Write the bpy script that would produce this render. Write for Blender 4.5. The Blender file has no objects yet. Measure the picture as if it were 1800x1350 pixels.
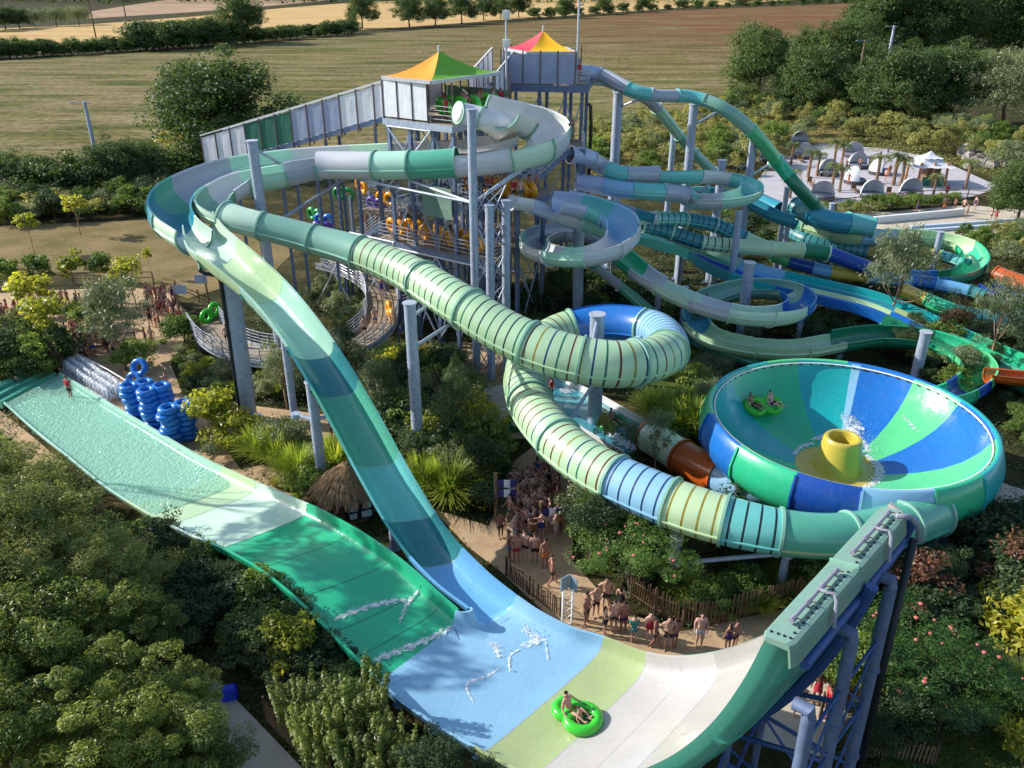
import bpy, bmesh, math, random
import numpy as np
from mathutils import Vector, Matrix, Quaternion
R = math.radians
random.seed(7); rng = np.random.default_rng(11)
SC = bpy.context.scene
COL = SC.collection

# ---------------------------------------------------------------- camera, sky, sun, exposure
CAM_H, PITCH, FPX = 24.5, R(26.4), 1455.0
cam = bpy.data.cameras.new("camera")
cam.sensor_width = 36.0; cam.lens = 36.0 * FPX / 1800.0
cam.clip_start = 0.5; cam.clip_end = 6000
cam_o = bpy.data.objects.new("camera", cam); COL.objects.link(cam_o)
cam_o.location = (0, 0, CAM_H); cam_o.rotation_euler = (math.pi / 2 - PITCH, 0, 0)
SC.camera = cam_o

SUN_EL = R(30); SUN_V = Vector((-0.975, 0.222, 0)).normalized()
sun_dir = Vector((SUN_V.x * math.cos(SUN_EL), SUN_V.y * math.cos(SUN_EL), math.sin(SUN_EL)))
world = bpy.data.worlds.new("World"); SC.world = world; world.use_nodes = True
wn = world.node_tree.nodes; wl = world.node_tree.links; wn.clear()
sky = wn.new("ShaderNodeTexSky"); sky.sky_type = 'NISHITA'; sky.sun_disc = False
sky.sun_elevation = SUN_EL; sky.sun_rotation = math.atan2(SUN_V.x, SUN_V.y)
sky.air_density = 1.0; sky.dust_density = 1.0; sky.ozone_density = 1.5
bg = wn.new("ShaderNodeBackground"); bg.inputs[1].default_value = 0.15
wo = wn.new("ShaderNodeOutputWorld"); wl.new(sky.outputs[0], bg.inputs[0]); wl.new(bg.outputs[0], wo.inputs[0])
sl = bpy.data.lights.new("sun", 'SUN'); sl.energy = 4.7; sl.angle = R(0.5); sl.color = (1.0, 0.945, 0.87)
so = bpy.data.objects.new("sun", sl); COL.objects.link(so)
so.rotation_euler = sun_dir.to_track_quat('Z', 'Y').to_euler(); so.location = (-60, 20, 60)
SC.view_settings.view_transform = 'Standard'; SC.view_settings.look = 'None'
SC.view_settings.exposure = 0.5; SC.view_settings.gamma = 1.0

# ---------------------------------------------------------------- helpers
CP, SP = math.cos(PITCH), math.sin(PITCH)
def ray(px, py):
    x = (px - 900.0) / FPX; v = -(py - 675.0) / FPX
    return Vector((x, CP + v * SP, -SP + v * CP))
def P(px, py, z=0.0):
    """world point seen in the survey photo at (px,py) at height z"""
    d = ray(px, py); t = (z - CAM_H) / d.z
    return Vector((d.x * t, d.y * t, z))
def Q(px, py, dist):
    d = ray(px, py); t = dist / d.y
    return Vector((d.x * t, dist, CAM_H + d.z * t))
def dep(p):
    return p.y * CP + (CAM_H - p.z) * SP

def srgb(c):
    return tuple((v / 255 / 12.92) if v / 255 <= 0.04045 else ((v / 255 + 0.055) / 1.055) ** 2.4 for v in c)

class MB:
    """collects shapes; build() links them as ONE mesh object"""
    def __init__(s): s.v = []; s.f = []; s.m = []
    def add(s, vs, fs, m=0):
        o = len(s.v); s.v.extend([tuple(v) for v in vs])
        s.f.extend([tuple(i + o for i in f) for f in fs]); s.m.extend([m] * len(fs))
    def box(s, c, size, rz=0, m=0, axes=None):
        c = Vector(c); hx, hy, hz = size[0] / 2, size[1] / 2, size[2] / 2
        if axes is None:
            ca, sa = math.cos(rz), math.sin(rz)
            X, Y, Z = Vector((ca, sa, 0)), Vector((-sa, ca, 0)), Vector((0, 0, 1))
        else: X, Y, Z = axes
        vs = [c + X * (a * hx) + Y * (b * hy) + Z * (d * hz) for d in (-1, 1) for (a, b) in ((-1, -1), (1, -1), (1, 1), (-1, 1))]
        s.add(vs, [(3, 2, 1, 0), (4, 5, 6, 7), (0, 1, 5, 4), (1, 2, 6, 5), (2, 3, 7, 6), (3, 0, 4, 7)], m)
    def beam(s, a, b, w, h, m=0):
        a, b = Vector(a), Vector(b); d = b - a; L = d.length
        if L < 1e-5: return
        X = d / L; up = Vector((0, 0, 1)) if abs(X.z) < .95 else Vector((0, 1, 0))
        Y = up.cross(X).normalized(); Z = X.cross(Y)
        s.box((a + b) / 2, (L, w, h), m=m, axes=(X, Y, Z))
    def cyl(s, a, b, r0, r1=None, n=8, m=0, cap=True):
        a, b = Vector(a), Vector(b); r1 = r0 if r1 is None else r1
        d = (b - a)
        if d.length < 1e-6: return
        q = d.to_track_quat('Z', 'Y'); X, Y = q @ Vector((1, 0, 0)), q @ Vector((0, 1, 0))
        ring = [(math.cos(2 * math.pi * i / n), math.sin(2 * math.pi * i / n)) for i in range(n)]
        vs = [a + X * (c * r0) + Y * (t * r0) for c, t in ring] + [b + X * (c * r1) + Y * (t * r1) for c, t in ring]
        fs = [(i, (i + 1) % n, n + (i + 1) % n, n + i) for i in range(n)]
        if cap: fs += [tuple(range(n))[::-1], tuple(range(n, 2 * n))]
        s.add(vs, fs, m)
    def path(s, pts, r, n=6, m=0):
        for a, b in zip(pts[:-1], pts[1:]): s.cyl(a, b, r, n=n, m=m)
    def tubepath(s, pts, rad, n=8, m=0):
        """smooth tube through points, one skin"""
        pts = [Vector(p) for p in pts]; N = len(pts); vs = []
        if not hasattr(rad, '__len__'): rad = [rad] * N
        for i, p in enumerate(pts):
            t = (pts[min(i + 1, N - 1)] - pts[max(i - 1, 0)]).normalized()
            q = t.to_track_quat('Z', 'Y'); X, Y = q @ Vector((1, 0, 0)), q @ Vector((0, 1, 0))
            if i:
                best = min(range(n), key=lambda k: (p + (X * math.cos(2*math.pi*k/n) + Y * math.sin(2*math.pi*k/n)) * rad[i] - vs[(i-1)*n]).length)
            else: best = 0
            vs += [p + (X * math.cos(2 * math.pi * (k + best) / n) + Y * math.sin(2 * math.pi * (k + best) / n)) * rad[i] for k in range(n)]
        fs = [(i * n + k, i * n + (k + 1) % n, (i + 1) * n + (k + 1) % n, (i + 1) * n + k) for i in range(N - 1) for k in range(n)]
        fs += [tuple(range(n))[::-1], tuple(range((N - 1) * n, N * n))]
        s.add(vs, fs, m)
    def sphere(s, c, r, nu=8, nv=6, m=0, sc=(1, 1, 1)):
        c = Vector(c); vs = []; fs = []
        for j in range(nv + 1):
            t = math.pi * j / nv
            for i in range(nu):
                p = 2 * math.pi * i / nu
                vs.append(c + Vector((r * sc[0] * math.sin(t) * math.cos(p), r * sc[1] * math.sin(t) * math.sin(p), r * sc[2] * math.cos(t))))
        for j in range(nv):
            for i in range(nu):
                fs.append((j * nu + i, (j + 1) * nu + i, (j + 1) * nu + (i + 1) % nu, j * nu + (i + 1) % nu))
        s.add(vs, fs, m)
    def torus(s, c, X, Y, R0, r, nu=20, nv=10, m=0):
        c = Vector(c); X = Vector(X).normalized(); Y = Vector(Y).normalized(); Z = X.cross(Y); vs = []; fs = []
        for i in range(nu):
            a = 2 * math.pi * i / nu; d = X * math.cos(a) + Y * math.sin(a)
            for j in range(nv):
                b = 2 * math.pi * j / nv
                vs.append(c + d * (R0 + r * math.cos(b)) + Z * (r * math.sin(b)))
        for i in range(nu):
            for j in range(nv):
                fs.append((i * nv + j, ((i + 1) % nu) * nv + j, ((i + 1) % nu) * nv + (j + 1) % nv, i * nv + (j + 1) % nv))
        s.add(vs, fs, m)
    def poly(s, pts, m=0): s.add(pts, [tuple(range(len(pts)))], m)
    def build(s, name, mats, parent=None, smooth=False, autos=None):
        me = bpy.data.meshes.new(name)
        off = parent.location if parent is not None else Vector((0, 0, 0))
        if parent is not None and parent.parent is not None: off = off + parent.parent.location
        vs = [(v[0] - off[0], v[1] - off[1], v[2] - off[2]) for v in s.v]
        me.from_pydata(vs, [], s.f); me.update()
        if not isinstance(mats, (list, tuple)): mats = [mats]
        for m in mats: me.materials.append(m)
        if len(mats) > 1: me.polygons.foreach_set('material_index', s.m)
        if smooth: me.polygons.foreach_set('use_smooth', [True] * len(s.f))
        o = bpy.data.objects.new(name, me); COL.objects.link(o)
        if parent is not None: o.parent = parent
        if smooth and autos:
            md = o.modifiers.new('split', 'EDGE_SPLIT'); md.split_angle = R(autos)
        return o

def tag(o, label=None, cat=None, group=None, kind=None):
    if label: o['label'] = label
    if cat: o['category'] = cat
    if group: o['group'] = group
    if kind: o['kind'] = kind
    return o
def thing(name, label, cat, loc=(0, 0, 0), rz=0, group=None, scale=1):
    o = bpy.data.objects.new(name, None); COL.objects.link(o); o.empty_display_size = .3
    o.location = loc; o.rotation_euler = (0, 0, rz); o.scale = (scale,) * 3 if not hasattr(scale, '__len__') else scale
    return tag(o, label, cat, group)
def copy_tree(o, parent=None):
    c = o.copy(); COL.objects.link(c)
    if parent is not None: c.parent = parent
    for ch in list(KIDS.get(o.name, o.children)): copy_tree(ch, c)
    return c
KIDS = {}
def structure(name, mb, m, smooth=False, kind='structure'):
    return tag(mb.build(name, m, smooth=smooth), kind=kind)

def catmull(p0, p1, p2, p3, t):
    return 0.5 * ((2 * p1) + (-p0 + p2) * t + (2 * p0 - 5 * p1 + 4 * p2 - p3) * t * t + (-p0 + 3 * p1 - 3 * p2 + p3) * t ** 3)
def spline(ctrl, u):
    n = len(ctrl); u = min(max(u, 0), n - 1 - 1e-6); i = int(u); t = u - i
    g = lambda k: ctrl[k] if 0 <= k < n else (2 * ctrl[0] - ctrl[1] if k < 0 else 2 * ctrl[-1] - ctrl[-2])
    return catmull(g(i - 1), g(i), g(i + 1), g(i + 2), t)

# ---------------------------------------------------------------- materials
MATS = {}
def newmat(name):
    m = bpy.data.materials.new(name); m.use_nodes = True; nt = m.node_tree
    for n in list(nt.nodes):
        if n.type not in ('OUTPUT_MATERIAL', 'BSDF_PRINCIPLED'): nt.nodes.remove(n)
    b = nt.nodes['Principled BSDF']; return m, nt, b
def N(nt, t, **kw):
    n = nt.nodes.new(t)
    for k, v in kw.items(): setattr(n, k, v)
    return n
def mixc(nt, fac, a, b, mode='MIX'):
    n = nt.nodes.new('ShaderNodeMix'); n.data_type = 'RGBA'; n.blend_type = mode
    for idx, v in ((0, fac), (6, a), (7, b)):
        if isinstance(v, bpy.types.NodeSocket): nt.links.new(v, n.inputs[idx])
        elif idx == 0: n.inputs[0].default_value = v
        else: n.inputs[idx].default_value = (*v[:3], 1)
    return n.outputs[2]
def noise(nt, scale, detail=4, rough=.55, coord='Object', stretch=None, rz=0):
    if coord != 'World':
        tc = N(nt, 'ShaderNodeTexCoord'); src = tc.outputs[coord]
    else:
        g = N(nt, 'ShaderNodeNewGeometry'); src = g.outputs['Position']
    if stretch or rz:
        mp = N(nt, 'ShaderNodeMapping'); nt.links.new(src, mp.inputs[0])
        mp.inputs['Scale'].default_value = stretch or (1, 1, 1); mp.inputs['Rotation'].default_value = (0, 0, rz); src = mp.outputs[0]
    n = N(nt, 'ShaderNodeTexNoise'); nt.links.new(src, n.inputs['Vector'])
    n.inputs['Scale'].default_value = scale; n.inputs['Detail'].default_value = detail; n.inputs['Roughness'].default_value = rough
    return n.outputs[0]
def ramp(nt, fac, stops):
    r = N(nt, 'ShaderNodeValToRGB'); nt.links.new(fac, r.inputs[0]); e = r.color_ramp.elements
    while len(e) < len(stops): e.new(.5)
    for k, (p, c) in enumerate(stops):
        e[k].position = p; e[k].color = (*c[:3], 1) if hasattr(c, '__len__') else (c, c, c, 1)
    return r.outputs[0]
def bump(nt, b, h, strength=.3, dist=.05):
    n = N(nt, 'ShaderNodeBump'); n.inputs['Strength'].default_value = strength; n.inputs['Distance'].default_value = dist
    nt.links.new(h, n.inputs['Height']); nt.links.new(n.outputs[0], b.inputs['Normal'])

def frp(name, rgb, rough=.28, dirt=.24, wet=False):
    """glass-fibre gel coat, weathered in streaks"""
    if name in MATS: return MATS[name]
    m, nt, b = newmat(name); c = srgb(rgb)
    n1 = noise(nt, .55, 5, .6, 'World'); n2 = noise(nt, 6, 4, .6, 'World', (1, 1, .25))
    f1 = ramp(nt, n1, [(.35, 0), (.72, 1)]); f2 = ramp(nt, n2, [(.45, 0), (.8, 1)])
    worn = tuple(min(1, v * .72 + .02) for v in c); pale = tuple(min(1, v * 1.0 + .05) for v in c)
    x = mixc(nt, mixc(nt, f1, (0, 0, 0), (dirt * 2.2,) * 3), c, worn)
    x = mixc(nt, mixc(nt, f2, (0, 0, 0), (dirt * 1.6,) * 3), x, pale)
    nt.links.new(x, b.inputs['Base Color'])
    rr = ramp(nt, n1, [(.3, rough * .8), (.7, min(1, rough * 1.5))]); nt.links.new(rr, b.inputs['Roughness'])
    b.inputs['Coat Weight'].default_value = .25; b.inputs['Coat Roughness'].default_value = .12
    if wet:
        n3 = noise(nt, 1.7, 5, .65, 'World'); n4 = noise(nt, 5.5, 4, .6, 'World'); bump(nt, b, mixc(nt, .5, n3, n4), .22, .09)
        nt.links.new(ramp(nt, n3, [(.35, .06), (.65, .3)]), b.inputs['Roughness'])
    else: bump(nt, b, n1, .06, .08)
    MATS[name] = m; return m
def plain(name, rgb, rough=.6, var=.25, scale=3, metal=0, bmp=0, spec=.5, coord='World'):
    if name in MATS: return MATS[name]
    m, nt, b = newmat(name); c = srgb(rgb)
    n = noise(nt, scale, 5, .6, coord); f = ramp(nt, n, [(.3, 0), (.7, 1)])
    x = mixc(nt, f, tuple(v * (1 - var) for v in c), tuple(min(1, v * (1 + var * .6)) for v in c))
    nt.links.new(x, b.inputs['Base Color']); b.inputs['Roughness'].default_value = rough
    b.inputs['Metallic'].default_value = metal; b.inputs['Specular IOR Level'].default_value = spec
    if bmp: bump(nt, b, n, bmp, .05)
    MATS[name] = m; return m
def leafmat(name, cols, trans=.28, rough=.5):
    trans += .17; rough = .6 if name in ('oak_leaf', 'dark_shrub_leaf', 'shrub_leaf') else .42
    """foliage: each leaf and each plant its own tone"""
    if name in MATS: return MATS[name]
    m, nt, b = newmat(name); cs = [srgb(c) for c in cols]
    g = N(nt, 'ShaderNodeNewGeometry'); oi = N(nt, 'ShaderNodeObjectInfo')
    r = ramp(nt, g.outputs['Random Per Island'], [(i / (len(cs) - 1) if len(cs) > 1 else 0, c) for i, c in enumerate(cs)])
    hs = N(nt, 'ShaderNodeHueSaturation'); nt.links.new(r, hs.inputs['Color'])
    mr = N(nt, 'ShaderNodeMapRange'); nt.links.new(oi.outputs['Random'], mr.inputs[0]); mr.inputs[3].default_value = .72; mr.inputs[4].default_value = 1.3
    nt.links.new(mr.outputs[0], hs.inputs['Value'])
    mh = N(nt, 'ShaderNodeMapRange'); nt.links.new(oi.outputs['Random'], mh.inputs[0]); mh.inputs[3].default_value = .515; mh.inputs[4].default_value = .485
    nt.links.new(mh.outputs[0], hs.inputs['Hue'])
    nt.links.new(hs.outputs[0], b.inputs['Base Color']); b.inputs['Roughness'].default_value = rough
    b.inputs['Specular IOR Level'].default_value = .5
    tr = N(nt, 'ShaderNodeBsdfTranslucent'); 
    tcol = mixc(nt, 1.0, hs.outputs[0], (1.5, 1.45, .7), 'MULTIPLY'); nt.links.new(tcol, tr.inputs[0])
    mx = N(nt, 'ShaderNodeMixShader'); mx.inputs[0].default_value = trans
    out = nt.nodes['Material Output']; nt.links.new(b.outputs[0], mx.inputs[1]); nt.links.new(tr.outputs[0], mx.inputs[2]); nt.links.new(mx.outputs[0], out.inputs[0])
    MATS[name] = m; return m
def varied(name, cols, rough=.6, spec=.4):
    """one tone per object out of a list (cloth, skin, hair)"""
    if name in MATS: return MATS[name]
    m, nt, b = newmat(name); oi = N(nt, 'ShaderNodeObjectInfo')
    cs = [srgb(c) for c in cols]; r = N(nt, 'ShaderNodeValToRGB'); r.color_ramp.interpolation = 'CONSTANT'
    nt.links.new(oi.outputs['Random'], r.inputs[0]); e = r.color_ramp.elements
    while len(e) < len(cs): e.new(.5)
    for i, c in enumerate(cs): e[i].position = i / len(cs); e[i].color = (*c, 1)
    n = noise(nt, 9, 3, .5); x = mixc(nt, ramp(nt, n, [(.3, 0), (.8, .35)]), r.outputs[0], (0.02, 0.015, 0.012))
    nt.links.new(x, b.inputs['Base Color']); b.inputs['Roughness'].default_value = rough; b.inputs['Specular IOR Level'].default_value = spec
    MATS[name] = m; return m

C = {  # slide colours, as moulded
 'white': (226, 226, 222), 'greywhite': (196, 200, 204), 'grey': (164, 172, 184), 'mint': (168, 214, 192), 'palemint': (196, 224, 200),
 'sage': (128, 176, 156), 'palelime': (184, 212, 166), 'ribgreen': (172, 206, 164), 'lightblue': (138, 186, 216), 'skyblue': (110, 176, 220),
 'blue': (20, 104, 184), 'deepblue': (18, 70, 156), 'teal': (44, 140, 160), 'tealblue': (16, 164, 166), 'darkteal': (52, 130, 134),
 'green': (38, 178, 128), 'darkgreen': (24, 124, 86), 'freshgreen': (84, 192, 128), 'seagreen': (84, 168, 142), 'lime': (164, 180, 126),
 'orange': (190, 88, 24), 'yellow': (196, 176, 66), 'cream': (180, 177, 173), 'tan': (166, 163, 157), 'lid': (120, 156, 140), 'lilac': (172, 184, 212), 'tealmint': (104, 190, 184),
}
def F(n): return frp('gelcoat_' + n, C[n])
def FW(n): return frp('wet_gelcoat_' + n, C[n], wet=True)
M_steel = plain('galvanised_steel', (158, 170, 190), .45, .22, 4, .15)
M_steeld = plain('blue_grey_steel', (100, 116, 146), .5, .25, 3, .1)
M_bluesteel = plain('blue_painted_steel', (52, 84, 140), .5, .2, 3, .1)
M_dark = plain('dark_steel', (40, 44, 52), .5, .2, 3, .3)
M_deck = plain('deck_boards', (150, 134, 112), .8, .3, 6)
M_rail = plain('railing_steel', (182, 190, 200), .4, .2, 5, .2)
M_canvasw = plain('white_canvas', (214, 216, 222), .8, .12, 1.5, bmp=.4)
M_canvasl = plain('lilac_mesh_canvas', (150, 158, 184), .85, .12, 1.5, bmp=.4)
M_canvasg = plain('green_canvas', (40, 104, 84), .8, .15, 1.5, bmp=.4)
M_sand = plain('sandy_path', (178, 150, 116), .95, .22, 1.2, bmp=.4)
M_concrete = plain('pale_concrete', (190, 178, 158), .9, .15, 1.0)
M_wood = plain('weathered_wood', (128, 100, 74), .85, .35, 8, bmp=.3)
M_bark = plain('bark', (92, 74, 58), .9, .35, 7, bmp=.5)
M_barkp = plain('pale_bark', (160, 130, 106), .85, .3, 6, bmp=.4)
M_white = plain('white_paint', (225, 225, 222), .5, .08, 2)
M_black = plain('black_plastic', (22, 22, 26), .5, .2, 3)
# ================================================================ GROUND AND FIELDS
def sheet(name, pts, z, m, sub=0):
    mb = MB(); mb.poly([P(x, y, 0) + Vector((0, 0, z)) for x, y in pts])
    o = mb.build(name, m); tag(o, kind='structure'); return o
def groundmat(name, stops, scale=.6, rough=.95, bmp=.6, stretch=None, rz=0, scale2=6, fine=.5):
    m, nt, b = newmat(name)
    n1 = noise(nt, scale, 6, .62, 'World', stretch, rz); n2 = noise(nt, scale2, 4, .6, 'World', stretch, rz)
    x = ramp(nt, n1, [(p, srgb(c)) for p, c in stops])
    x = mixc(nt, 1.0, x, ramp(nt, n2, [(.3, 1 - fine), (.7, 1 + fine * .35)]), 'MULTIPLY')
    nt.links.new(x, b.inputs['Base Color']); b.inputs['Roughness'].default_value = rough; b.inputs['Specular IOR Level'].default_value = .1
    if bmp: bump(nt, b, n2, bmp, .15)
    return m
M_soil = groundmat('planting_soil', [(.3, (44, 46, 26)), (.5, (62, 62, 34)), (.62, (92, 82, 52)), (.75, (76, 84, 42))], .35, scale2=3)
M_lawn = groundmat('dry_lawn', [(.3, (104, 98, 58)), (.5, (132, 116, 78)), (.7, (150, 130, 90))], .25, scale2=5, fine=.35)
M_lawng = groundmat('green_lawn', [(.3, (62, 84, 34)), (.5, (84, 100, 44)), (.7, (112, 112, 58))], .4, scale2=5, fine=.4)

def fieldmat():
    m, nt, b = newmat('stubble_field')
    n1 = noise(nt, .02, 6, .6, 'World', (1, 4, 1), R(-9)); n2 = noise(nt, .12, 6, .7, 'World', (.25, 3.2, 1), R(-9)); n3 = noise(nt, 1.1, 4, .7, 'World', (.5, 1.6, 1), R(-9))
    x = ramp(nt, n1, [(.36, srgb((82, 88, 46))), (.46, srgb((110, 106, 62))), (.54, srgb((138, 124, 90))), (.64, srgb((94, 98, 52)))])
    x = mixc(nt, 1.0, x, ramp(nt, n2, [(.3, .5), (.5, 1.0), (.7, 1.3)]), 'MULTIPLY')
    x = mixc(nt, 1.0, x, ramp(nt, n3, [(.3, .7), (.7, 1.2)]), 'MULTIPLY')
    g = N(nt, 'ShaderNodeNewGeometry'); sp = N(nt, 'ShaderNodeSeparateXYZ'); nt.links.new(g.outputs['Position'], sp.inputs[0])
    mr = N(nt, 'ShaderNodeMapRange'); nt.links.new(sp.outputs['Y'], mr.inputs[0]); mr.inputs[1].default_value = 200; mr.inputs[2].default_value = 420
    mx = N(nt, 'ShaderNodeMapRange'); nt.links.new(sp.outputs['X'], mx.inputs[0]); mx.inputs[1].default_value = -60; mx.inputs[2].default_value = 90
    mu = N(nt, 'ShaderNodeMath', operation='MULTIPLY'); nt.links.new(mr.outputs[0], mu.inputs[0]); nt.links.new(mx.outputs[0], mu.inputs[1])
    nn = noise(nt, .03, 6, .7, 'World', (.6, 2, 1), R(-9)); ad = N(nt, 'ShaderNodeMath', operation='MULTIPLY'); nt.links.new(mu.outputs[0], ad.inputs[0])
    nt.links.new(ramp(nt, nn, [(.38, 0), (.55, 1)]), ad.inputs[1])
    x = mixc(nt, ad.outputs[0], x, srgb((118, 80, 56)))
    nt.links.new(x, b.inputs['Base Color']); b.inputs['Roughness'].default_value = 1; b.inputs['Specular IOR Level'].default_value = .05
    n4 = noise(nt, .7, 5, .75, 'World'); x2 = mixc(nt, 1.0, x, ramp(nt, n4, [(.35, .42), (.5, 1.0), (.7, 1.35)]), 'MULTIPLY'); nt.links.new(x2, b.inputs['Base Color'])
    bump(nt, b, n3, .5, .3); return m
M_field = fieldmat()
M_wheat = groundmat('wheat_field', [(.3, (176, 142, 92)), (.5, (196, 164, 110)), (.7, (206, 176, 122))], .02, bmp=0, stretch=(1, 3, 1), rz=R(-9), scale2=.3, fine=.2)
M_wheat2 = groundmat('far_field', [(.3, (150, 124, 100)), (.6, (176, 148, 120))], .02, bmp=0, stretch=(1, 3, 1), scale2=.3, fine=.15)

g = MB()
xs = np.concatenate([[-2500, -900, -300], np.linspace(-120, 120, 25), [300, 900, 2500]]); ys = np.concatenate([[-60, -20], np.linspace(0, 130, 20), [250, 600, 1500, 4500]])
g.add([(x, y, -0.02) for y in ys for x in xs], [(j * len(xs) + i, j * len(xs) + i + 1, (j + 1) * len(xs) + i + 1, (j + 1) * len(xs) + i) for j in range(len(ys) - 1) for i in range(len(xs) - 1)])
structure('ground', g, M_soil)
sheet('stubble_field', [(-260, 300), (-260, 122), (0, 106), (330, 86), (520, 68), (720, 54), (960, 36), (1190, 18), (1580, 2), (1620, 30), (1330, 110), (1290, 185), (1100, 220), (1040, 262), (700, 285), (300, 300)], .03, M_field)
sheet('wheat_field', [(-260, 108), (-260, 66), (0, 50), (170, 42), (330, 30), (500, 14), (640, 3), (1200, -9), (1500, -8), (1190, 14), (960, 30), (720, 47), (520, 60), (330, 76), (0, 97)], .03, M_wheat)
sheet('far_field', [(150, 33), (330, 22), (490, 9), (620, -3), (300, -2), (160, 20)], .03, M_wheat2)
sheet('far_lawn', [(1680, 118), (1700, 88), (1900, 84), (1950, 120)], .03, M_lawng)
sheet('lawn', [(-80, 400), (60, 395), (300, 385), (420, 400), (520, 440), (480, 480), (330, 525), (260, 500), (150, 480), (-80, 490)], .012, M_lawn)
sheet('grass_patch', [(1130, 610), (1230, 600), (1290, 640), (1260, 680), (1200, 700), (1120, 670)], .012, M_lawng)
sheet('grass_bank', [(1270, 960), (1420, 950), (1480, 1010), (1380, 1040), (1290, 1030)], .012, M_lawng)
sheet('shaded_lawn', [(1560, 1230), (1640, 1180), (1860, 1190), (1900, 1400), (1540, 1400)], .012, M_lawng)
sheet('bank_of_dry_grass', [(1020, 240), (1100, 222), (1300, 188), (1420, 182), (1500, 240), (1330, 300), (1150, 310), (1040, 290)], .012, M_lawn)
# paths and paving
sheet('queue_path_by_the_lawn', [(-60, 520), (60, 512), (230, 505), (300, 515), (335, 560), (330, 590), (300, 640), (320, 690), (290, 700), (235, 650), (150, 655), (100, 600), (-60, 585)], .02, M_sand)
sheet('pool_terrace', [(100, 660), (150, 628), (215, 640), (300, 690), (430, 712), (560, 728), (640, 735), (650, 850), (585, 850), (560, 770), (430, 745), (395, 785), (440, 850), (395, 835), (250, 752)], .028, M_sand)
sheet('gravel_strip', [(400, 832), (470, 815), (560, 870), (640, 935), (600, 935), (520, 880)], .02, M_sand)
sheet('sand_strip', [(-60, 700), (0, 722), (60, 770), (120, 822), (100, 850), (-60, 780)], .02, M_sand)
sheet('queue_path', [(760, 895), (860, 925), (880, 870), (905, 810), (950, 775), (1000, 790), (1010, 880), (1005, 985), (1080, 1070), (1200, 1110), (1420, 1062), (1500, 1090), (1300, 1190), (1090, 1160), (955, 1075), (880, 1005), (820, 960)], .02, M_sand)
sheet('tower_gravel', [(790, 600), (900, 610), (915, 680), (830, 690), (780, 640)], .02, M_sand)
sheet('walkway', [(830, 690), (965, 655), (1000, 690), (960, 770), (850, 775)], .028, M_concrete)
sheet('right_plaza', [(1400, 372), (1560, 372), (1700, 360), (1860, 376), (1900, 398), (1700, 414), (1540, 418), (1430, 400)], .02, M_concrete)
sheet('garden_path', [(375, 1190), (420, 1235), (560, 1380), (430, 1380), (350, 1260)], .02, M_concrete)
sheet('lower_plaza', [(1340, 1215), (1450, 1195), (1500, 1260), (1450, 1345), (1340, 1310)], .02, M_concrete)
sheet('side_path', [(1560, 860), (1700, 830), (1860, 880), (1860, 915), (1700, 880), (1600, 900)], .02, M_concrete)
sheet('shaded_path', [(1480, 1120), (1700, 1140), (1860, 1120), (1860, 1165), (1680, 1185), (1500, 1170)], .02, M_sand)
M_beach = plain('white_beach_sand', (178, 174, 178), .95, .12, .8, bmp=.4)
sheet('beach', [(1310, 345), (1350, 292), (1440, 252), (1560, 262), (1650, 280), (1760, 330), (1700, 348), (1500, 366), (1400, 374)], .02, M_beach)

def watermat(name, tint, alpha=.45, scale=2.2, strength=.5, rough=.06):
    m, nt, b = newmat(name); b.inputs['Roughness'].default_value = rough; b.inputs['IOR'].default_value = 1.33
    n1 = noise(nt, scale, 4, .6, 'World'); n2 = noise(nt, scale * 3.2, 3, .6, 'World')
    b.inputs['Base Color'].default_value = (*srgb(tint), 1)
    bump(nt, b, mixc(nt, .5, n1, n2), strength, .35)
    tr = N(nt, 'ShaderNodeBsdfTransparent'); tr.inputs[0].default_value = (.82, .96, .93, 1)
    v = N(nt, 'ShaderNodeTexVoronoi', feature='DISTANCE_TO_EDGE'); g_ = N(nt, 'ShaderNodeNewGeometry')
    mx = N(nt, 'ShaderNodeMixShader'); mx.inputs[0].default_value = alpha
    out = nt.nodes['Material Output']; nt.links.new(tr.outputs[0], mx.inputs[1]); nt.links.new(b.outputs[0], mx.inputs[2]); nt.links.new(mx.outputs[0], out.inputs[0])
    return m
M_water = watermat('pool_water', (176, 226, 204), .5, 2.2, 1.0)
M_water2 = watermat('blue_pool_water', (70, 170, 190), .6)
M_foam = plain('white_foam', (228, 236, 240), .7, .1, 6)
_nt = M_foam.node_tree; _tr = N(_nt, 'ShaderNodeBsdfTransparent'); _mx = N(_nt, 'ShaderNodeMixShader'); _nt.links.new(ramp(_nt, noise(_nt, 5.5, 5, .7, 'World'), [(.36, .0), (.62, .95)]), _mx.inputs[0]); _nt.links.new(_tr.outputs[0], _mx.inputs[1]); _nt.links.new(_nt.nodes['Principled BSDF'].outputs[0], _mx.inputs[2]); _nt.links.new(_mx.outputs[0], _nt.nodes['Material Output'].inputs[0])

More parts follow.
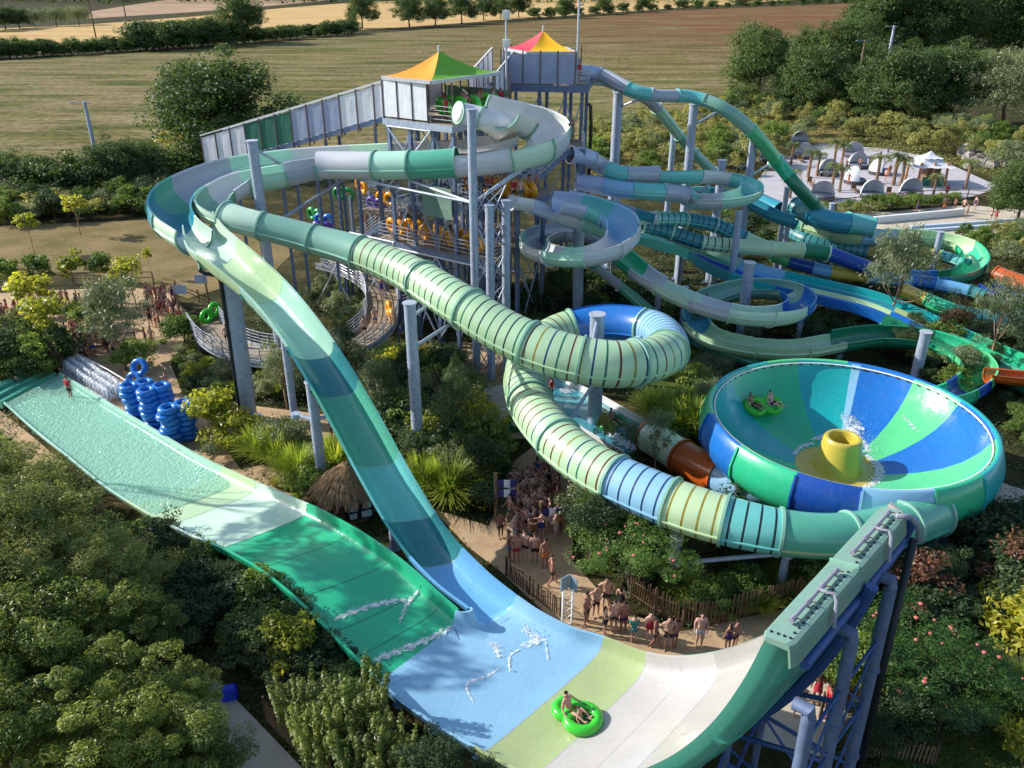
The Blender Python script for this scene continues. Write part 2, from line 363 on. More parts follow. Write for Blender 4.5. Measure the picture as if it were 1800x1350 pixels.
# ================================================================ THE BIG HALF-PIPE SLIDE (run-out lane, steep chute, wall)
LIPT = [(0.0, 0.0), (.006, -.35), (.018, -.62), (.05, -.8), (.1, -.9), (.2, -.97), (.35, -1), (.5, -1), (.65, -1), (.8, -.97), (.9, -.9), (.95, -.8), (.982, -.62), (.994, -.35), (1.0, 0.0)]
CHUT = [(0.0, 0.0), (.012, -.3), (.05, -.58), (.11, -.78), (.2, -.92), (.35, -.99), (.5, -1), (.65, -.99), (.8, -.92), (.89, -.78), (.95, -.58), (.988, -.3), (1.0, 0.0)]
def trough_rows(rows, per, tpl):
    """rows: (near_lip, far_lip, depth). returns list of section point lists (inner), and outer"""
    A = [r[0] for r in rows]; B = [r[1] for r in rows]; Dp = [r[2] for r in rows]; out = []
    n = len(rows); us = np.linspace(0, n - 1, (n - 1) * per + 1)
    SA = [spline(A, u) for u in us]; SB = [spline(B, u) for u in us]; SD = [spline(Dp, u) for u in us]
    for k in range(len(us)):
        k0, k1 = max(k - 1, 0), min(k + 1, len(us) - 1)
        tv = ((SA[k1] + SB[k1]) - (SA[k0] + SB[k0])).normalized(); ac = SB[k] - SA[k]
        nn = ac.normalized().cross(tv)
        nn = nn * (1 if nn.z > 0 or abs(nn.z) < .05 else -1); nn.normalize()
        th = .07
        inn = [SA[k] + ac * a + nn * (h * SD[k]) for a, h in tpl]
        outp = []
        for a, h in tpl:
            side = -1 if a < .5 else 1; e = max(0, 1 - abs(h)) 
            outp.append(SA[k] + ac * a + nn * (h * SD[k] - th * abs(h)) + ac.normalized() * (side * (th + .06 * e) * (1 if abs(a - .5) > .38 else 0)))
        out.append((us[k], inn, outp))
    return out
def trough_part(name, secs, u0, u1, m, parent, ends=True):
    S = [s for s in secs if u0 - 1e-6 <= s[0] <= u1 + 1e-6]; mb = MB(); n = len(S[0][1]); W = 2 * n
    vs = []
    for _, a, b in S: vs += a + b[::-1]
    fs = [(i * W + j, i * W + (j + 1) % W, (i + 1) * W + (j + 1) % W, (i + 1) * W + j) for i in range(len(S) - 1) for j in range(W)]
    mb.add(vs, fs)
    if ends:
        for i in (0, len(S) - 1):
            mb.add([vs[i * W + j] for j in range(W)], [(j, j + 1, W - 2 - j, W - 1 - j) for j in range(n - 1)])
    o = mb.build(name, m, parent, smooth=True, autos=50); return o
def trough_flange(secs, u, m, parent, h=.09, w=.12):
    """upright joint flange under and round the trough"""
    k = min(range(len(secs)), key=lambda i: abs(secs[i][0] - u)); k1 = min(k + 1, len(secs) - 1); k0 = k if k1 > k else k - 1
    _, a, b = secs[k]; t = (secs[k1][1][5] - secs[k0][1][5]).normalized(); c = a[len(a) // 2]; mb = MB()
    ctr = (a[0] + a[-1]) / 2; b = b[1:-1]; n = len(b)
    vs = []
    for p in b:
        d = (p - ctr); d = d.normalized() * h
        vs += [p - t * w / 2, p + d - t * w / 2, p + d + t * w / 2, p + t * w / 2]
    fs = []
    for i in range(n - 1):
        for j in range(3): fs.append((i * 4 + j, i * 4 + j + 1, (i + 1) * 4 + j + 1, (i + 1) * 4 + j))
    mb.add(vs, fs); return mb.build('joint_flange', m, parent)

wave = thing('half_pipe_slide', 'wide open half pipe slide in green, pale blue and cream with a tall climbing wall', 'water slide', P(860, 1090, 0))
# run-out lane, from the pool end to the split
lane = [((8, 706, .75), (103, 655, .75), .45), ((60, 752, .75), (180, 703, .75), .5), ((120, 800, .8), (260, 750, .8), .5), ((185, 852, .85), (345, 800, .85), .5),
        ((262, 901, 1.15), (430, 840, 1.15), .55), ((333, 937, 1.6), (505, 872, 1.6), .6), ((400, 965, 1.95), (572, 902, 1.95), .65), ((470, 1007, 2.0), (650, 947, 2.0), .75),
        ((540, 1066, 1.75), (715, 995, 1.75), .8), ((600, 1126, 1.5), (765, 1040, 1.5), .8), ((655, 1182, 1.3), (803, 1073, 1.3), .8)]
rows = [(P(*a), P(*b), d) for a, b, d in lane]; LANE = trough_rows(rows, 8, LIPT)
for u0, u1, col in ((0, 3.5, 'mint'), (3.5, 4.25, 'palelime'), (4.25, 5.5, 'palemint'), (5.5, 10, 'green')):
    trough_part('flume_section', LANE, u0, u1, FW(col), wave)
for u in (1, 2, 3, 4.25, 5.5, 6.5, 7.5, 8.5): trough_flange(LANE, u, F('mint' if u < 5 else 'darkgreen'), wave)
# chute
ch = [((322, 395, 11.3), (372, 372, 11.4), 1.05), ((330, 432, 10.9), (395, 402, 11.1), 1.0), ((372, 462, 10.6), (440, 440, 10.8), 1.25), ((425, 506, 9.75), (495, 490, 9.9), 1.3), ((470, 556, 9.0), (545, 548, 9.1), 1.3),
      ((520, 630, 7.7), (598, 622, 7.8), 1.3), ((580, 735, 5.9), (658, 722, 6.0), 1.25), ((638, 845, 4.1), (722, 838, 4.2), 1.2), ((700, 948, 2.35), (785, 935, 2.4), 1.1), ((762, 1018, 1.7), (850, 1003, 1.7), 1.0), ((826, 1068, 1.3), (905, 1048, 1.35), .85)]
rows = [(P(*a), P(*b), d) for a, b, d in ch]; CHUTE = trough_rows(rows, 8, CHUT)
for u0, u1, col in ((0, 1.5, 'palemint'), (1.5, 3, 'palelime'), (3, 4.75, 'mint'), (4.75, 5.5, 'darkteal'), (5.5, 6.625, 'seagreen'), (6.625, 7.625, 'tealmint'), (7.625, 8.375, 'darkteal'), (8.375, 10, 'skyblue')):
    trough_part('flume_section', CHUTE, u0, u1, FW(col), wave)
for u in (1.5, 3, 4.75, 5.5, 6.625, 7.625, 8.375): trough_flange(CHUTE, u, F('seagreen'), wave)
# sheet and wall
A0, B0 = P(835, 1310, 1.1), P(1060, 1121, 1.1)
tA, tB = Vector((.822, -.578, 0)), Vector((.838, -.547, 0))
prof = [(0, 1.1), (1.6, 1.2), (3.1, 1.75), (4.5, 2.75), (5.82, 4.1), (7.0, 5.75), (7.85, 7.5), (8.4, 9.2), (8.75, 10.75)]
rows = [(P(655, 1182, 1.3), P(905, 1048, 1.35), .82), (P(700, 1224, 1.2), P(945, 1075, 1.25), .8), (P(765, 1269, 1.12), P(1000, 1103, 1.15), .8)]
for s, z in prof: rows.append((A0 + tA * s + Vector((0, 0, z - 1.1)), B0 + tB * s + Vector((0, 0, z - 1.1)), .8 + .1 * min(1, s / 5) - .24 * max(0, (s - 5) / 3.75)))
SHEET = trough_rows(rows, 8, LIPT)
for u0, u1, col in ((0, 3, 'lightblue'), (3, 4.125, 'lime'), (4.125, 5.875, 'cream'), (5.875, 11, 'tan')):
    trough_part('flume_section', SHEET, u0, u1, FW(col), wave)
for u in (1, 2, 3, 4.125, 5, 5.875, 6.75, 7.75, 8.75): trough_flange(SHEET, u, F('seagreen' if u > 4 else 'skyblue'), wave, h=.14)
# green outer skin of the climbing wall
mb = MB(); S = [s for s in SHEET if s[0] >= 4.99]; vs = []
for _, a, b in S: vs += [p + (b[j] - a[j]).normalized() * .035 + (b[j] - a[j]) for j, p in enumerate(a)]
n = len(S[0][1]); mb.add(vs, [(i * n + j, (i + 1) * n + j, (i + 1) * n + j + 1, i * n + j + 1) for i in range(len(S) - 1) for j in range(n - 1)])
mb.build('outer_skin', F('seagreen'), wave, smooth=True, autos=50)
# smooth apron that carries lane and chute into the sheet, with the rounded divider between
def apron(name, sec, a0, a1, m, tpl):
    first = SHEET[2][1]; tx = [t[0] for t in LIPT]
    def at(a):
        k = max(0, min(len(tx) - 2, int(np.searchsorted(tx, a)) - 1)); f = (a - tx[k]) / (tx[k + 1] - tx[k]); return first[k].lerp(first[k + 1], f)
    A = sec[1]; n = len(A); tg = [at(min(max(a0 + (a1 - a0) * tpl[j][0], 0), 1)) + Vector((0, 0, .003)) for j in range(n)]
    if a0 < .01: tg[0], tg[1], tg[2], tg[3] = first[0], first[1], first[2], first[3]
    if a1 > .99: tg[-1], tg[-2], tg[-3], tg[-4] = first[-1], first[-2], first[-3], first[-4]
    t = (first[7] - SHEET[0][1][7]).normalized(); K = 8; vs = []
    for i in range(K + 1):
        u = i / K; e = u * u * (3 - 2 * u)
        for j in range(n):
            lip = max(0.0, 1 - tpl[j][0] / .1) if a0 > .01 else max(0.0, 1 - (1 - tpl[j][0]) / .1)
            q = min(1.0, u * (1 + 1.3 * lip)); e2 = q * q * (3 - 2 * q)
            p = A[j].lerp(tg[j], u); p.z = A[j].z + (tg[j].z - A[j].z) * e2; vs.append(p)
    mb = MB(); mb.add(vs, [(i * n + j, i * n + j + 1, (i + 1) * n + j + 1, (i + 1) * n + j) for i in range(K) for j in (range(3, n - 1) if a0 > .01 else range(0, n - 4))]); return mb.build(name, m, wave, smooth=True, autos=60)
apron('sheet_apron', LANE[-1], 0, .6, FW('lightblue'), LIPT)
apron('sheet_apron', CHUTE[-1], .66, 1, FW('skyblue'), CHUT)
mb = MB(); a, b = LANE[-1][1][-1], CHUTE[-1][1][0]; c = (a + b) / 2; tdir = (LANE[-1][1][-1] - LANE[-5][1][-1]).normalized(); lat = (b - a); vs = []; fs = []; tdir.z = 0; tdir.normalize()
for i in range(13):
    ang = math.pi * i / 12; cs, sn = -math.cos(ang), math.sin(ang); q = c + lat * .56 * cs; zf = .5
    for h, o in ((-.1, -.09), (.02, -.07), (.03, .03), (-.1, .1), (-.36, .17), (-.6, .3), (-.76, .6), (-.865, 1.4)): vs.append(q + tdir * (lat.length * .5 * sn + o * sn) + lat.normalized() * cs * (o * .55) + Vector((0, 0, h)))
for i in range(12):
    for j in range(7): fs.append((i * 8 + j, (i + 1) * 8 + j, (i + 1) * 8 + j + 1, i * 8 + j + 1))
mb.add(vs, fs); mb.build('divider_nose', F('lightblue'), wave, smooth=True, autos=60)
# lid on the crest, with bolts; water pipes are their own parts
u, a, b = SHEET[-1]; crN, crF = a[0], a[-1]; cd = (crF - crN).normalized(); fl = (a[7] + a[7] - a[0] - a[-1]) / 2
outw = (b[7] - (b[0] + b[-1]) / 2); outw = Vector((outw.x, outw.y, 0)).normalized()
CRX = outw + Vector((0, 0, .2)); CRZ = cd.cross(CRX).normalized(); CRZ = CRZ if CRZ.z > 0 else -CRZ; CRX.normalize()
def crest(t, w, h=0): return crN + (crF - crN) * t + CRX * w + CRZ * h
mb = MB(); W_ = .7; prof_l = [(-.08, .0), (-.08, .09), (-.02, .13), (W_ - .1, .13), (W_, .08), (W_ + .03, -.05), (W_ + .03, -.5), (W_ - .05, -.55), (W_ - .05, -.06), (0, -.02)]
ts = [-.03, -.015, 0, .25, .47, .48, .72, .9, .92, .935]; np_ = len(prof_l)
for i, t in enumerate(ts):
    k = .75 if i in (0, len(ts) - 1) else (.93 if i in (1, len(ts) - 2) else 1)
    mb.v += [tuple(crest(t, (w - W_ / 2) * k + W_ / 2, h)) for w, h in prof_l]
fs = [(i * np_ + j, (i + 1) * np_ + j, (i + 1) * np_ + (j + 1) % np_, i * np_ + (j + 1) % np_) for i in range(len(ts) - 1) for j in range(np_)] + [tuple(range(np_)), tuple(range((len(ts) - 1) * np_, len(ts) * np_))[::-1]]
mb.f += fs; mb.m += [0] * len(fs); mb.build('crest_lid', F('lid'), wave)
mb = MB()
for t0 in (.0, .475):
    for i in range(14):
        t = t0 + .03 + i * .031; mb.cyl(crest(t, W_ - .16, .13), crest(t, W_ - .16, .165), .032, n=6)
for w in (.08, .25, .4, .55): mb.cyl(crest(.0, w, .13), crest(.0, w, .165), .032, n=6)
mb.build('bolt_row', M_dark, wave)
mb = MB(); mb.beam(crest(.475, -.06, .16), crest(.475, W_, .16), .08, .08); mb.build('lid_joint', F('sage'), wave)
M_pipe = plain('grey_pvc_pipe', (138, 140, 152), .4, .2, 4)
M_valve = plain('red_valve', (110, 50, 48), .5)
for t0, t1 in ((.06, .4), (.53, .87)):
    mb = MB(); w0, h0 = .36, .27
    mb.tubepath([crest(t0 + (t1 - t0) * i / 8, w0, h0) for i in range(9)], .05)
    tm = (t0 + t1) / 2 + .03
    mb.tubepath([crest(tm, w0, h0), crest(tm, .55, h0 + .02), crest(tm, .74, h0), crest(tm - .01, .82, h0 - .1), crest(tm - .03, .84, -.2), crest(tm - .04, .84, -.45)], .05)
    for i in range(4):
        t = t0 + .01 + (t1 - t0 - .02) * i / 3; mb.tubepath([crest(t, w0, h0), crest(t, w0 - .03, .24), crest(t, w0 - .02, .14)], .035)
        mb.cyl(crest(t - .012, w0, h0), crest(t + .012, w0, h0), .075, n=8)
    pp = mb.build('water_pipe', M_pipe, wave, smooth=True, autos=40)
    vb = MB()
    for i in range(4):
        t = t0 + .01 + (t1 - t0 - .02) * i / 3; vb.beam(crest(t + .01, w0 + .08, .28), crest(t + .01, w0 + .17, .28), .025, .025)
    vb.build('valve_handle', M_valve, pp)
# sealed joints across the floor
def joint_line(secs, u, m, w=.022, tpl_from=0):
    k = min(range(len(secs)), key=lambda i: abs(secs[i][0] - u)); k1 = min(k + 1, len(secs) - 1); k0 = k if k1 > k else k - 1
    a, b = secs[k][1], secs[k][2]; t = (secs[k1][1][7] - secs[k0][1][7]).normalized(); mb = MB(); vs = []
    for p, q in zip(a[1:-1], b[1:-1]):
        nn = (p - q).normalized() * .005; vs += [p + nn - t * w, p + nn + t * w]
    mb.add(vs, [(i * 2, i * 2 + 1, i * 2 + 3, i * 2 + 2) for i in range(len(a) - 3)]); mb.build('joint_line', m, wave)
for u in (4.25, 5.5, 6.5, 7.5, 8.5, 9.3): joint_line(LANE, u, F('darkgreen') if u > 5 else F('sage'))
for u in (1.5, 3, 4.75, 5.5, 6.625, 7.625, 8.375): joint_line(CHUTE, u, F('sage'))
for u in (3, 4.125, 5, 5.875, 7.0): joint_line(SHEET, u, F('grey'), .014)
# steel frame behind the wall
mb = MB(); back = []
for s in SHEET:
    if s[0] >= 4.99: back.append((s[2][7], s))
for jj, off in ((7, .12), (12, .1)):
    mb.tubepath([s[2][jj] + (s[2][7] - s[1][7]).normalized() * .3 for _, s in back[::3]] , .17, n=8)
mb.build('curved_girder', M_bluesteel, wave, smooth=True, autos=40)
wallposts = []
for k, (t, w) in enumerate(((.02, .85), (.34, .9), (.67, .95))):
    mb = MB(); top = crest(t, w, (-2.0, -1.3, -1.1)[k]); bot = Vector((top.x + .15, top.y - .1, 0)); mb.cyl(bot, top, .17, n=14); mb.cyl(bot, bot + Vector((0, 0, .05)), .42, n=12)
    mb.tubepath([top - Vector((0, 0, .05)), top + Vector((0, 0, .18)), top - CRX * .4 + Vector((0, 0, .22))], .17, n=10)
    for z_ in (.35, .7): q_ = bot.lerp(top, z_); mb.cyl(q_, q_ + Vector((0, 0, .06)), .22, n=14)
    mb.build('wall_post', M_steeld, wave, smooth=True, autos=40); wallposts.append((bot, top))
mb = MB()
mb.cyl(crest(.07, .6, -.9), crest(.92, .6, -.78), .15, n=10); mb.build('crest_beam', M_bluesteel, wave, smooth=True, autos=40)
inner = [Vector((p.x, p.y, 0)) for p in (crest(.02, -1.6), crest(.34, -1.6), crest(.67, -1.6))]
for k in range(3):
    mb = MB(); zt = 4.0; ib = inner[k]; mb.cyl(ib, ib + Vector((0, 0, zt)), .13, n=10); mb.build('wall_post', M_steeld, wave, smooth=True, autos=40)
mb = MB()
for k in range(3):
    bo, tp = wallposts[k]
    for z0, z1 in ((.3, 3.0), (3.0, 5.6), (5.6, 8.0)):
        pa = bo + (tp - bo) * (z0 / tp.z); pb = bo + (tp - bo) * (z1 / tp.z)
        if k < 2:
            b2, t2 = wallposts[k + 1]; qa = b2 + (t2 - b2) * (z0 / t2.z); qb = b2 + (t2 - b2) * (z1 / t2.z)
            mb.cyl(pa, qb, .035, n=6); mb.cyl(qa, pb, .035, n=6); mb.cyl(pb, qb, .05, n=6)
        if z1 < 4.2: mb.cyl(pb, inner[k] + Vector((0, 0, z1)), .07, n=6); mb.cyl(pa, inner[k] + Vector((0, 0, z1)), .05, n=6)
    mb.cyl(inner[k] + Vector((0, 0, 4.2)), bo + (tp - bo) * .55, .08, n=6)
    if k < 2: mb.cyl(inner[k] + Vector((0, 0, .4)), inner[k + 1] + Vector((0, 0, 3.6)), .06, n=6); mb.cyl(inner[k + 1] + Vector((0, 0, .4)), inner[k] + Vector((0, 0, 3.6)), .06, n=6)
mb.build('bracing', M_bluesteel, wave)
mb = MB(); t = .93; base = crest(t, 1.0); mb.tubepath([Vector((base.x + .15, base.y - .1, 0)), Vector((base.x, base.y, base.z - .7))], .12); 
mb.build('supply_pipe', M_dark, wave, smooth=True)
mb = MB(); mb.tubepath([crest(t, 1.0, -.7), crest(t, .98, -.2), crest(t - .03, .85, .15), crest(t - .08, .6, .27)], .08); mb.build('pipe_elbow', M_pipe, wave, smooth=True)
# water in the pool and on the lane
mb = MB(); S = [s for s in LANE if s[0] <= 3.95]
vs = []
for i, (u, a, b) in enumerate(S):
    zz = .62
    vs += [Vector((a[1].x, a[1].y, zz)), Vector((a[7].x, a[7].y, zz + .0)), Vector((a[-2].x, a[-2].y, zz))]
mb.add(vs, [(i * 3 + j, i * 3 + j + 1, (i + 1) * 3 + j + 1, (i + 1) * 3 + j) for i in range(len(S) - 1) for j in range(2)])
structure('pool_water', mb, M_water)
mb = MB()
a, b = LANE[0][2][0], LANE[0][2][-1]; d = (b - a).normalized(); back_ = Vector((-d.y, d.x, 0)); back_ = back_ if back_.x < 0 else -back_
for j in range(3): mb.box((a + b) / 2 + back_ * (.5 + .55 * j) + Vector((0, 0, -.28 + .1 * j)), ((b - a).length - .2, .5, .5 + .2 * j), math.atan2(d.y, d.x))
mb.build('overflow_step', F('seagreen'), wave)
# white water: torn streaks and droplets
def foam(name, pts, w, n=160, z=.06, spread=.5):
    """white water: a thin torn film with droplets thrown off it"""
    mb = MB(); L = len(pts) - 1; m = max(4, int(18 * L)); K = 6; ph = random.random() * 9
    for lay in range(2):
        b0 = len(mb.v); off = Vector((random.gauss(0, w * .5), random.gauss(0, w * .5), 0)) if lay else Vector((0, 0, 0))
        for i in range(m + 1):
            u = L * i / m; p = spline(pts, u); a = spline(pts, max(0, u - .1)); c = spline(pts, min(L, u + .1)); t = (c - a); t.z = 0; t.normalize(); s_ = Vector((t.y, -t.x, 0)); e = math.sin(math.pi * min(1, max(0, i / m))) ** .5 + .1
            ww = (w * 1.3 + .035) * e * (.65 + .35 * math.sin(i * .9 + ph) + random.gauss(0, .12))
            for j in range(K + 1):
                x = j / K * 2 - 1; mb.v.append(tuple(p + off + s_ * (ww * x + random.gauss(0, w * .08)) + t * random.gauss(0, w * .1) + Vector((0, 0, .012 + lay * .01 + z * .12 * (1 - x * x) * random.random()))))
        for i in range(m):
            for j in range(K): mb.f.append((b0 + i * (K + 1) + j, b0 + (i + 1) * (K + 1) + j, b0 + (i + 1) * (K + 1) + j + 1, b0 + i * (K + 1) + j + 1)); mb.m.append(0)
    for i in range(n):
        u = random.random() * L; p = spline(pts, u); q = p + Vector((random.gauss(0, w * 1.5), random.gauss(0, w * 1.5), 0))
        mb.sphere(q + Vector((0, 0, z * .4 + abs(random.gauss(0, z * 1.6)))), .006 + abs(random.gauss(0, .008)), 5, 4)
    return tag(mb.build(name, M_foam, smooth=True), kind='stuff')
def SP_(px, py):
    """point on the inner surface of lane or sheet under a pixel"""
    best = None
    for secs in (LANE, SHEET, CHUTE):
        for u, a, b in secs:
            for j in range(3, len(a) - 3):
                for f in (0, .33, .66):
                    q = a[j].lerp(a[j + 1], f) if j + 1 < len(a) else a[j]; D = dep(q); x = 900 + FPX * q.x / D; y = 675 - FPX * ((q.z - CAM_H) * CP + q.y * SP) / D
                    e = (x - px) ** 2 + (y - py) ** 2
                    if best is None or e < best[0]: best = (e, q)
    return best[1].copy()
foam('foam', [SP_(590, 1092), SP_(640, 1075), SP_(690, 1060), SP_(722, 1055)], .12, 240, .05)
foam('foam', [SP_(700, 1095), SP_(712, 1065), SP_(742, 1032)], .05, 60, .05)
foam('foam', [SP_(655, 1165), SP_(700, 1140), SP_(760, 1115), SP_(800, 1105)], .13, 220, .04)
foam('foam', [SP_(862, 1130), SP_(872, 1138), SP_(875, 1155)], .1, 90, .08)
foam('foam', [SP_(926, 1097), SP_(932, 1110), SP_(952, 1122), SP_(922, 1135)], .12, 140, .08)
foam('foam', [SP_(922, 1135), SP_(895, 1155), SP_(902, 1180)], .02, 12, .03)
foam('foam', [SP_(958, 1128), SP_(968, 1160)], .02, 10, .03)
foam('foam', [SP_(878, 1172), SP_(862, 1188), SP_(825, 1202), SP_(818, 1218), SP_(832, 1235)], .025, 16, .03)
# ================================================================ FLUMES AND TUBES
RIBC = [srgb(c) for c in ((104, 44, 40), (140, 128, 36), (28, 60, 110), (30, 110, 84))]
M_rib = [plain('band_red', (96, 44, 42), .4), plain('band_olive', (136, 126, 44), .4), plain('band_blue', (26, 58, 104), .4), plain('band_green', (30, 104, 82), .4), plain('band_dark', (24, 44, 50), .4)]
def make_slide(name, label, ctrl, segs, flange=None, fl_every=3.2, nseg=20, ribs=None, lane=None, group=None, seam=True, cat='water slide', thick=.06, bank=None):
    pts = []
    for c in ctrl:
        p = c[0] if isinstance(c[0], Vector) else P(c[0], c[1], c[2]); pts.append((p, c[-1]))
    Pc = [p for p, _ in pts]; Rc = [r for _, r in pts]
    base = Vector((Pc[0].x, Pc[0].y, 0)); root = thing(name, label, cat, base, group=group)
    du = .02; us = np.arange(0, len(Pc) - 1 + 1e-6, du); ps = [spline(Pc, u) for u in us]
    L = [0]
    for a, b in zip(ps[:-1], ps[1:]): L.append(L[-1] + (b - a).length)
    L = np.array(L)
    def frame(u):
        a, b = spline(Pc, max(0, u - .03)), spline(Pc, min(len(Pc) - 1, u + .03)); t = (b - a).normalized()
        s = t.cross(Vector((0, 0, 1))).normalized(); return spline(Pc, u), t, s, s.cross(t), spline(Rc, u)
    def sec_pts(u, typ, extra=0.0, rr=None):
        c, t, s, up, r = frame(u); r = (r if rr is None else rr) + extra
        if typ[0] in 'tr': angs = np.linspace(-math.pi, math.pi, nseg + 1)[:-1]
        else:
            a0, a1 = typ[1] if len(typ) > 1 else (-100, 100)
            angs = np.linspace(R(a0), R(a1), nseg)
        return [c + s * (r * math.sin(a)) - up * (r * math.cos(a)) for a in angs]
    u0 = 0.0; lastend = None
    for si, sg in enumerate(segs):
        u1, col, typ = sg[0], sg[1], sg[2] if isinstance(sg[2], tuple) else (sg[2],)
        l0, l1 = np.interp(u0, us, L), np.interp(u1, us, L); Ln = l1 - l0
        # row positions (arc length) and material index per interval
        rows = []; mi = []
        if typ[0] == 'r':
            nb = max(1, int(Ln / .52)); st = Ln / nb; rows = [l0]; pal = ribs[si] if isinstance(ribs, dict) else ribs
            for k in range(nb):
                c0 = l0 + st * (k + .5); rows += [c0 - st * .25, c0 - .045, c0 + .045, c0 + st * .25]; mi += [0, 0, 1 + pal[k % len(pal)], 0]
                if k < nb - 1: rows.append(l0 + st * (k + 1)); mi.append(0)
            rows.append(l1); mi.append(0)
            rows2 = [rows[0]]; mi2 = []
            for a, b, m_ in zip(rows[:-1], rows[1:], mi):
                if b - a > 1e-4: rows2.append(b); mi2.append(m_)
            rows, mi = rows2, mi2
        else:
            k = max(2, int(Ln / .38)); rows = list(np.linspace(l0, l1, k + 1)); mi = [0] * k
        uu = [float(np.interp(x, L, us)) for x in rows]
        mb = MB(); closed = typ[0] in 'tr'; W = None
        for x in uu:
            o = sec_pts(x, typ); i_ = sec_pts(x, typ, -thick)
            if closed: mb.v += [tuple(p) for p in o]; W = len(o)
            else:
                c, t, s, up, r = frame(x)
                lip0 = [o[0] - (i_[0] - o[0]).normalized() * .07 + up * .03, i_[0] + up * .03]; lip1 = [i_[-1] + up * .03, o[-1] - (i_[-1] - o[-1]).normalized() * .07 + up * .03]
                ring = o + [lip1[1], lip1[0]] + i_[::-1] + [lip0[1], lip0[0]]
                mb.v += [tuple(p) for p in ring]; W = len(ring)
        for k in range(len(uu) - 1):
            for j in range(W):
                mb.f.append((k * W + j, k * W + (j + 1) % W, (k + 1) * W + (j + 1) % W, (k + 1) * W + j)); mb.m.append(mi[k])
        if closed:   # inner skin, so that the mouths of the tube are hollow
            o0 = len(mb.v)
            for x in uu[::2] if len(uu) % 2 else uu[:-1:2] + [uu[-1]]: mb.v += [tuple(p) for p in sec_pts(x, typ, -thick)]
            nn = (len(mb.v) - o0) // W
            for k in range(nn - 1):
                for j in range(W): mb.f.append((o0 + k * W + (j + 1) % W, o0 + k * W + j, o0 + (k + 1) * W + j, o0 + (k + 1) * W + (j + 1) % W)); mb.m.append(0)
        mats = [F(col)] + (M_rib if typ[0] == 'r' else [])
        mb.build('flume_section', mats, root, smooth=True, autos=45)
        # seams along the sides
        if seam and typ[0] in 'tro':
            mb = MB()
            for sgn in (-1, 1):
                vs = []
                for x in uu:
                    c, t, s, up, r = frame(x); d = (s * sgn * math.cos(R(12)) - up * math.sin(R(12)))
                    vs += [c + d * r + up * .03, c + d * (r + .07) + up * .03, c + d * (r + .07) - up * .03, c + d * r - up * .03]
                nv = len(uu); mb.add(vs, [(k * 4 + j, k * 4 + j + 1, (k + 1) * 4 + j + 1, (k + 1) * 4 + j) for k in range(nv - 1) for j in range(3)])
            mb.build('seam_flange', F(sg[3] if len(sg) > 3 else col), root)
        # joint flanges
        nfl = max(1, round(Ln / fl_every))
        for k in range(nfl + (1 if si == len(segs) - 1 else 0)):
            x = float(np.interp(l0 + Ln * k / nfl, L, us)); c, t, s, up, r = frame(x); mb = MB()
            cols = sec_pts(x, typ, 0); W2 = len(cols); h = .05 + .05 * r
            vs = []
            for p in cols:
                d = (p - c).normalized(); vs += [p - d * .02 - t * .06, p + d * h - t * .06, p + d * h + t * .06, p - d * .02 + t * .06]
            fs = []
            for j in range(W2 if closed else W2 - 1):
                j2 = (j + 1) % W2
                for q in range(3): fs.append((j * 4 + q, j2 * 4 + q, j2 * 4 + q + 1, j * 4 + q + 1))
            mb.add(vs, fs); mb.build('joint_flange', F(flange or col), root, smooth=True, autos=30)
        u0 = u1
    root['_n'] = 0; del root['_n']
    return root, frame

# --- the raft slide that loops twice and feeds the bowl
ctrl = [(884, 190, 17.0, 1.2), (925, 203, 16.2, 1.35), (958, 222, 15.5, 1.4), (965, 243, 14.9, 1.35), (925, 264, 14.4, 1.15), (860, 280, 13.9, .98), (760, 289, 13.5, .92), (650, 291, 13.2, .9), (560, 291, 13.0, .92),
        (500, 302, 12.8, 1.0), (430, 316, 12.4, 1.05), (388, 338, 12.0, 1.05), (372, 358, 11.6, 1.0), (387, 374, 11.3, .9), (425, 388, 11.0, .84), (500, 407, 10.5, .86), (560, 423, 10.1, .9), (632, 444, 9.75, .98), (718, 480, 9.2, 1.08), (800, 530, 8.7, 1.15),
        (900, 590, 7.7, 1.18), (1000, 628, 7.1, 1.2), (1100, 640, 6.8, 1.2), (1172, 618, 6.5, 1.15), (1150, 580, 6.1, 1.1), (1060, 568, 5.7, 1.1), (975, 588, 5.2, 1.12), (927, 640, 4.7, 1.15), (932, 705, 4.4, 1.15), (980, 772, 4.2, 1.15),
        (1050, 825, 4.0, 1.12), (1150, 872, 3.9, 1.12), (1250, 908, 3.8, 1.08), (1370, 935, 3.7, .98), (1470, 942, 3.6, .95), (1570, 928, 3.4, 1.0), (1640, 903, 3.1, 1.0)]
W_ = ('o', (-118, 108))
segs = [(1.2, 'white', ('o', (-125, 75))), (2.6, 'white', ('o', (-122, 80))), (3.5, 'greywhite', ('o', (-112, 90))), (4.5, 'palemint', ('o', (-112, 80))), (5.6, 'greywhite', ('o', (-125, 85))), (6.35, 'seagreen', 't'), (6.9, 'mint', 't'), (8.0, 'greywhite', 't', 'mint'),
        (9, 'grey', ('o', (-100, 110))), (10, 'mint', ('o', (-100, 108))), (11, 'greywhite', ('o', (-100, 108))), (12, 'sage', ('o', (-95, 108))), (13.4, 'palemint', ('o', (-95, 108))), (14.5, 'palemint', 't', 'sage'), (17, 'sage', 't', 'mint'),
        (18.3, 'ribgreen', 'r'), (20.3, 'ribgreen', 'r'), (23, 'ribgreen', 'r'), (24.2, 'lightblue', 'r'), (25.6, 'blue', ('o', (-180, 60))), (27, 'ribgreen', 'r'), (30.35, 'ribgreen', 'r'), (31.3, 'lightblue', 'r'), (32.2, 'palelime', 'r'), (33, 'tealmint', 'r'),
        (34.2, 'seagreen', 't', 'lime'), (35.2, 'seagreen', 't'), (36, 'seagreen', 't')]
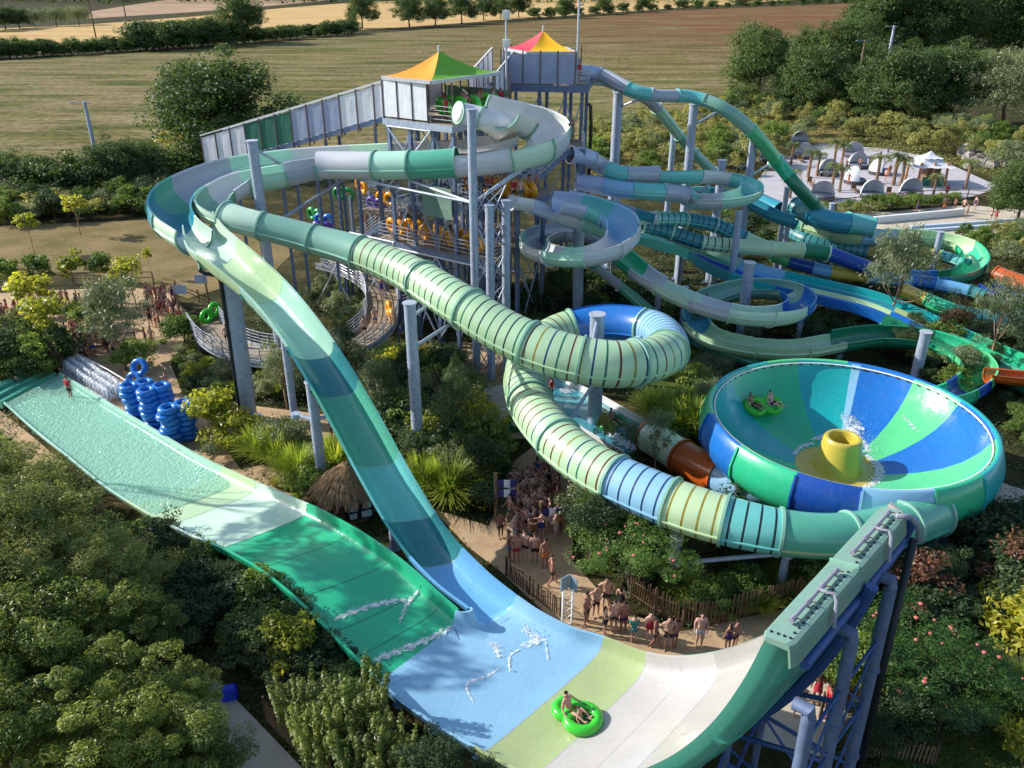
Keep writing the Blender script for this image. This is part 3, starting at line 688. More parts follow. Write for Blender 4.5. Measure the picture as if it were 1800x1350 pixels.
ribs = {15: [4, 0, 4], 16: [4, 4, 3], 17: [0, 1, 2, 3], 18: [2], 20: [3, 1, 0, 2], 21: [2, 3, 0, 0, 1, 2, 3, 0, 0, 0, 0, 0, 0], 22: [2], 23: [1], 24: [4]}
for k in range(len(segs)): ribs.setdefault(k, [4])
raft_slide, raft_fr = make_slide('raft_slide', 'long raft slide whose ribbed pale green tube loops round a post into the bowl', ctrl, segs, flange='sage', fl_every=3.4, nseg=28, ribs=ribs)
# --- the outer loop that feeds the chute
ctrl = [(806, 198, 16.75, .62), (830, 203, 16.5, .66), (857, 212, 16.2, .72), (884, 228, 15.5, .85), (876, 250, 14.8, 1.05), (815, 260, 14.2, 1.05), (740, 266, 13.6, 1.05), (680, 270, 13.4, 1.1), (600, 274, 13.2, 1.1), (500, 282, 12.9, 1.15), (405, 298, 12.5, 1.2), (325, 331, 12.1, 1.25), (298, 362, 11.7, 1.25), (308, 390, 11.3, 1.2), (342, 415, 10.95, 1.1)]
o_ = ('o', (-95, 116)); 
segs = [(1.6, 'white', 't'), (3.2, 'white', 't'), (7, 'cream', o_), (7.9, 'palemint', o_), (8.9, 'greywhite', o_), (9.9, 'mint', o_), (10.9, 'grey', o_), (11.5, 'seagreen', o_), (12.9, 'teal', o_), (14, 'palemint', o_)]
loop_slide, loop_fr = make_slide('outer_loop_slide', 'open pale green and grey flume sweeping round the outside of the upper loop', ctrl, segs, flange='sage', fl_every=2.2, nseg=22)

c_, t_, s_, u_, r_ = loop_fr(0.0); mb = MB(); n = 24   # domed end wall of the start tub
vs = []
for k, (rr_, b_) in enumerate(((1.02, .0), (.98, -.12), (.8, -.3), (.5, -.42), (.15, -.47))):
    for i in range(n): a = 2 * math.pi * i / n; vs.append(c_ + s_ * (r_ * rr_ * math.sin(a)) - u_ * (r_ * rr_ * math.cos(a)) + t_ * (b_ * r_ * .8))
mb.add(vs, [(k * n + i, k * n + (i + 1) % n, (k + 1) * n + (i + 1) % n, (k + 1) * n + i) for k in range(4) for i in range(n)] + [tuple(range(4 * n, 5 * n))])
mb.build('start_tub_wall', F('white'), loop_slide, smooth=True, autos=50)
# --- right-hand flumes
def S_(name, label, ctrl, segs, **k): return make_slide(name, label, ctrl, segs, **k)[0]
S_('drop_slide', 'long single tube slide on tall posts dropping to the beach, grey to dark green', [(1012, 126, 17.4, .55), (1055, 131, 17.1, .55), (1105, 156, 16.3, .52), (1155, 168, 15.8, .48), (1215, 170, 15.6, .5), (1272, 191, 14.8, .52), (1325, 234, 12.9, .54), (1368, 287, 10.3, .55), (1402, 328, 8.5, .55), (1438, 366, 6.4, .55), (1462, 388, 5.0, .55)],
   [(1, 'lilac', 't'), (2, 'grey', 't'), (2.8, 'tealmint', 't'), (3.6, 'grey', 't'), (4.4, 'tealmint', 't'), (5.9, 'sage', 't'), (6.9, 'freshgreen', 't'), (7.6, 'green', 't'), (10, 'darkgreen', 't')], fl_every=4, nseg=14)
S_('plunge_slide', 'straight green tube slide plunging behind the tall posts from the rear tower', [(1010, 138, 16.9, .5), (1060, 140, 16.6, .5), (1108, 160, 15.6, .5), (1140, 176, 14.6, .5), (1170, 208, 12.6, .5), (1205, 252, 9.8, .5), (1245, 294, 7.3, .5), (1290, 330, 5.2, .5), (1335, 352, 4.2, .55)],
   [(1.5, 'lilac', 't'), (2.4, 'tealmint', 't'), (3.5, 'grey', 't'), (4.7, 'mint', 't'), (6.2, 'sage', 't'), (8, 'palelime', 't')], fl_every=4, nseg=14)
S_('ring_slide', 'grey and mint open flume making a full ring right of the tower', [(1003, 272, 12.3, .62), (1032, 276, 12.0, .62), (1058, 292, 11.2, .62), (1085, 304, 10.9, .6), (1130, 306, 10.7, .6), (1200, 306, 10.5, .75), (1262, 306, 10.2, .85), (1312, 318, 9.8, .85), (1318, 337, 9.4, .85), (1270, 349, 9.0, .82), (1218, 348, 8.6, .8), (1206, 337, 8.2, .75), (1255, 335, 7.8, .7), (1310, 350, 7.2, .7), (1360, 374, 6.4, .75), (1400, 386, 5.9, .8)],
   [(1.3, 'lilac', 't'), (2.6, 'grey', 't'), (3.4, 'tealmint', 't'), (4.4, 'grey', 't'), (5.4, 'tealmint', ('o', (-95, 120))), (6.4, 'greywhite', ('o', (-95, 115))), (7.8, 'tealmint', ('o', (-95, 112))), (9, 'mint', ('o', (-95, 108))), (10, 'greywhite', ('o', (-95, 108))), (12, 'tealmint', 'o'), (15, 'teal', 'o')], fl_every=3, nseg=16)
S_('feeder_tube', 'short grey and teal closed tube running into the ring slide from the tower', [(1014, 320, 10.2, .62), (1050, 325, 10.0, .66), (1085, 332, 9.8, .66), (1130, 336, 9.6, .66), (1165, 338, 9.4, .68), (1192, 340, 9.2, .68), (1210, 345, 9.0, .68)],
   [(1.4, 'lilac', 't'), (2.6, 'lightblue', 't'), (4, 'tealmint', 't', 'mint'), (6, 'grey', 't')], fl_every=3, nseg=16)
S_('lagoon_slide', 'wide teal and lime flume curling past the beach wall with a dark open mouth', [(1330, 352, 4.9, .8), (1370, 372, 4.6, .9), (1420, 392, 4.3, 1.0), (1480, 408, 4.0, 1.05), (1530, 412, 3.8, 1.0), (1590, 414, 3.5, .95), (1650, 418, 3.2, .95), (1698, 432, 2.9, .95), (1716, 458, 2.6, .95), (1690, 480, 2.4, .95), (1635, 486, 2.3, .9), (1590, 482, 2.2, .85)],
   [(1, 'teal', 't'), (2, 'seagreen', 'o'), (3.6, 'palelime', ('o', (-100, 130)), 'ribgreen'), (4.6, 'lightblue', ('o', (-100, 130))), (6.2, 'ribgreen', ('o', (-110, 95))), (7, 'palelime', ('o', (-110, 95))), (8.4, 'green', ('o', (-110, 95))), (9.6, 'darkgreen', ('o', (-110, 95))), (11, 'blue', 'o')], fl_every=3, nseg=18)
S_('teal_cover_tube', 'short teal closed tube above the lime flume near the beach wall', [(1395, 362, 6.2, .75), (1425, 378, 5.8, .85), (1465, 390, 5.5, .9), (1505, 394, 5.3, .9), (1535, 400, 5.1, .85)], [(1, 'darkteal', 't'), (2.6, 'teal', 't'), (4, 'tealmint', 't')], fl_every=3, nseg=16)
# big helix by the tower
S_('helix_slide', 'broad white and mint open flume coiling round a thick post beside the tower', [(980, 352, 11.2, .85), (1020, 358, 10.8, .95), (1060, 371, 10.3, 1.0), (1092, 391, 9.8, 1.05), (1092, 418, 9.3, 1.05), (1055, 437, 8.9, 1.0), (1005, 444, 8.6, .98), (952, 436, 8.3, .98), (938, 420, 8.0, .95), (965, 406, 7.7, .95), (1020, 404, 7.3, .95), (1062, 416, 6.9, .9), (1082, 436, 6.5, .85), (1110, 462, 6.0, .85), (1145, 488, 5.5, .85), (1190, 512, 5.0, .9), (1250, 535, 4.7, .9), (1320, 549, 4.4, .92), (1385, 546, 4.1, .95), (1410, 528, 3.9, .95), (1380, 508, 3.6, .95), (1315, 505, 3.4, .92), (1250, 522, 3.1, .9), (1222, 548, 2.8, .9), (1240, 582, 2.6, .95), (1310, 603, 2.4, .98), (1400, 608, 2.2, .95), (1475, 597, 2.0, .92), (1550, 588, 1.9, .92), (1640, 598, 1.8, .95), (1700, 624, 1.6, .98), (1722, 655, 1.5, 1.0), (1690, 685, 1.3, 1.0), (1640, 700, 1.2, .95)],
   [(1.2, 'lilac', ('o', (-118, 95))), (2.2, 'tealmint', ('o', (-118, 95))), (3.5, 'lightblue', ('o', (-118, 95))), (4.5, 'greywhite', ('o', (-110, 92))), (5.6, 'greywhite', ('o', (-105, 92))), (6.6, 'mint', ('o', (-100, 92)), 'palemint'), (7.5, 'greywhite', ('o', (-100, 92))), (8.4, 'mint', ('o', (-105, 92))), (12, 'grey', ('o', (-105, 92))), (13.4, 'green', ('o', (-100, 100))), (14.4, 'greywhite', ('o', (-100, 100))), (15.6, 'palemint', ('o', (-90, 105))), (16.5, 'greywhite', ('o', (-92, 100))), (18.3, 'palemint', ('o', (-95, 112)), 'ribgreen'), (19.7, 'blue', ('o', (-95, 112))), (22.3, 'sage', ('o', (-95, 112))), (23.6, 'teal', ('o', (-95, 108))), (25.2, 'ribgreen', ('o', (-95, 100)), 'palemint'), (27, 'ribgreen', ('o', (-92, 98)), 'palemint'), (29, 'darkgreen', ('o', (-112, 95))), (30, 'green', ('o', (-112, 95))), (31.5, 'freshgreen', ('o', (-112, 95))), (32, 'deepblue', ('o', (-112, 95))), (33, 'green', ('o', (-112, 95)))], fl_every=3.2, nseg=22)
S_('inner_flume', 'narrow pale grey flume starting at the tower deck and joining the coil round the post', [(902, 349, 11.2, .72), (930, 354, 10.9, .72), (962, 366, 10.3, .72), (1005, 383, 9.6, .72), (1045, 394, 9.1, .72), (1072, 405, 8.6, .7)], [(1.1, 'greywhite', ('o', (-95, 110))), (2.3, 'lilac', ('o', (-95, 110))), (3.4, 'greywhite', ('o', (-95, 110))), (5, 'mint', ('o', (-95, 110)))], fl_every=3, nseg=16)
S_('rear_flume', 'slim blue grey flume running behind the coil towards the ribbed teal tube', [(1005, 340, 10.0, .55), (1045, 348, 9.5, .55), (1085, 360, 8.8, .55), (1125, 374, 8.2, .5), (1150, 382, 7.9, .5)], [(1.6, 'lilac', 'o'), (2.8, 'grey', 'o'), (4, 'teal', 'o')], fl_every=3, nseg=14)
S_('ribbed_teal_tube', 'ribbed teal tube slide running right below the ring slide', [(1112, 382, 7.4, .52), (1150, 384, 7.2, .55), (1205, 386, 6.8, .6), (1258, 396, 6.2, .6), (1300, 415, 5.4, .6), (1335, 430, 4.8, .55), (1370, 440, 4.3, .5)], [(1.05, 'greywhite', 't'), (2, 'tealmint', 'r', 'mint'), (4.3, 'teal', 'r', 'tealmint'), (6, 'palelime', 't')], ribs=[4], flange='mint', fl_every=3.4, nseg=16)
S_('ribbed_green_tube', 'pale green ribbed tube slide ending in a dark green and deep blue stretch', [(1130, 398, 6.6, .55), (1175, 408, 6.1, .55), (1235, 426, 5.4, .58), (1290, 432, 5.1, .6), (1350, 437, 4.8, .62), (1408, 440, 4.5, .62), (1455, 446, 4.2, .62), (1500, 462, 3.6, .6), (1540, 476, 3.1, .58)], [(2, 'darkteal', 'r', 'teal'), (3.1, 'ribgreen', 'r', 'mint'), (5, 'palelime', 't', 'ribgreen'), (6, 'darkgreen', 't'), (8, 'deepblue', 't')], ribs=[4], flange='palemint', fl_every=3.2, nseg=16)
S_('four_colour_tube', 'low tube slide in green, navy, sky blue and yellow behind the racer lanes', [(1360, 448, 3.6, .55), (1390, 460, 3.1, .55), (1430, 472, 2.7, .55), (1470, 480, 2.5, .55), (1510, 484, 2.4, .55), (1560, 490, 2.2, .55), (1610, 494, 2.0, .55), (1645, 500, 1.9, .55), (1695, 510, 1.7, .52), (1730, 520, 1.6, .5)], [(.9, 'freshgreen', 't'), (2, 'deepblue', 't'), (2.8, 'skyblue', 't'), (4.3, 'yellow', 't'), (5.8, 'lightblue', 't'), (7, 'blue', 't'), (8.2, 'skyblue', 't'), (9, 'darkteal', 'r')], ribs=[4], fl_every=4, nseg=16)
S_('yellow_green_tube', 'tube slide going from dull yellow to ribbed green at the right edge', [(1590, 512, 1.9, .6), (1630, 530, 1.7, .62), (1680, 548, 1.5, .6), (1740, 560, 1.4, .6), (1800, 563, 1.3, .6), (1870, 566, 1.2, .6)], [(1, 'yellow', 't'), (2.4, 'green', 't', 'freshgreen'), (5, 'tealmint', 'r', 'mint')], ribs=[4], fl_every=4, nseg=16)
S_('orange_tube', 'orange tube slide at the right edge above the blue flume', [(1750, 482, 2.2, .7), (1785, 496, 2.0, .75), (1840, 512, 1.8, .75), (1900, 530, 1.6, .75)], [(3, 'orange', 't')], fl_every=4, nseg=16)
S_('blue_flume', 'bright blue flume with a pale splash panel at the right edge', [(1735, 500, 1.9, .8), (1765, 516, 1.7, .9), (1800, 530, 1.5, .95), (1860, 545, 1.3, .95)], [(1, 'deepblue', 'o'), (3, 'skyblue', 'o')], fl_every=4, nseg=16)
S_('low_orange_flume', 'low orange flume leaving the green loop at the right edge', [(1738, 656, 1.9, .55), (1775, 660, 1.8, .6), (1830, 664, 1.7, .6), (1900, 668, 1.6, .6)], [(3, 'orange', 'o')], fl_every=4, nseg=14)
S_('low_ring_tube', 'small yellow and mint ribbed tube inside the green ring at the right', [(1610, 440, 2.3, .5), (1640, 446, 2.2, .5), (1675, 456, 2.0, .5), (1702, 466, 1.8, .5)], [(1.4, 'yellow', 't'), (3, 'tealmint', 'r', 'mint')], ribs=[4], fl_every=3, nseg=14)
S_('netted_teal_tube', 'dark ribbed teal tube under the lime flume', [(1385, 405, 3.2, .6), (1420, 422, 3.0, .65), (1470, 434, 2.7, .65), (1520, 442, 2.4, .65)], [(3, 'darkteal', 'r')], ribs=[4], fl_every=3, nseg=14)
# straight covered chute
S_('speed_chute', 'straight narrow green chute diving beneath the coil slides', [(1010, 432, 7.8, .62), (1050, 462, 6.4, .62), (1100, 503, 4.6, .62), (1160, 555, 2.5, .62), (1205, 585, 1.4, .62), (1270, 612, .9, .62), (1330, 632, .75, .62)], [(1, 'seagreen', ('o', (-85, 85))), (1.9, 'grey', ('o', (-85, 85))), (3, 'seagreen', ('o', (-85, 85)), 'mint'), (5, 'darkteal', ('o', (-85, 85))), (6, 'seagreen', ('o', (-85, 85)))], fl_every=3, nseg=12)

# --- multi-lane mat racer
def racer():
    ctr = [(975, 384, 7.2), (1040, 394, 6.9), (1100, 408, 6.4), (1160, 426, 5.6), (1220, 449, 4.4), (1290, 478, 3.4), (1370, 500, 3.0), (1450, 518, 2.7), (1530, 538, 2.3), (1600, 568, 1.7), (1680, 606, 1.2), (1760, 642, .9), (1860, 685, .7)]
    pts = [P(*c) for c in ctr]; root = thing('mat_racer', 'wide straight mat racing slide with four parallel teal, lime and blue lanes', 'water slide', (pts[0].x, pts[0].y, 0))
    us = np.linspace(0, len(pts) - 1, (len(pts) - 1) * 6 + 1)
    bands = [(0, 2, ('lilac', 'lilac', 'greywhite', 'lilac')), (2, 3.5, ('tealmint', 'mint', 'tealmint', 'seagreen')), (3.5, 5, ('mint', 'seagreen', 'deepblue', 'darkteal')), (5, 6, ('lightblue', 'skyblue', 'blue', 'tealblue')), (6, 8.5, ('tealblue', 'teal', 'palelime', 'blue')), (8.5, 10, ('tealblue', 'lime', 'blue', 'darkgreen')), (10, 12, ('green', 'green', 'seagreen', 'darkgreen'))]
    half = 1.9
    def fr(u):
        a, b = spline(pts, max(0, u - .05)), spline(pts, min(len(pts) - 1, u + .05)); t = (b - a).normalized(); s = t.cross(Vector((0, 0, 1))).normalized(); return spline(pts, u), s, s.cross(t)
    for u0, u1, cols in bands:
        uu = [u for u in us if u0 - 1e-6 <= u <= u1 + 1e-6]
        for li in range(4):
            mb = MB(); w0 = half - li * .95; w1 = w0 - .95
            pr = [(w0, .28), (w0 - .07, .28), (w0 - .11, .06), (w0 - .22, .0), (w1 + .2, .0), (w1 + .1, .06), (w1 + .07, .28), (w1, .28), (w1, -.12), (w0, -.12)]
            if li == 0: pr[0] = (w0 + .05, .55); pr[1] = (w0 - .05, .55); pr[-1] = (w0 + .05, -.2)
            if li == 3: pr[6] = (w1 + .05, .5); pr[7] = (w1 - .05, .5); pr[8] = (w1 - .05, -.2)
            # lanes lie left (far) to right (near): s points right of travel
            vs = []
            for u in uu:
                c, s, up = fr(u); vs += [c - s * w + up * h for w, h in pr]
            n = len(pr); mb.add(vs, [(k * n + j, k * n + (j + 1) % n, (k + 1) * n + (j + 1) % n, (k + 1) * n + j) for k in range(len(uu) - 1) for j in range(n)])
            mb.build('lane', F(cols[li]), root, smooth=True, autos=30)
        mb = MB(); c, s, up = fr(u1 - 1e-4); c2, _, _ = fr(max(0, u1 - .05)); t = (c - c2).normalized()
        mb.box(c - up * .2, (.14, half * 2 + .2, .22), axes=(t, s, up)); mb.build('joint_flange', F('tealmint'), root)
    return root
racer()

# ================================================================ THE BOWL
def bowl():
    ctr = P(1497, 741, 4.5); ctr = Vector((16.85, 36.5, 0)); zr, RR = 4.6, 6.65
    root = thing('bowl_slide', 'huge funnel bowl slide in blue and green wedges with a yellow cone in the middle', 'water slide', ctr)
    nA = 144
    inner = [(RR, 0), (RR - .12, -.25), (RR - .5, -.9), (RR - 1.1, -1.55), (RR - 1.9, -2.1), (RR - 2.9, -2.55), (RR - 4.0, -2.9), (RR - 4.55, -3.02)]
    outer = [(RR, 0), (RR + .12, .07), (RR + .25, 0), (RR + .42, -.45), (RR + .58, -.95), (RR + .55, -1.5), (RR + .25, -2.05), (RR - .35, -2.5), (RR - 1.3, -2.9), (RR - 3, -3.25), (RR - 4.4, -3.35)]
    def wedge(prof, a0, a1, m, name):
        k = max(2, int(nA * (a1 - a0) / 360)); mb = MB(); n = len(prof)
        vs = [ctr + Vector((r * math.cos(R(a)), r * math.sin(R(a)), zr + z)) for a in np.linspace(a0, a1, k + 1) for r, z in prof]
        mb.add(vs, [(i * n + j, (i + 1) * n + j, (i + 1) * n + j + 1, i * n + j + 1) for i in range(k) for j in range(n - 1)])
        return mb.build(name, m, root, smooth=True, autos=60)
    # angle 0 = +x (right), 90 = away from camera, 180 = left, 270 = towards camera
    for a0, a1, c in ((-20, 14, 'blue'), (14, 39, 'freshgreen'), (39, 64, 'blue'), (64, 68, 'lightblue'), (68, 94, 'tealblue'), (94, 137, 'green'), (137, 172, 'tealblue'), (172, 205, 'freshgreen'), (205, 250, 'tealblue'), (250, 300, 'green'), (300, 340, 'freshgreen')):
        wedge(inner, a0, a1, FW(c), 'bowl_wedge')
    for a0, a1, c in ((-55, -15, 'tealblue'), (-15, 30, 'tealblue'), (30, 70, 'blue'), (70, 110, 'freshgreen'), (110, 150, 'tealblue'), (150, 178, 'freshgreen'), (178, 206, 'blue'), (206, 232, 'green'), (232, 255, 'deepblue'), (255, 281, 'lightblue'), (281, 305, 'green')):
        wedge(outer, a0, a1, F(c), 'outer_shell')
        mb = MB(); n = len(outer) - 2
        for q in (a0,):
            d = Vector((math.cos(R(q)), math.sin(R(q)), 0)); tt = Vector((-d.y, d.x, 0)); vs = []
            for r, z in outer[2:]: vs += [ctr + d * (r) + Vector((0, 0, zr + z)) - tt * .05, ctr + d * (r + .09) + Vector((0, 0, zr + z - .02)) - tt * .05, ctr + d * (r + .09) + Vector((0, 0, zr + z - .02)) + tt * .05, ctr + d * r + Vector((0, 0, zr + z)) + tt * .05]
            mb.add(vs, [(i * 4 + j, i * 4 + j + 1, i * 4 + 5 + j, i * 4 + 4 + j) for i in range(n - 2) for j in range(3)])
        mb.build('joint_flange', F(c), root)
    mb = MB(); mb.torus(ctr + Vector((0, 0, zr - .12)), (1, 0, 0), (0, 1, 0), RR - .13, .045, 96, 6); mb.build('water_pipe', M_white, root, smooth=True)
    mb = MB()
    for i in range(70): 
        a = 2 * math.pi * i / 70; d = Vector((math.cos(a), math.sin(a), 0)); mb.box(ctr + d * (RR - .14) + Vector((0, 0, zr - .17)), (.09, .12, .08), a)
    mb.build('nozzle_row', M_dark, root)
    fl = [(2.3, -2.98), (2.0, -3.05), (1.4, -3.09), (1.26, -3.02), (1.18, -2.85), (.95, -1.4), (.92, -1.3), (.85, -1.23), (.72, -1.23), (.66, -1.29), (.64, -1.4), (.62, -2.2)]
    k = 40; n = len(fl); mb = MB(); vs = [ctr + Vector((r * math.cos(2 * math.pi * i / k), r * math.sin(2 * math.pi * i / k), zr + z)) for i in range(k) for r, z in fl]
    mb.add(vs, [(i * n + j, ((i + 1) % k) * n + j, ((i + 1) % k) * n + j + 1, i * n + j + 1) for i in range(k) for j in range(n - 1)])
    mb.build('centre_cone', F('yellow'), root, smooth=True, autos=32)
    mb = MB(); mb.v = [tuple(ctr + Vector((.63 * math.cos(2 * math.pi * i / 24), .63 * math.sin(2 * math.pi * i / 24), zr - 2.15))) for i in range(24)]; mb.f = [tuple(range(24))]; mb.m = [0]; mb.build('cone_floor', M_dark, root)
    mb = MB()
    for i in range(0): 
        a = R(195); d = Vector((math.cos(a), math.sin(a), 0)); tt = Vector((-d.y, d.x, 0))
        mb.add([ctr + d * 1.15 + tt * .5 + Vector((0, 0, zr - 2.2)), ctr + d * 1.15 - tt * .5 + Vector((0, 0, zr - 2.2)), ctr + d * 2.3 - tt * .7 + Vector((0, 0, zr - 2.98)), ctr + d * 2.3 + tt * .7 + Vector((0, 0, zr - 2.98))], [(0, 1, 2, 3)])
    # six legs under the bowl
    for a in (200, 235, 270, 305, 340, 20, 60, 120, 160):
        d = Vector((math.cos(R(a)), math.sin(R(a)), 0)); mb = MB(); mb.cyl(ctr + d * (RR - .6), ctr + d * (RR - .6) + Vector((0, 0, zr - 2.5)), .16, n=10); mb.build('leg', M_steeld, root, smooth=True, autos=40)
    return root, ctr, zr, RR
BOWL, BC, BZ, BR = bowl()
def BP(a, r):
    prof = [(0, -3.05), (2.1, -3.02), (2.65, -2.9), (3.75, -2.55), (4.75, -2.1), (5.55, -1.55), (6.15, -.9), (6.53, -.25), (6.65, 0)]
    return BC + Vector((r * math.cos(R(a)), r * math.sin(R(a)), BZ + float(np.interp(r, [p[0] for p in prof], [p[1] for p in prof]))))
foam('foam', [BP(70, 4.5), BP(60, 3.6), BP(58, 3.0), BP(40, 2.4), BP(15, 2.2), BP(-15, 2.2), BP(-50, 2.1), BP(-80, 2.2)], .16, 420, .08)
foam('foam', [BP(100, 2.6), BP(85, 2.9), BP(72, 3.4)], .18, 120, .06); foam('foam', [BP(66, 4.6), BP(60, 4.0), BP(64, 3.4), BP(56, 2.8), BP(48, 2.4)], .3, 420, .16); foam('foam', [BP(58, 3.6), BP(44, 3.0), BP(30, 2.5)], .22, 260, .14); foam('foam', [BP(10, 2.3), BP(-20, 2.2), BP(-50, 2.1)], .25, 160, .06)
foam('foam', [BP(35, 5.4), BP(28, 5.2), BP(20, 5.0)], .15, 60, .05)
foam('foam', [BP(150, 2.2), BP(125, 2.3), BP(100, 2.4)], .14, 120, .05)

# exit tube of the bowl and its landing trough
S_('bowl_exit_tube', 'curved exit tube under the bowl, light blue then orange then pale green', [(1395, 862, 1.5, .95), (1330, 858, 1.35, .95), (1280, 845, 1.25, .95), (1225, 818, 1.15, .95), (1175, 788, 1.1, .92), (1140, 766, 1.05, .92)], [(2.3, 'lightblue', 't'), (3.5, 'orange', 't'), (5, 'palemint', 't')], fl_every=5, nseg=22, flange='orange', seam=False)
rows = [((1098, 792, .8), (1165, 752, .8), .9), ((1060, 772, .8), (1118, 730, .8), .85), ((1010, 742, .8), (1065, 700, .8), .8), ((965, 712, .8), (1010, 672, .8), .8), ((945, 690, .8), (975, 652, .8), .8)]
rows = [(P(*a), P(*b), d) for a, b, d in rows]; LAND = trough_rows(rows, 6, LIPT)
land = thing('landing_trough', 'white landing trough with churning water at the end of the bowl exit tube', 'splash pool', P(1060, 740, 0)); trough_part('trough', LAND, 0, 4, F('white'), land)
mb = MB(); vs = []
for u, a, b in LAND: vs += [Vector((a[2].x, a[2].y, .42)), Vector((a[-3].x, a[-3].y, .42))]
mb.add(vs, [(i * 2, i * 2 + 1, i * 2 + 3, i * 2 + 2) for i in range(len(LAND) - 1)]); structure('trough_water', mb, M_water2)
foam('foam', [P(1120, 790, .45), P(1095, 775, .45), P(1070, 758, .45)], .3, 300, .06)
foam('foam', [P(985, 690, .45), P(1000, 685, .45), P(1010, 678, .45)], .3, 140, .05)

# ================================================================ POSTS
def pole(top, r, label, base=None, arms=(), cap=True, lean=None, m=None, name='support_post'):
    """steel post; arms are (end point, height on post)"""
    b = Vector((top.x, top.y, 0)) if base is None else base
    root = thing(name, label, 'support post', b); mb = MB()
    mb.cyl(b, top, r, r * .98, 18); k = int(max(1, top.z // 4))
    for i in range(1, k + 1):
        q = b.lerp(top, i / (k + 1)); mb.cyl(q, q + (top - b).normalized() * .05, r + .015, n=18)
    mb.build('shaft', m or M_steel, root, smooth=True, autos=40)
    mb = MB(); mb.cyl(b, b + Vector((0, 0, .06)), r * 1.7, n=18); mb.build('base_plate', M_steeld, root)
    if cap: mb = MB(); mb.cyl(top, top + (top - b).normalized() * .05, r + .06, n=18); mb.build('cap_plate', M_rail, root, smooth=True, autos=40)
    for e, h in arms:
        mb = MB(); q = b.lerp(top, h / top.z); mb.cyl(q, e, .1, n=8); mb.cyl(e - Vector((0, 0, .14)), e + Vector((0, 0, .06)), .26, n=10)
        mb.build('arm', M_steel, root, smooth=True, autos=40)
    return root
def rf(u): return raft_fr(u)[0]
bp = P(438, 737, 0); tp = Q(404, 486, bp.y + .1)
pole(tp, .5, 'thick leaning grey post under the junction of the loop and the chute', base=bp)
mb = MB(); yy = bp.y - .3; q0 = Q(424, 735, yy); q0.z = 0; mb.tubepath([q0, Q(390, 510, yy), Q(387, 492, yy), Q(381, 484, yy), Q(360, 481, yy), Q(352, 475, yy), Q(350, 462, yy + .6)], .12)
dpipe = mb.build('drain_pipe', M_dark, smooth=True, autos=50); tag(dpipe, 'dark drain pipe bent over at its top beside the thick leaning post', 'pipe')
pole(Q(720, 533, P(738, 825).y), .31, 'tall galvanised post left of the ribbed tube, rising from the middle shrubs', base=P(738, 825), arms=[(rf(19.0) - Vector((0, 0, 1.1)), 7.3), (rf(18.5) - Vector((0, 0, 1.0)), 9.0)])
b_ = P(1045, 752); pole(Q(1050, 553, b_.y), .42, 'fat galvanised post in the middle of the ribbed tube loop', base=b_, arms=[(rf(22.6) - Vector((0, 0, 1)), 5.6), (rf(25.4) - Vector((0, 0, 1)), 5.6), (rf(21.3) - Vector((0, 0, .9)), 7.0), (rf(28.6) + Vector((.7, 0, -.8)), 3.2)])
b_ = P(1015, 588); pole(Q(1017, 378, b_.y), .4, 'thick pale post in the middle of the coil slide', base=b_)
t_ = P(1318, 462, 6.0); pole(t_, .38, 'thick post in the middle of the second coil over the racer lanes')
t_ = P(1628, 584, 3.6); pole(t_, .35, 'blue grey post inside the green loop behind the bowl')
pole(P(1190, 945, 2.6), .25, 'short forked post under the last ribbed stretch before the bowl', arms=[(rf(33.2) - Vector((0, 0, 1.0)), 1.2), (rf(31.4) - Vector((0, 0, 1.1)), 2.4)])
for px, py, z, r, lb in ((1087, 163, 15.4, .42, 'very thick blue grey post under the bend of the drop slide'), (1220, 184, 14.9, .36, 'tall pale post under the crest of the drop slide'), (1325, 246, 12.2, .33, 'post under the middle of the drop slide with a side strut'),
    (1184, 236, 10.2, .3, 'slim post under the plunge slide'), (1270, 282, 10.6, .36, 'post standing inside the ring slide'), (1384, 330, 8.0, .22, 'thin post near the foot of the drop slide'), (1463, 358, 5.6, .24, 'blue post by the dark mouth of the lagoon slide'),
    (1654, 408, 4.4, .26, 'silver post inside the green ring by the right plaza'), (1088, 310, 10.2, .28, 'grey post under the start of the ring slide'), (1205, 352, 7.8, .26, 'post under the left end of the ring slide'), (1300, 372, 8.2, .26, 'post under the front of the ring slide'), (1262, 396, 5.4, .24, 'post under the ribbed teal tube'),
    (1480, 602, 1.4, .2, 'short post under the long low green flume'), (1412, 538, 3.0, .2, 'post under the right side of the second coil'), (1302, 600, 1.6, .3, 'post stub under the lower coil'), (1205, 505, 4.2, .2, 'blue post under the white flume beside the speed chute'), (1160, 490, 4.6, .2, 'blue post behind the speed chute'), (1385, 395, 5.0, .22, 'pale post under the teal flume right of the ring'),
    (546, 672, 6.3, .27, 'galvanised post under the middle of the steep chute'), (497, 575, 7.0, .22, 'slim post behind the top of the steep chute'), (690, 925, 1.3, .2, 'short post under the lower part of the steep chute'), (1655, 905, 2.2, .22, 'blue post under the right side of the bowl tube'), (1385, 960, 2.6, .18, 'short post under the smooth end of the ribbed tube'), (1512, 700, 1.0, .2, 'low post behind the bowl')):
    arms = []
    t_ = P(px, py, z)
    if px == 1087: arms = [(P(1130, 172, 15.2), 14.2)]
    if px == 1220: arms = [(P(1262, 196, 14.2), 13.2)]
    if px == 1325: arms = [(P(1362, 283, 9.8), 9.2)]
    if px == 1270: arms = [(P(1330, 340, 8.5), 9.5), (P(1215, 345, 7.9), 9.2)]
    if px == 546: arms = [(P(592, 728, 4.3), 4.2), (P(520, 728, 4.2), 4.1)]
    pole(t_, r, lb, arms=arms)
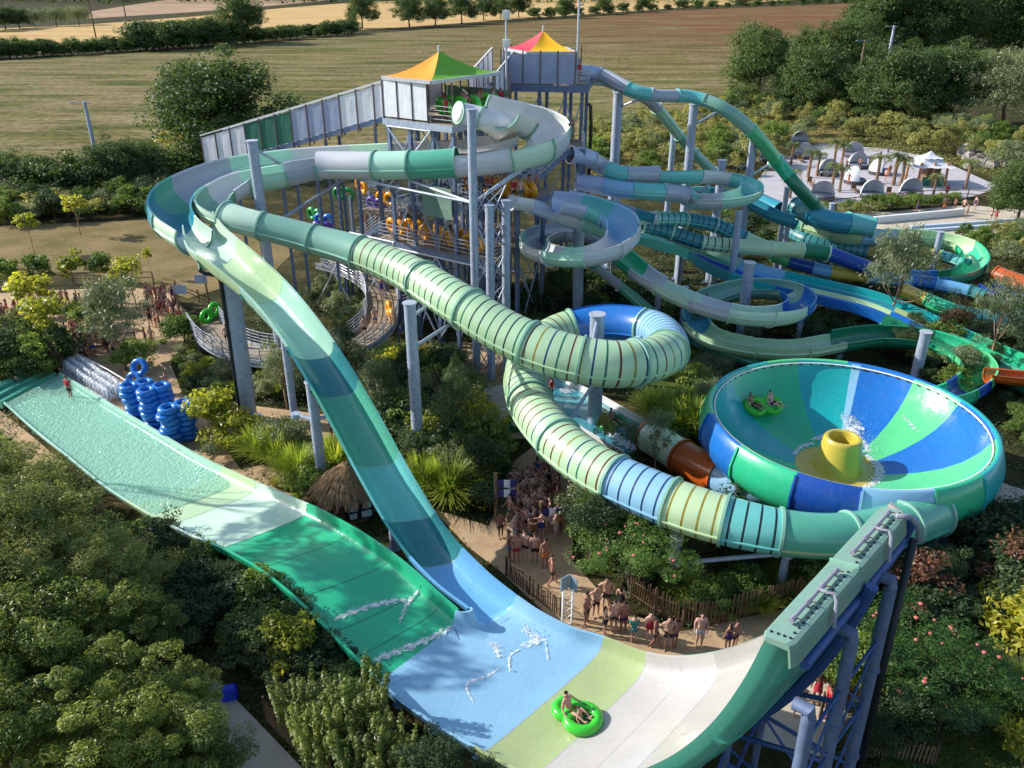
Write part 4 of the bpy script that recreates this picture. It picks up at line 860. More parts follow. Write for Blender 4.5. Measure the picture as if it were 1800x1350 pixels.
# trio of latticed masts in front of the tower
base0 = P(845, 660); masts = [(Q(825, 186, base0.y), .3), (P(853, 338, 13.0), .26), (P(889, 335, 13.0), .26)]
mast = thing('lattice_mast', 'three tall galvanised columns tied by diagonal braces in front of the tower', 'support mast', base0)
mpts = [Vector((Q(838, 640, base0.y).x, base0.y, 0)), Vector((base0.x + .75, base0.y - .6, 0)), Vector((base0.x + 1.75, base0.y + .5, 0))]
mt = [17.3, 11.8, 11.8]
for i in range(3):
    mb = MB(); mb.cyl(mpts[i], mpts[i] + Vector((0, 0, mt[i])), .27, n=14); mb.cyl(mpts[i] + Vector((0, 0, mt[i])), mpts[i] + Vector((0, 0, mt[i] + .06)), .33, n=14); mb.build('column', M_steel, mast, smooth=True, autos=40)
mb = MB()
for i, j in ((0, 1), (1, 2), (2, 0)):
    z = .4
    while z < 11:
        mb.cyl(mpts[i] + Vector((0, 0, z)), mpts[j] + Vector((0, 0, z + 1.9)), .035, n=6); mb.cyl(mpts[j] + Vector((0, 0, z)), mpts[i] + Vector((0, 0, z + 1.9)), .035, n=6); z += 2.1
mb.build('bracing', M_steel, mast)
mb = MB(); tpm = mpts[0] + Vector((0, 0, 13.2))
for uu_ in (2.9, 4.1, 5.4, 6.4, 7.2): e = rf(uu_) - Vector((0, 0, .95)); mb.cyl(tpm + Vector((0, 0, -1.4)), e, .09, n=6)
mb.build('outrigger', M_rail, mast)
# post of the left loop
tq = Vector((Q(443, 250, 52.5).x, 52.5, 15.2))
lp = pole(tq, .33, 'tall post inside the left end of the upper loop with braces and a horizontal truss', arms=[(P(385, 352, 10.4), 10.5), (P(410, 372, 10.0), 9.8), (P(520, 305, 11.6), 14.8), (P(430, 330, 11.4), 11.0), (P(620, 305, 11.9), 9.6)])
# ================================================================ TOWERS, STAIRS, WALKWAYS
def railing(pts, h=1.05, nr=4, name='railing', parent=None, m=None, post_every=1.4, r=.025):
    mb = MB()
    for a, b in zip(pts[:-1], pts[1:]):
        L = (b - a).length; k = max(1, int(L / post_every))
        for i in range(k + 1):
            q = a.lerp(b, i / k); mb.cyl(q, q + Vector((0, 0, h)), r * 1.3, n=5)
        for j in range(nr): 
            z = h * (j + 1) / nr; mb.cyl(a + Vector((0, 0, z)), b + Vector((0, 0, z)), r, n=5)
    return mb.build(name, m or M_rail, parent)
def stairs(a, b, w, name, parent, rail=True, m=None):
    """flight from a (low) to b (high); side vector to the right"""
    d = b - a; dh = Vector((d.x, d.y, 0)); L = dh.length; t = dh / L; s = Vector((t.y, -t.x, 0)); n = max(3, int(d.z / .19)); mb = MB()
    for i in range(n):
        c = a + dh * ((i + .5) / n) + Vector((0, 0, d.z * (i + 1) / n - .03)); mb.box(c, (L / n + .05, w, .05), math.atan2(t.y, t.x))
    f = mb.build(name, m or M_steel, parent)
    mb = MB()
    for sg in (-1, 1): mb.beam(a + s * (sg * w / 2) - Vector((0, 0, .1)), b + s * (sg * w / 2) - Vector((0, 0, .1)), .08, .32)
    mb.build('stringer', M_steeld, parent)
    if rail:
        for sg in (-1, 1): railing([a + s * (sg * (w / 2 + .02)), b + s * (sg * (w / 2 + .02))], 1.05, 4, 'handrail', parent, post_every=1.1)
    return f
e1, e2 = Vector((.82, -.572, 0)), Vector((.572, .82, 0)); TO = Vector((-8.55, 58.5, 0)); TZ = 15.7
def T(a, b, z=0): return TO + e1 * a + e2 * b + Vector((0, 0, z))
AX = (e1, e2, Vector((0, 0, 1)))
tower = thing('slide_tower', 'many storeyed steel slide tower with screened top deck under an orange and green peaked canopy', 'slide tower', T(2, 3))
def tbox(a0, a1, b0, b1, z0, z1, name, m, parent=None):
    mb = MB(); mb.box(T((a0 + a1) / 2, (b0 + b1) / 2, (z0 + z1) / 2), (a1 - a0, b1 - b0, z1 - z0), axes=AX); return mb.build(name, m, parent or tower)
# columns
for a in (.1, 2.0, 4.0, 5.7, 8.8):
    for b in (.1, 3.0, 6.2, 10.0):
        if a > 6 and b < 1: continue
        zt = TZ - .3 if a < 6 else 10.3
        if b > 9: continue
        mb = MB(); mb.box(T(a, b, zt / 2), (.24, .24, zt), axes=AX); mb.box(T(a, b, .03), (.5, .5, .06), axes=AX); mb.build('column', M_steeld, tower)
for a in (-2.2, -4.4, -6.6, -8.8):
    for b in (1.2, 4.5, 8.0):
        zt = TZ - 1.0 + a * .34 - (1.4 if b < 4 else 3.5)
        mb = MB(); mb.box(T(a, b, zt / 2), (.22, .22, zt), axes=AX); mb.build('column', M_steeld, tower)
tbox(-.1, 5.8, -.1, 6.4, TZ - .2, TZ, 'top_deck', M_deck)
for nm, a0, a1, b0, b1, z0, z1 in (('deck_beam', -.15, 5.85, -.2, -.08, TZ - .45, TZ - .02), ('deck_beam', -.15, 5.85, 6.42, 6.54, TZ - .45, TZ - .02), ('deck_beam', -.24, -.12, -.15, 6.5, TZ - .45, TZ - .02), ('deck_beam', 5.82, 5.94, -.15, 6.5, TZ - .45, TZ - .02)): tbox(a0, a1, b0, b1, z0, z1, nm, M_steel)
tbox(4.2, 9.0, 2.8, 8.2, 10.2, 10.4, 'middle_deck', M_deck); tbox(4.1, 9.1, 2.66, 2.78, 9.95, 10.38, 'deck_beam', M_steeld); tbox(9.02, 9.14, 2.7, 8.2, 9.95, 10.38, 'deck_beam', M_steeld)
tbox(-1.5, 8.5, .0, 8, 6.9, 7.1, 'lower_deck', M_deck); tbox(-1.6, 8.6, -.14, -.02, 6.6, 7.08, 'deck_beam', M_steeld)
tbox(-6.5, -1.6, 3.0, 8, 7.6, 7.75, 'stair_landing', M_deck)
mb = MB(); mb.box((3.6, 65.3, 12.6), (3.6, 4.2, .2)); mb.build('rear_deck', M_deck, tower); mb = MB(); mb.box((3.6, 63.15, 12.5), (3.7, .12, .45)); mb.box((5.44, 65.3, 12.5), (.12, 4.3, .45)); mb.build('deck_beam', M_steeld, tower)
for x_, y_ in ((2.0, 63.4), (5.2, 63.4), (5.2, 67.2), (2.0, 67.2)): mb = MB(); mb.box((x_, y_, 6.2), (.24, .24, 12.4)); mb.build('column', M_steeld, tower)
for a0, b0, a1, b1, z in ((4.2, 2.75, 7.6, 2.75, 10.4), (-1.5, 0, 8.5, 0, 7.1), (8.5, 0, 8.5, 2.6, 7.1), (-1.5, 0, -1.5, 3, 7.1), (-6.5, 3, -1.6, 3, 7.75), (-6.5, 3, -6.5, 8, 7.75), (3.9, 0.02, 5.75, .02, TZ), (5.75, .02, 5.75, 1.6, TZ), (5.75, 4.2, 5.75, 6.2, TZ)):
    railing([T(a0, b0, z), T(a1, b1, z)], 1.1, 4, 'railing', tower)
# diagonal bracing and stair flights
mb = MB()
for a0, a1, b in ((.1, 2.0, .1), (2, 4, .1), (4, 5.7, .1), (.1, 2, 6.2), (4, 5.7, 6.2), (5.7, 8.8, 3), (5.7, 8.8, 6.2)):
    top = 15 if a1 < 6 else 10
    for z0, z1 in ((.3, 6.6), (7.2, 10.3 if top < 11 else 11), (11, 15)):
        if z1 <= top: mb.cyl(T(a0, b, z0), T(a1, b, z1), .05, n=5); mb.cyl(T(a1, b, z0), T(a0, b, z1), .05, n=5)
for b0, b1, a in ((.1, 3, .1), (3, 6.2, .1), (.1, 3, 4), (.1, 3, 5.7), (3, 6.2, 8.8)):
    top = 15 if a < 6 else 10
    for z0, z1 in ((.3, 6.6), (7.2, 10.3 if top < 11 else 11), (11, 15)):
        if z1 <= top: mb.cyl(T(a, b0, z0), T(a, b1, z1), .05, n=5); mb.cyl(T(a, b1, z0), T(a, b0, z1), .05, n=5)
for z in (3.4, 6.8, 10.1, 12.8):
    for b in (.1, 3.0, 6.2): mb.beam(T(.1, b, z), T(5.7, b, z), .12, .2)
    for a in (.1, 4.0, 5.7): mb.beam(T(a, .1, z), T(a, 6.2, z), .12, .2)
mb.build('bracing', M_steel, tower)
stairs(T(-8.2, 5.2, 4.6), T(-3.6, 5.2, 7.7), 1.6, 'stair_flight', tower)
stairs(T(-2.6, 4.2, 7.75), T(2.6, 4.2, 11.2), 1.6, 'stair_flight', tower)
stairs(T(-9.5, 7.3, 8.2), T(-3.5, 7.3, 12.0), 1.6, 'stair_flight', tower)
for a0, a1, z0, z1 in ((.1, 4, .3, 6.6), (4, 8.4, .3, 6.6), (.1, 4, 11.2, 15.2), (-4.4, .1, .4, 7.0), (-8.8, -4.4, .4, 6.6)): mb = MB(); mb.cyl(T(a0, -.12, z0), T(a1, -.12, z1), .065, n=6); mb.cyl(T(a1, -.12, z0), T(a0, -.12, z1), .065, n=6); mb.cyl(T(a0, -.12, z1), T(a1, -.12, z1), .08, n=6); mb.build('cross_brace', M_rail, tower)
stairs(T(-2.4, 1.3, .2), T(3.2, 1.3, 3.6), 1.4, 'stair_flight', tower); stairs(T(3.2, 2.6, 3.6), T(-2.4, 2.6, 7.0), 1.4, 'stair_flight', tower); tbox(3.2, 4.6, .6, 3.3, 3.45, 3.6, 'stair_landing', M_deck)
tbox(3.0, 5.6, -.2, -.16, 9.5, 11.6, 'green_screen', plain('pale_green_canvas', (120, 150, 134), .8, .15, 2))
stairs(Vector((-.2, 58.9, 10.4)), Vector((3.6, 63.3, 12.7)), 1.7, 'stair_flight', tower)
railing([Vector((1.9, 63.2, 12.7)), Vector((2.6, 63.2, 12.7))], 1.1, 4, 'railing', tower); railing([Vector((5.4, 63.2, 12.7)), Vector((5.4, 64.2, 12.7))], 1.1, 4, 'railing', tower); railing([Vector((5.4, 66, 12.7)), Vector((5.4, 67.4, 12.7))], 1.1, 4, 'railing', tower)
# screens of the top deck
def screens(parent, f, n, w, h, m, name='screen_panel', skip=()):
    """n panels side by side; f(i,z) gives the foot of post i"""
    for i in range(n):
        if i in skip: continue
        a, b = f(i), f(i + 1); mb = MB(); k = 5; vs = []; 
        for j in range(k + 1):
            q = a.lerp(b, .04 + .92 * j / k); nrm = Vector(((b - a).y, -(b - a).x, 0)).normalized() * (.004 * math.sin(j * 1.9 + i))
            vs += [q + nrm + Vector((0, 0, .12)), q + nrm * 1.6 + Vector((0, 0, h * .55)), q - nrm + Vector((0, 0, h - .08))]
        mb.add(vs, [(j * 3 + c, (j + 1) * 3 + c, (j + 1) * 3 + c + 1, j * 3 + c + 1) for j in range(k) for c in range(2)])
        mb.build(name, m[i] if isinstance(m, list) else m, parent)
def posts(parent, f, n, h, r=.05, m=None, name='screen_post'):
    for i in range(n + 1):
        mb = MB(); q = f(i); mb.box(q + Vector((0, 0, h / 2 - .25)), (.1, .1, h + .5)); mb.build(name, m or plain('brown_steel', (110, 92, 88), .6, .2, 4), parent)
f1 = lambda i: T(-.1 + 1.3 * i, -.12, TZ); screens(tower, f1, 3, 0, 2.5, M_canvasw); posts(tower, f1, 3, 2.6)
f2 = lambda i: T(-.12, 0 + 1.55 * i, TZ); posts(tower, f2, 4, 2.6); screens(tower, f2, 4, 0, 2.4, M_canvasw, skip=(1,))
f3 = lambda i: T(0 + 1.45 * i, 6.4, TZ); posts(tower, f3, 4, 2.6); screens(tower, f3, 4, 0, 1.6, plain('pale_green_canvas', (120, 168, 140), .8))
f4 = lambda i: T(5.7, .1 + 6.2 * i, TZ); posts(tower, f4, 1, 2.6)
def peaked(parent, cor, zt, apex_h, cols, beamm):
    """tensile peaked canopy: four curved sails to a mast"""
    ctr = sum(cor, Vector((0, 0, 0))) / 4; ap = ctr + Vector((0, 0, apex_h)); k = 8
    for s in range(4):
        a, b = cor[s], cor[(s + 1) % 4]; vs = []; 
        for i in range(k + 1):
            t = i / k; p = (1 - t) ** 1.0
            for j in range(k + 1):
                q = a.lerp(b, j / k); base = ap.lerp(q, t); h = apex_h * ((1 - t) ** 1.75) ; base.z = q.z + h - .22 * math.sin(math.pi * j / k) * math.sin(math.pi * min(1, t)) * .6 - (.12 * math.sin(math.pi * j / k) if t > .95 else 0)
                vs.append(base)
        mb = MB(); mb.add(vs, [(i * (k + 1) + j, (i + 1) * (k + 1) + j, (i + 1) * (k + 1) + j + 1, i * (k + 1) + j + 1) for i in range(k) for j in range(k)]); mb.build('canopy', cols[s], parent, smooth=True)
    mb = MB()
    for s in range(4): mb.beam(cor[s] - Vector((0, 0, .1)), cor[(s + 1) % 4] - Vector((0, 0, .1)), .14, .2)
    mb.build('canopy_frame', beamm, parent)
    mb = MB(); mb.cyl(ctr + Vector((0, 0, apex_h - .5)), ap + Vector((0, 0, .35)), .09, n=8); mb.build('canopy_finial', M_rail, parent)
def can(n, c): return plain(n, c, .7, .08, 1.2)
CO, CG, CR, CY, CPU = can('orange_canvas', (236, 150, 40), ), can('lime_canvas', (112, 176, 46)), can('crimson_canvas', (214, 48, 70)), can('golden_canvas', (246, 184, 20)), can('plum_canvas', (110, 40, 66))
cor = [T(-.1, -.1, TZ + 2.65), T(4.3, -.3, TZ + 2.65), T(5.0, 6.4, TZ + 2.7), T(-.1, 6.4, TZ + 2.7)]
peaked(tower, cor, 0, 1.45, [CO, CG, CR, CPU], M_rail)
# mast with loudspeakers behind the canopy, corner of the deck
mb = MB(); q = T(5.2, 6.8, 0); mb.cyl(q + Vector((0, 0, 12)), q + Vector((0, 0, 22.3)), .07, n=8); mb.build('mast', M_rail, tower)
for z in (20.2, 22.0):
    mb = MB(); mb.box(q + Vector((0, 0, z)), (.5, .35, .5)); mb.cyl(q + Vector((.0, -.18, z)), q + Vector((.0, -.24, z)), .17, n=12); mb.build('loudspeaker', M_white, tower)

# rear tower
RO = Vector((-.45, 67.6, 0)); r1 = Vector((.988, -.155, 0)); r2 = Vector((.155, .988, 0)); RZ = 16.8
def TR(a, b, z=0): return RO + r1 * a + r2 * b + Vector((0, 0, z))
AR = (r1, r2, Vector((0, 0, 1)))
rear = thing('rear_slide_tower', 'smaller rear tower with lilac mesh screens under a red and yellow peaked canopy', 'slide tower', TR(2.6, 2.5))
mb = MB(); mb.box(TR(2.9, 2.6, RZ - .12), (6.6, 5.6, .24), axes=AR); mb.build('top_deck', M_deck, rear)
mb = MB(); mb.box(TR(2.9, -.3, RZ - .22), (6.8, .14, .5), axes=AR); mb.box(TR(6.3, 2.6, RZ - .22), (.14, 5.8, .5), axes=AR); mb.box(TR(-.5, 2.6, RZ - .22), (.14, 5.8, .5), axes=AR); mb.build('deck_beam', M_steeld, rear)
for a in (0, 2.6, 4.6, 5.9):
    for b in (0, 5.0):
        mb = MB(); mb.box(TR(a, b, RZ / 2 - .2), (.26, .26, RZ - .4), axes=AR); mb.box(TR(a, b, .03), (.5, .5, .06), axes=AR); mb.build('column', M_steeld, rear)
mb = MB()
for a0, a1 in ((0, 2.6), (2.6, 4.6), (4.6, 5.9)):
    for z0 in (1, 6, 11): mb.cyl(TR(a0, 0, z0), TR(a1, 0, z0 + 5), .045, n=5); mb.cyl(TR(a1, 0, z0), TR(a0, 0, z0 + 5), .045, n=5)
mb.build('bracing', M_steel, rear)
f = lambda i: TR(0 + 1.33 * i, -.25, RZ); screens(rear, f, 4, 0, 2.3, M_canvasl); posts(rear, f, 4, 2.5)
f = lambda i: TR(-.4, 0 + 1.3 * i, RZ); screens(rear, f, 4, 0, 2.3, M_canvasw); posts(rear, f, 4, 2.5)
f = lambda i: TR(0 + 1.33 * i, 5.2, RZ); screens(rear, f, 4, 0, 1.6, M_canvasl); posts(rear, f, 4, 2.5)
railing([TR(5.4, -.25, RZ), TR(6.2, -.25, RZ), TR(6.2, 1.6, RZ)], 1.1, 5, 'railing', rear); railing([TR(6.2, 3.0, RZ), TR(6.2, 5.2, RZ)], 1.1, 5, 'railing', rear)
peaked(rear, [TR(1.7, -.3, RZ + 2.4), TR(5.3, .4, RZ + 2.4), TR(4.0, 5.2, RZ + 2.4), TR(-.7, 3.0, RZ + 2.4)], 0, 1.35, [CY, CY, CR, CR], M_rail)
mb = MB(); q = TR(5.35, 1.0, 0); mb.cyl(q + Vector((0, 0, RZ)), q + Vector((0, 0, 23.2)), .08, n=8); mb.cyl(q + Vector((0, 0, 23.1)), q + Vector((.35, -.1, 23.3)), .05, n=6); mb.box(q + Vector((.2, -.05, 22.4)), (.3, .2, .12)); mb.build('mast', M_rail, rear)
for z in (0,): 
    mb = MB(); mb.tubepath([TR(6.4, -.3, 15.5), TR(6.6, -.4, 15.4), TR(6.7, -.4, 14), TR(6.7, -.4, .1)], .14); mb.build('water_pipe', M_dark, rear, smooth=True)

# screened stairway that climbs to the towers
def stairway(label, a, b, w, hs, mats, pname, n):
    root = thing(pname, label, 'stairway', Vector((a.x, a.y, 0))); stairs(a, b, w, 'stair_flight', root, rail=False)
    d = Vector(((b - a).x, (b - a).y, 0)).normalized(); s = Vector((d.y, -d.x, 0)) * (w / 2 + .06); L = (b - a).length
    for sg, mm in ((1, mats), (-1, None)):
        f = lambda i: a.lerp(b, i / n) + s * sg
        screens(root, f, n, 0, hs, mats if sg == 1 else M_canvasw); posts(root, f, n, hs + .1)
        mb = MB(); mb.beam(f(0) + Vector((0, 0, hs + .12)), f(n) + Vector((0, 0, hs + .12)), .09, .09); mb.build('top_rail', M_white, root)
    for t in (.15, .4, .65, .9):
        q = a.lerp(b, t); mb = MB(); mb.box(Vector((q.x, q.y, q.z / 2 - .2)) + s * .7, (.2, .2, q.z - .4)); mb.box(Vector((q.x, q.y, q.z / 2 - .2)) - s * .7, (.2, .2, q.z - .4)); mb.build('stair_column', M_steeld, root)
    return root
sa, sb = Vector((-23.3, 66.2, 11.0)), T(-.6, 2.2, TZ)
mats = [M_canvasw, M_canvasw, M_canvasw, M_canvasg, M_canvasg, M_canvasg, M_canvasl, M_canvasl, M_canvasl, M_canvasw, M_canvasw, M_canvasw]
stairway('long stairway walled with white, green and lilac canvas panels climbing to the front tower', sa, sb, 2.6, 2.3, mats, 'screened_stairway', 12)
stairway('upper stairway with white canvas sides between the two canopied towers', T(3.2, 6.6, TZ), TR(-.6, 2.6, RZ), 1.8, 2.3, [M_canvasw, M_canvasw, M_canvasl, M_canvasl, M_canvasw], 'upper_stairway', 5)

# curved entry ramp at the foot of the tower
def ramp_walk():
    pin = [(332, 575, 1.3), (355, 605, 1.3), (400, 628, 1.35), (460, 640, 1.45), (540, 640, 1.6), (610, 628, 1.75), (660, 605, 1.95), (695, 570, 2.15), (700, 530, 2.4), (685, 495, 2.7), (640, 468, 3.0), (585, 452, 3.3)]
    pts = [P(*c) for c in pin]; root = thing('entry_ramp', 'curved timber ramp with pale steel railings winding round to the tower stairs', 'walkway', Vector((pts[0].x, pts[0].y, 0)))
    us = np.linspace(0, len(pts) - 1, 60); ins = []; outs = []; w = 2.3
    for u in us:
        a, b = spline(pts, max(0, u - .1)), spline(pts, min(len(pts) - 1, u + .1)); t = (b - a); t.z = 0; t.normalize(); s = Vector((t.y, -t.x, 0)); c = spline(pts, u); outs.append(c); ins.append(c - s * w)
    mb = MB(); vs = []
    for a, b in zip(outs, ins): vs += [a, b, b - Vector((0, 0, .12)), a - Vector((0, 0, .12))]
    mb.add(vs, [(i * 4 + j, i * 4 + (j + 1) % 4, (i + 1) * 4 + (j + 1) % 4, (i + 1) * 4 + j) for i in range(len(us) - 1) for j in range(4)]); mb.build('ramp_deck', M_deck, root)
    mb = MB()
    for L in (outs, ins):
        vs = []
        for q in L: vs += [q + Vector((0, 0, -.3)), q + Vector((0, 0, .22))]
        mb.add(vs, [(i * 2, i * 2 + 1, i * 2 + 3, i * 2 + 2) for i in range(len(L) - 1)])
    mb.build('kick_plate', M_rail, root)
    for L, nm in ((outs, 'railing'), (ins, 'railing')): railing(L[::2], 1.15, 5, nm, root, post_every=1.5, r=.028)
    for i in range(4, len(us), 7):
        for L in (outs, ins):
            mb = MB(); q = L[i]; mb.box(Vector((q.x, q.y, q.z / 2 - .1)), (.14, .14, q.z - .2)); mb.build('ramp_post', M_steeld, root)
    return root, outs, ins
RAMP, R_OUT, R_IN = ramp_walk()
# small gate posts with lilac signs at the ramp mouth
gate = thing('ramp_gate', 'pair of timber posts carrying blank pale signs at the mouth of the curved ramp', 'gate', P(328, 575, 0))
for px, py in ((322, 580), (372, 560)):
    mb = MB(); q = P(px, py, 0); mb.cyl(q, q + Vector((0, 0, 3.9)), .08, n=8); mb.build('gate_post', M_wood, gate)
    mb = MB(); mb.box(q + Vector((.35 if px < 340 else -.3, -.05, 3.3)), (.95, .05, .7)); mb.build('sign_board', plain('pale_lilac_board', (170, 172, 196), .6), gate)

# ================================================================ HUT, SIGNS, FENCES, LAMPS
hutc = P(618, 900, 0)
hut = thing('thatched_hut', 'round wooden hut with a shaggy thatched roof between the chute and the green lane', 'hut', hutc)
mb = MB(); 
for i in range(18):
    a = 2 * math.pi * i / 18; mb.cyl(hutc + Vector((1.0 * math.cos(a), 1.0 * math.sin(a), 0)), hutc + Vector((1.0 * math.cos(a), 1.0 * math.sin(a), 1.7)), .19, n=6)
mb.build('wall', M_wood, hut)
M_thatch = plain('thatch', (124, 98, 70), .95, .4, 9, bmp=.6)
mb = MB()
for k in range(900):
    a = random.random() * 2 * math.pi; t = random.random() ** .7; r = 1.65 * t + .03; z = 3.0 - 1.25 * t ** 1.15 + random.gauss(0, .025)
    p = hutc + Vector((r * math.cos(a), r * math.sin(a), z)); a2 = a + random.gauss(0, .12); q = p + Vector((.42 * math.cos(a2), .42 * math.sin(a2), -.34 - random.random() * .12)); tt = Vector((-math.sin(a), math.cos(a), 0)) * .04
    mb.add([p - tt, p + tt, q + tt * .6, q - tt * .6], [(0, 1, 2, 3)])
rp = [(0, 3.05), (.3, 2.92), (.8, 2.5), (1.3, 2.05), (1.72, 1.6), (1.6, 1.5)]; n = 24
mb.add([hutc + Vector((r * math.cos(2 * math.pi * i / n), r * math.sin(2 * math.pi * i / n), z - .06)) for i in range(n) for r, z in rp], [(i * 6 + j, ((i + 1) % n) * 6 + j, ((i + 1) % n) * 6 + j + 1, i * 6 + j + 1) for i in range(n) for j in range(5)])
mb.build('thatched_roof', M_thatch, hut)
mb = MB(); d = Vector((.35, -.93, 0)).normalized(); s = Vector((d.y, -d.x, 0)); c = hutc + d * 1.28 + Vector((.25, 0, 1.0)); mb.box(c, (1.3, .08, 1.1), axes=(s, d, Vector((0, 0, 1)))); mb.build('notice_board', M_black, hut)
mb = MB()
for i, (x, z, w, h) in enumerate(((-.35, .25, .42, .4), (.3, .22, .4, .44), (-.3, -.28, .5, .34), (.35, -.3, .36, .3))): mb.box(c + d * -.0 + d * .06 + s * x + Vector((0, 0, z)), (w, .03, h), axes=(s, d, Vector((0, 0, 1))))
mb.build('notice_sheet', plain('pale_notice', (190, 206, 210), .6, .4, 12), hut)

def flag_sign(px, py, label, hz=1.5, post=True, rz=0):
    q = P(px, py, 0); root = thing('queue_sign', label, 'sign', q); mb = MB(); mb.cyl(q, q + Vector((0, 0, hz + .9)), .09, n=8); mb.build('post', M_wood, root)
    for k in range(2 if post else 1):
        z = hz + .35 - .55 * k; ca, sa = math.cos(rz), math.sin(rz)
        for j, cc in enumerate(('navy', 'white', 'navy')):
            mb = MB(); mb.box(q + Vector((.25 + .3 * j, -.1, z)), (.3, .04, .42)); mb.build('sign_panel', plain('sign_' + cc, (40, 48, 110) if cc == 'navy' else (220, 222, 228), .5), root)
flag_sign(872, 915, 'navy and white striped sign on a timber post by the queue', 1.9)
flag_sign(950, 935, 'small navy and white board low among the bushes beside the queue', .9, False)
q = P(996, 1102, 0); mt_ = thing('signal_board', 'white lattice stand carrying pale tilted panels beside the half pipe rim', 'sign stand', q)
mb = MB(); 
for dx, dy in ((-.2, -.2), (.2, -.2), (.2, .2), (-.2, .2)): mb.cyl(q + Vector((dx, dy, 0)), q + Vector((dx, dy, 2.2)), .03, n=5)
for z in np.arange(.1, 2.1, .4):
    for (a, b) in (((-.2, -.2), (.2, -.2)), ((.2, -.2), (.2, .2)), ((.2, .2), (-.2, .2)), ((-.2, .2), (-.2, -.2))): mb.cyl(q + Vector((*a, z)), q + Vector((*b, z + .4)), .018, n=4)
mb.build('lattice_leg', M_white, mt_)
mb = MB(); mb.box(q + Vector((-.15, -.15, 2.45)), (.45, .05, .65), R(40)); mb.box(q + Vector((.2, -.15, 2.4)), (.42, .05, .65), R(-50)); mb.build('panel', plain('pale_panel', (120, 138, 146), .5), mt_)

def paling(pts, label, h=1.2, name='paling_fence'):
    root = thing(name, label, 'fence', pts[0]); mb = MB()
    for a, b in zip(pts[:-1], pts[1:]):
        L = (b - a).length; n = int(L / .13); d = (b - a).normalized()
        for i in range(n):
            q = a.lerp(b, (i + .5) / n); hh = h * random.uniform(.86, 1.08); mb.beam(q, q + Vector((random.gauss(0, .03), random.gauss(0, .03), hh)), .055, .025)
        for z in (.3, h * .75): mb.cyl(a + Vector((0, 0, z)), b + Vector((0, 0, z)), .015, n=4)
    mb.build('pales', M_wood, root)
    for a, b in zip(pts[:-1], pts[1:]):
        n = max(1, int((b - a).length / 2))
        for i in range(n + (1 if b is pts[-1] else 0)): mb = MB(); q = a.lerp(b, i / n); mb.cyl(q, q + Vector((0, 0, h + .1)), .05, n=6); mb.build('fence_post', M_bark, root)
paling([P(1108, 1052), P(1150, 1080), P(1200, 1100), P(1240, 1104), P(1300, 1088), P(1400, 1060), P(1450, 1062)], 'chestnut paling fence behind the bathers by the half pipe rim', 1.35)
paling([P(890, 1012), P(930, 1045), P(985, 1085)], 'low paling fence between the queue and the blue slide edge', 1.0)
paling([P(1480, 1330), P(1560, 1330), P(1640, 1345)], 'low paling fence at the foot of the climbing wall', 1.0)
paling([P(1440, 1262), P(1490, 1250), P(1530, 1240)], 'pale paling fence behind the plaza under the climbing wall', 1.2)
paling([P(470, 1270), P(545, 1345), P(600, 1400)], 'shaded paling fence along the garden path at bottom left', 1.2)
def lowfence(pts, label, h=1.0):
    root = thing('timber_railing', label, 'fence', pts[0]); mb = MB()
    for a, b in zip(pts[:-1], pts[1:]):
        for z in (h * .5, h): mb.cyl(a + Vector((0, 0, z)), b + Vector((0, 0, z)), .055, n=6)
    mb.build('rail', M_wood, root)
    for a, b in zip(pts[:-1], pts[1:]):
        n = max(1, int((b - a).length / 2.4))
        for i in range(n + (1 if b is pts[-1] else 0)): mb = MB(); q = a.lerp(b, i / n); mb.cyl(q, q + Vector((0, 0, h + .08)), .07, n=6); mb.build('fence_post', M_wood, root)
lowfence([P(-40, 508), P(60, 500), P(200, 497), P(270, 497), P(310, 510), P(350, 530)], 'timber rail fence along the lawn behind the bathers at left')
lowfence([P(150, 628), P(200, 612), P(240, 606)], 'short rope barrier near the clear rings')
lowfence([P(1400, 372), P(1500, 362), P(1620, 350), P(1700, 348), P(1780, 356)], 'timber rail fence between the beach and the right plaza')
def steel_rail(pts, label):
    root = thing('steel_railing', label, 'railing', pts[0]); railing(pts, 1.1, 3, 'rails', root, r=.035); return root
steel_rail([P(845, 715), P(905, 700), P(900, 742), P(850, 760)], 'grey steel railing round the walkway corner by the ribbed tube')
w = thing('rack_rail', 'slanting white painted rail holding the row of clear rings', 'rack', P(150, 640)); mb = MB(); mb.path([P(148, 628, .9), P(190, 650, .9), P(236, 678, .9)], .05); 
for px, py in ((148, 634), (190, 658), (234, 684)): mb.cyl(P(px, py), P(px, py, .9), .05, n=6)
mb.build('rail', M_white, w)

def street_pole(px, py_base, py_top, label, r=.16, dist=None, m=None, arm=1.6, cat='utility pole', cross=True):
    b = P(px, py_base, 0) if dist is None else Q(px, 300, dist); b = Vector((b.x, b.y, 0)); zt = CAM_H + (lambda d: d.z / d.y)(ray(px, py_top)) * b.y
    root = thing('utility_pole', label, cat, b); mb = MB(); mb.cyl(b, (b.x, b.y, zt), r, r * .7, n=10); mb.build('pole', m or M_steel, root, smooth=True, autos=40)
    if cross: mb = MB(); mb.beam((b.x - arm, b.y, zt - .2), (b.x + arm * .5, b.y, zt - .25), .16, .1); mb.box((b.x - arm, b.y, zt - .16), (.5, .25, .16)); mb.build('cross_arm', M_steel, root)
    return Vector((b.x, b.y, zt))
street_pole(176, 306, 178, 'pale steel lamp pole with a side arm at the field edge', .3, m=plain('pale_pole', (170, 180, 196), .6, .1))
street_pole(1524, 130, 45, 'tall pale pole among the trees at top right', .38, dist=200, m=plain('pale_pole', (170, 180, 196), .6, .1))
street_pole(1481, 120, 70, 'wooden pole with a cross arm left of the tall pale pole', .3, dist=180, m=M_wood)
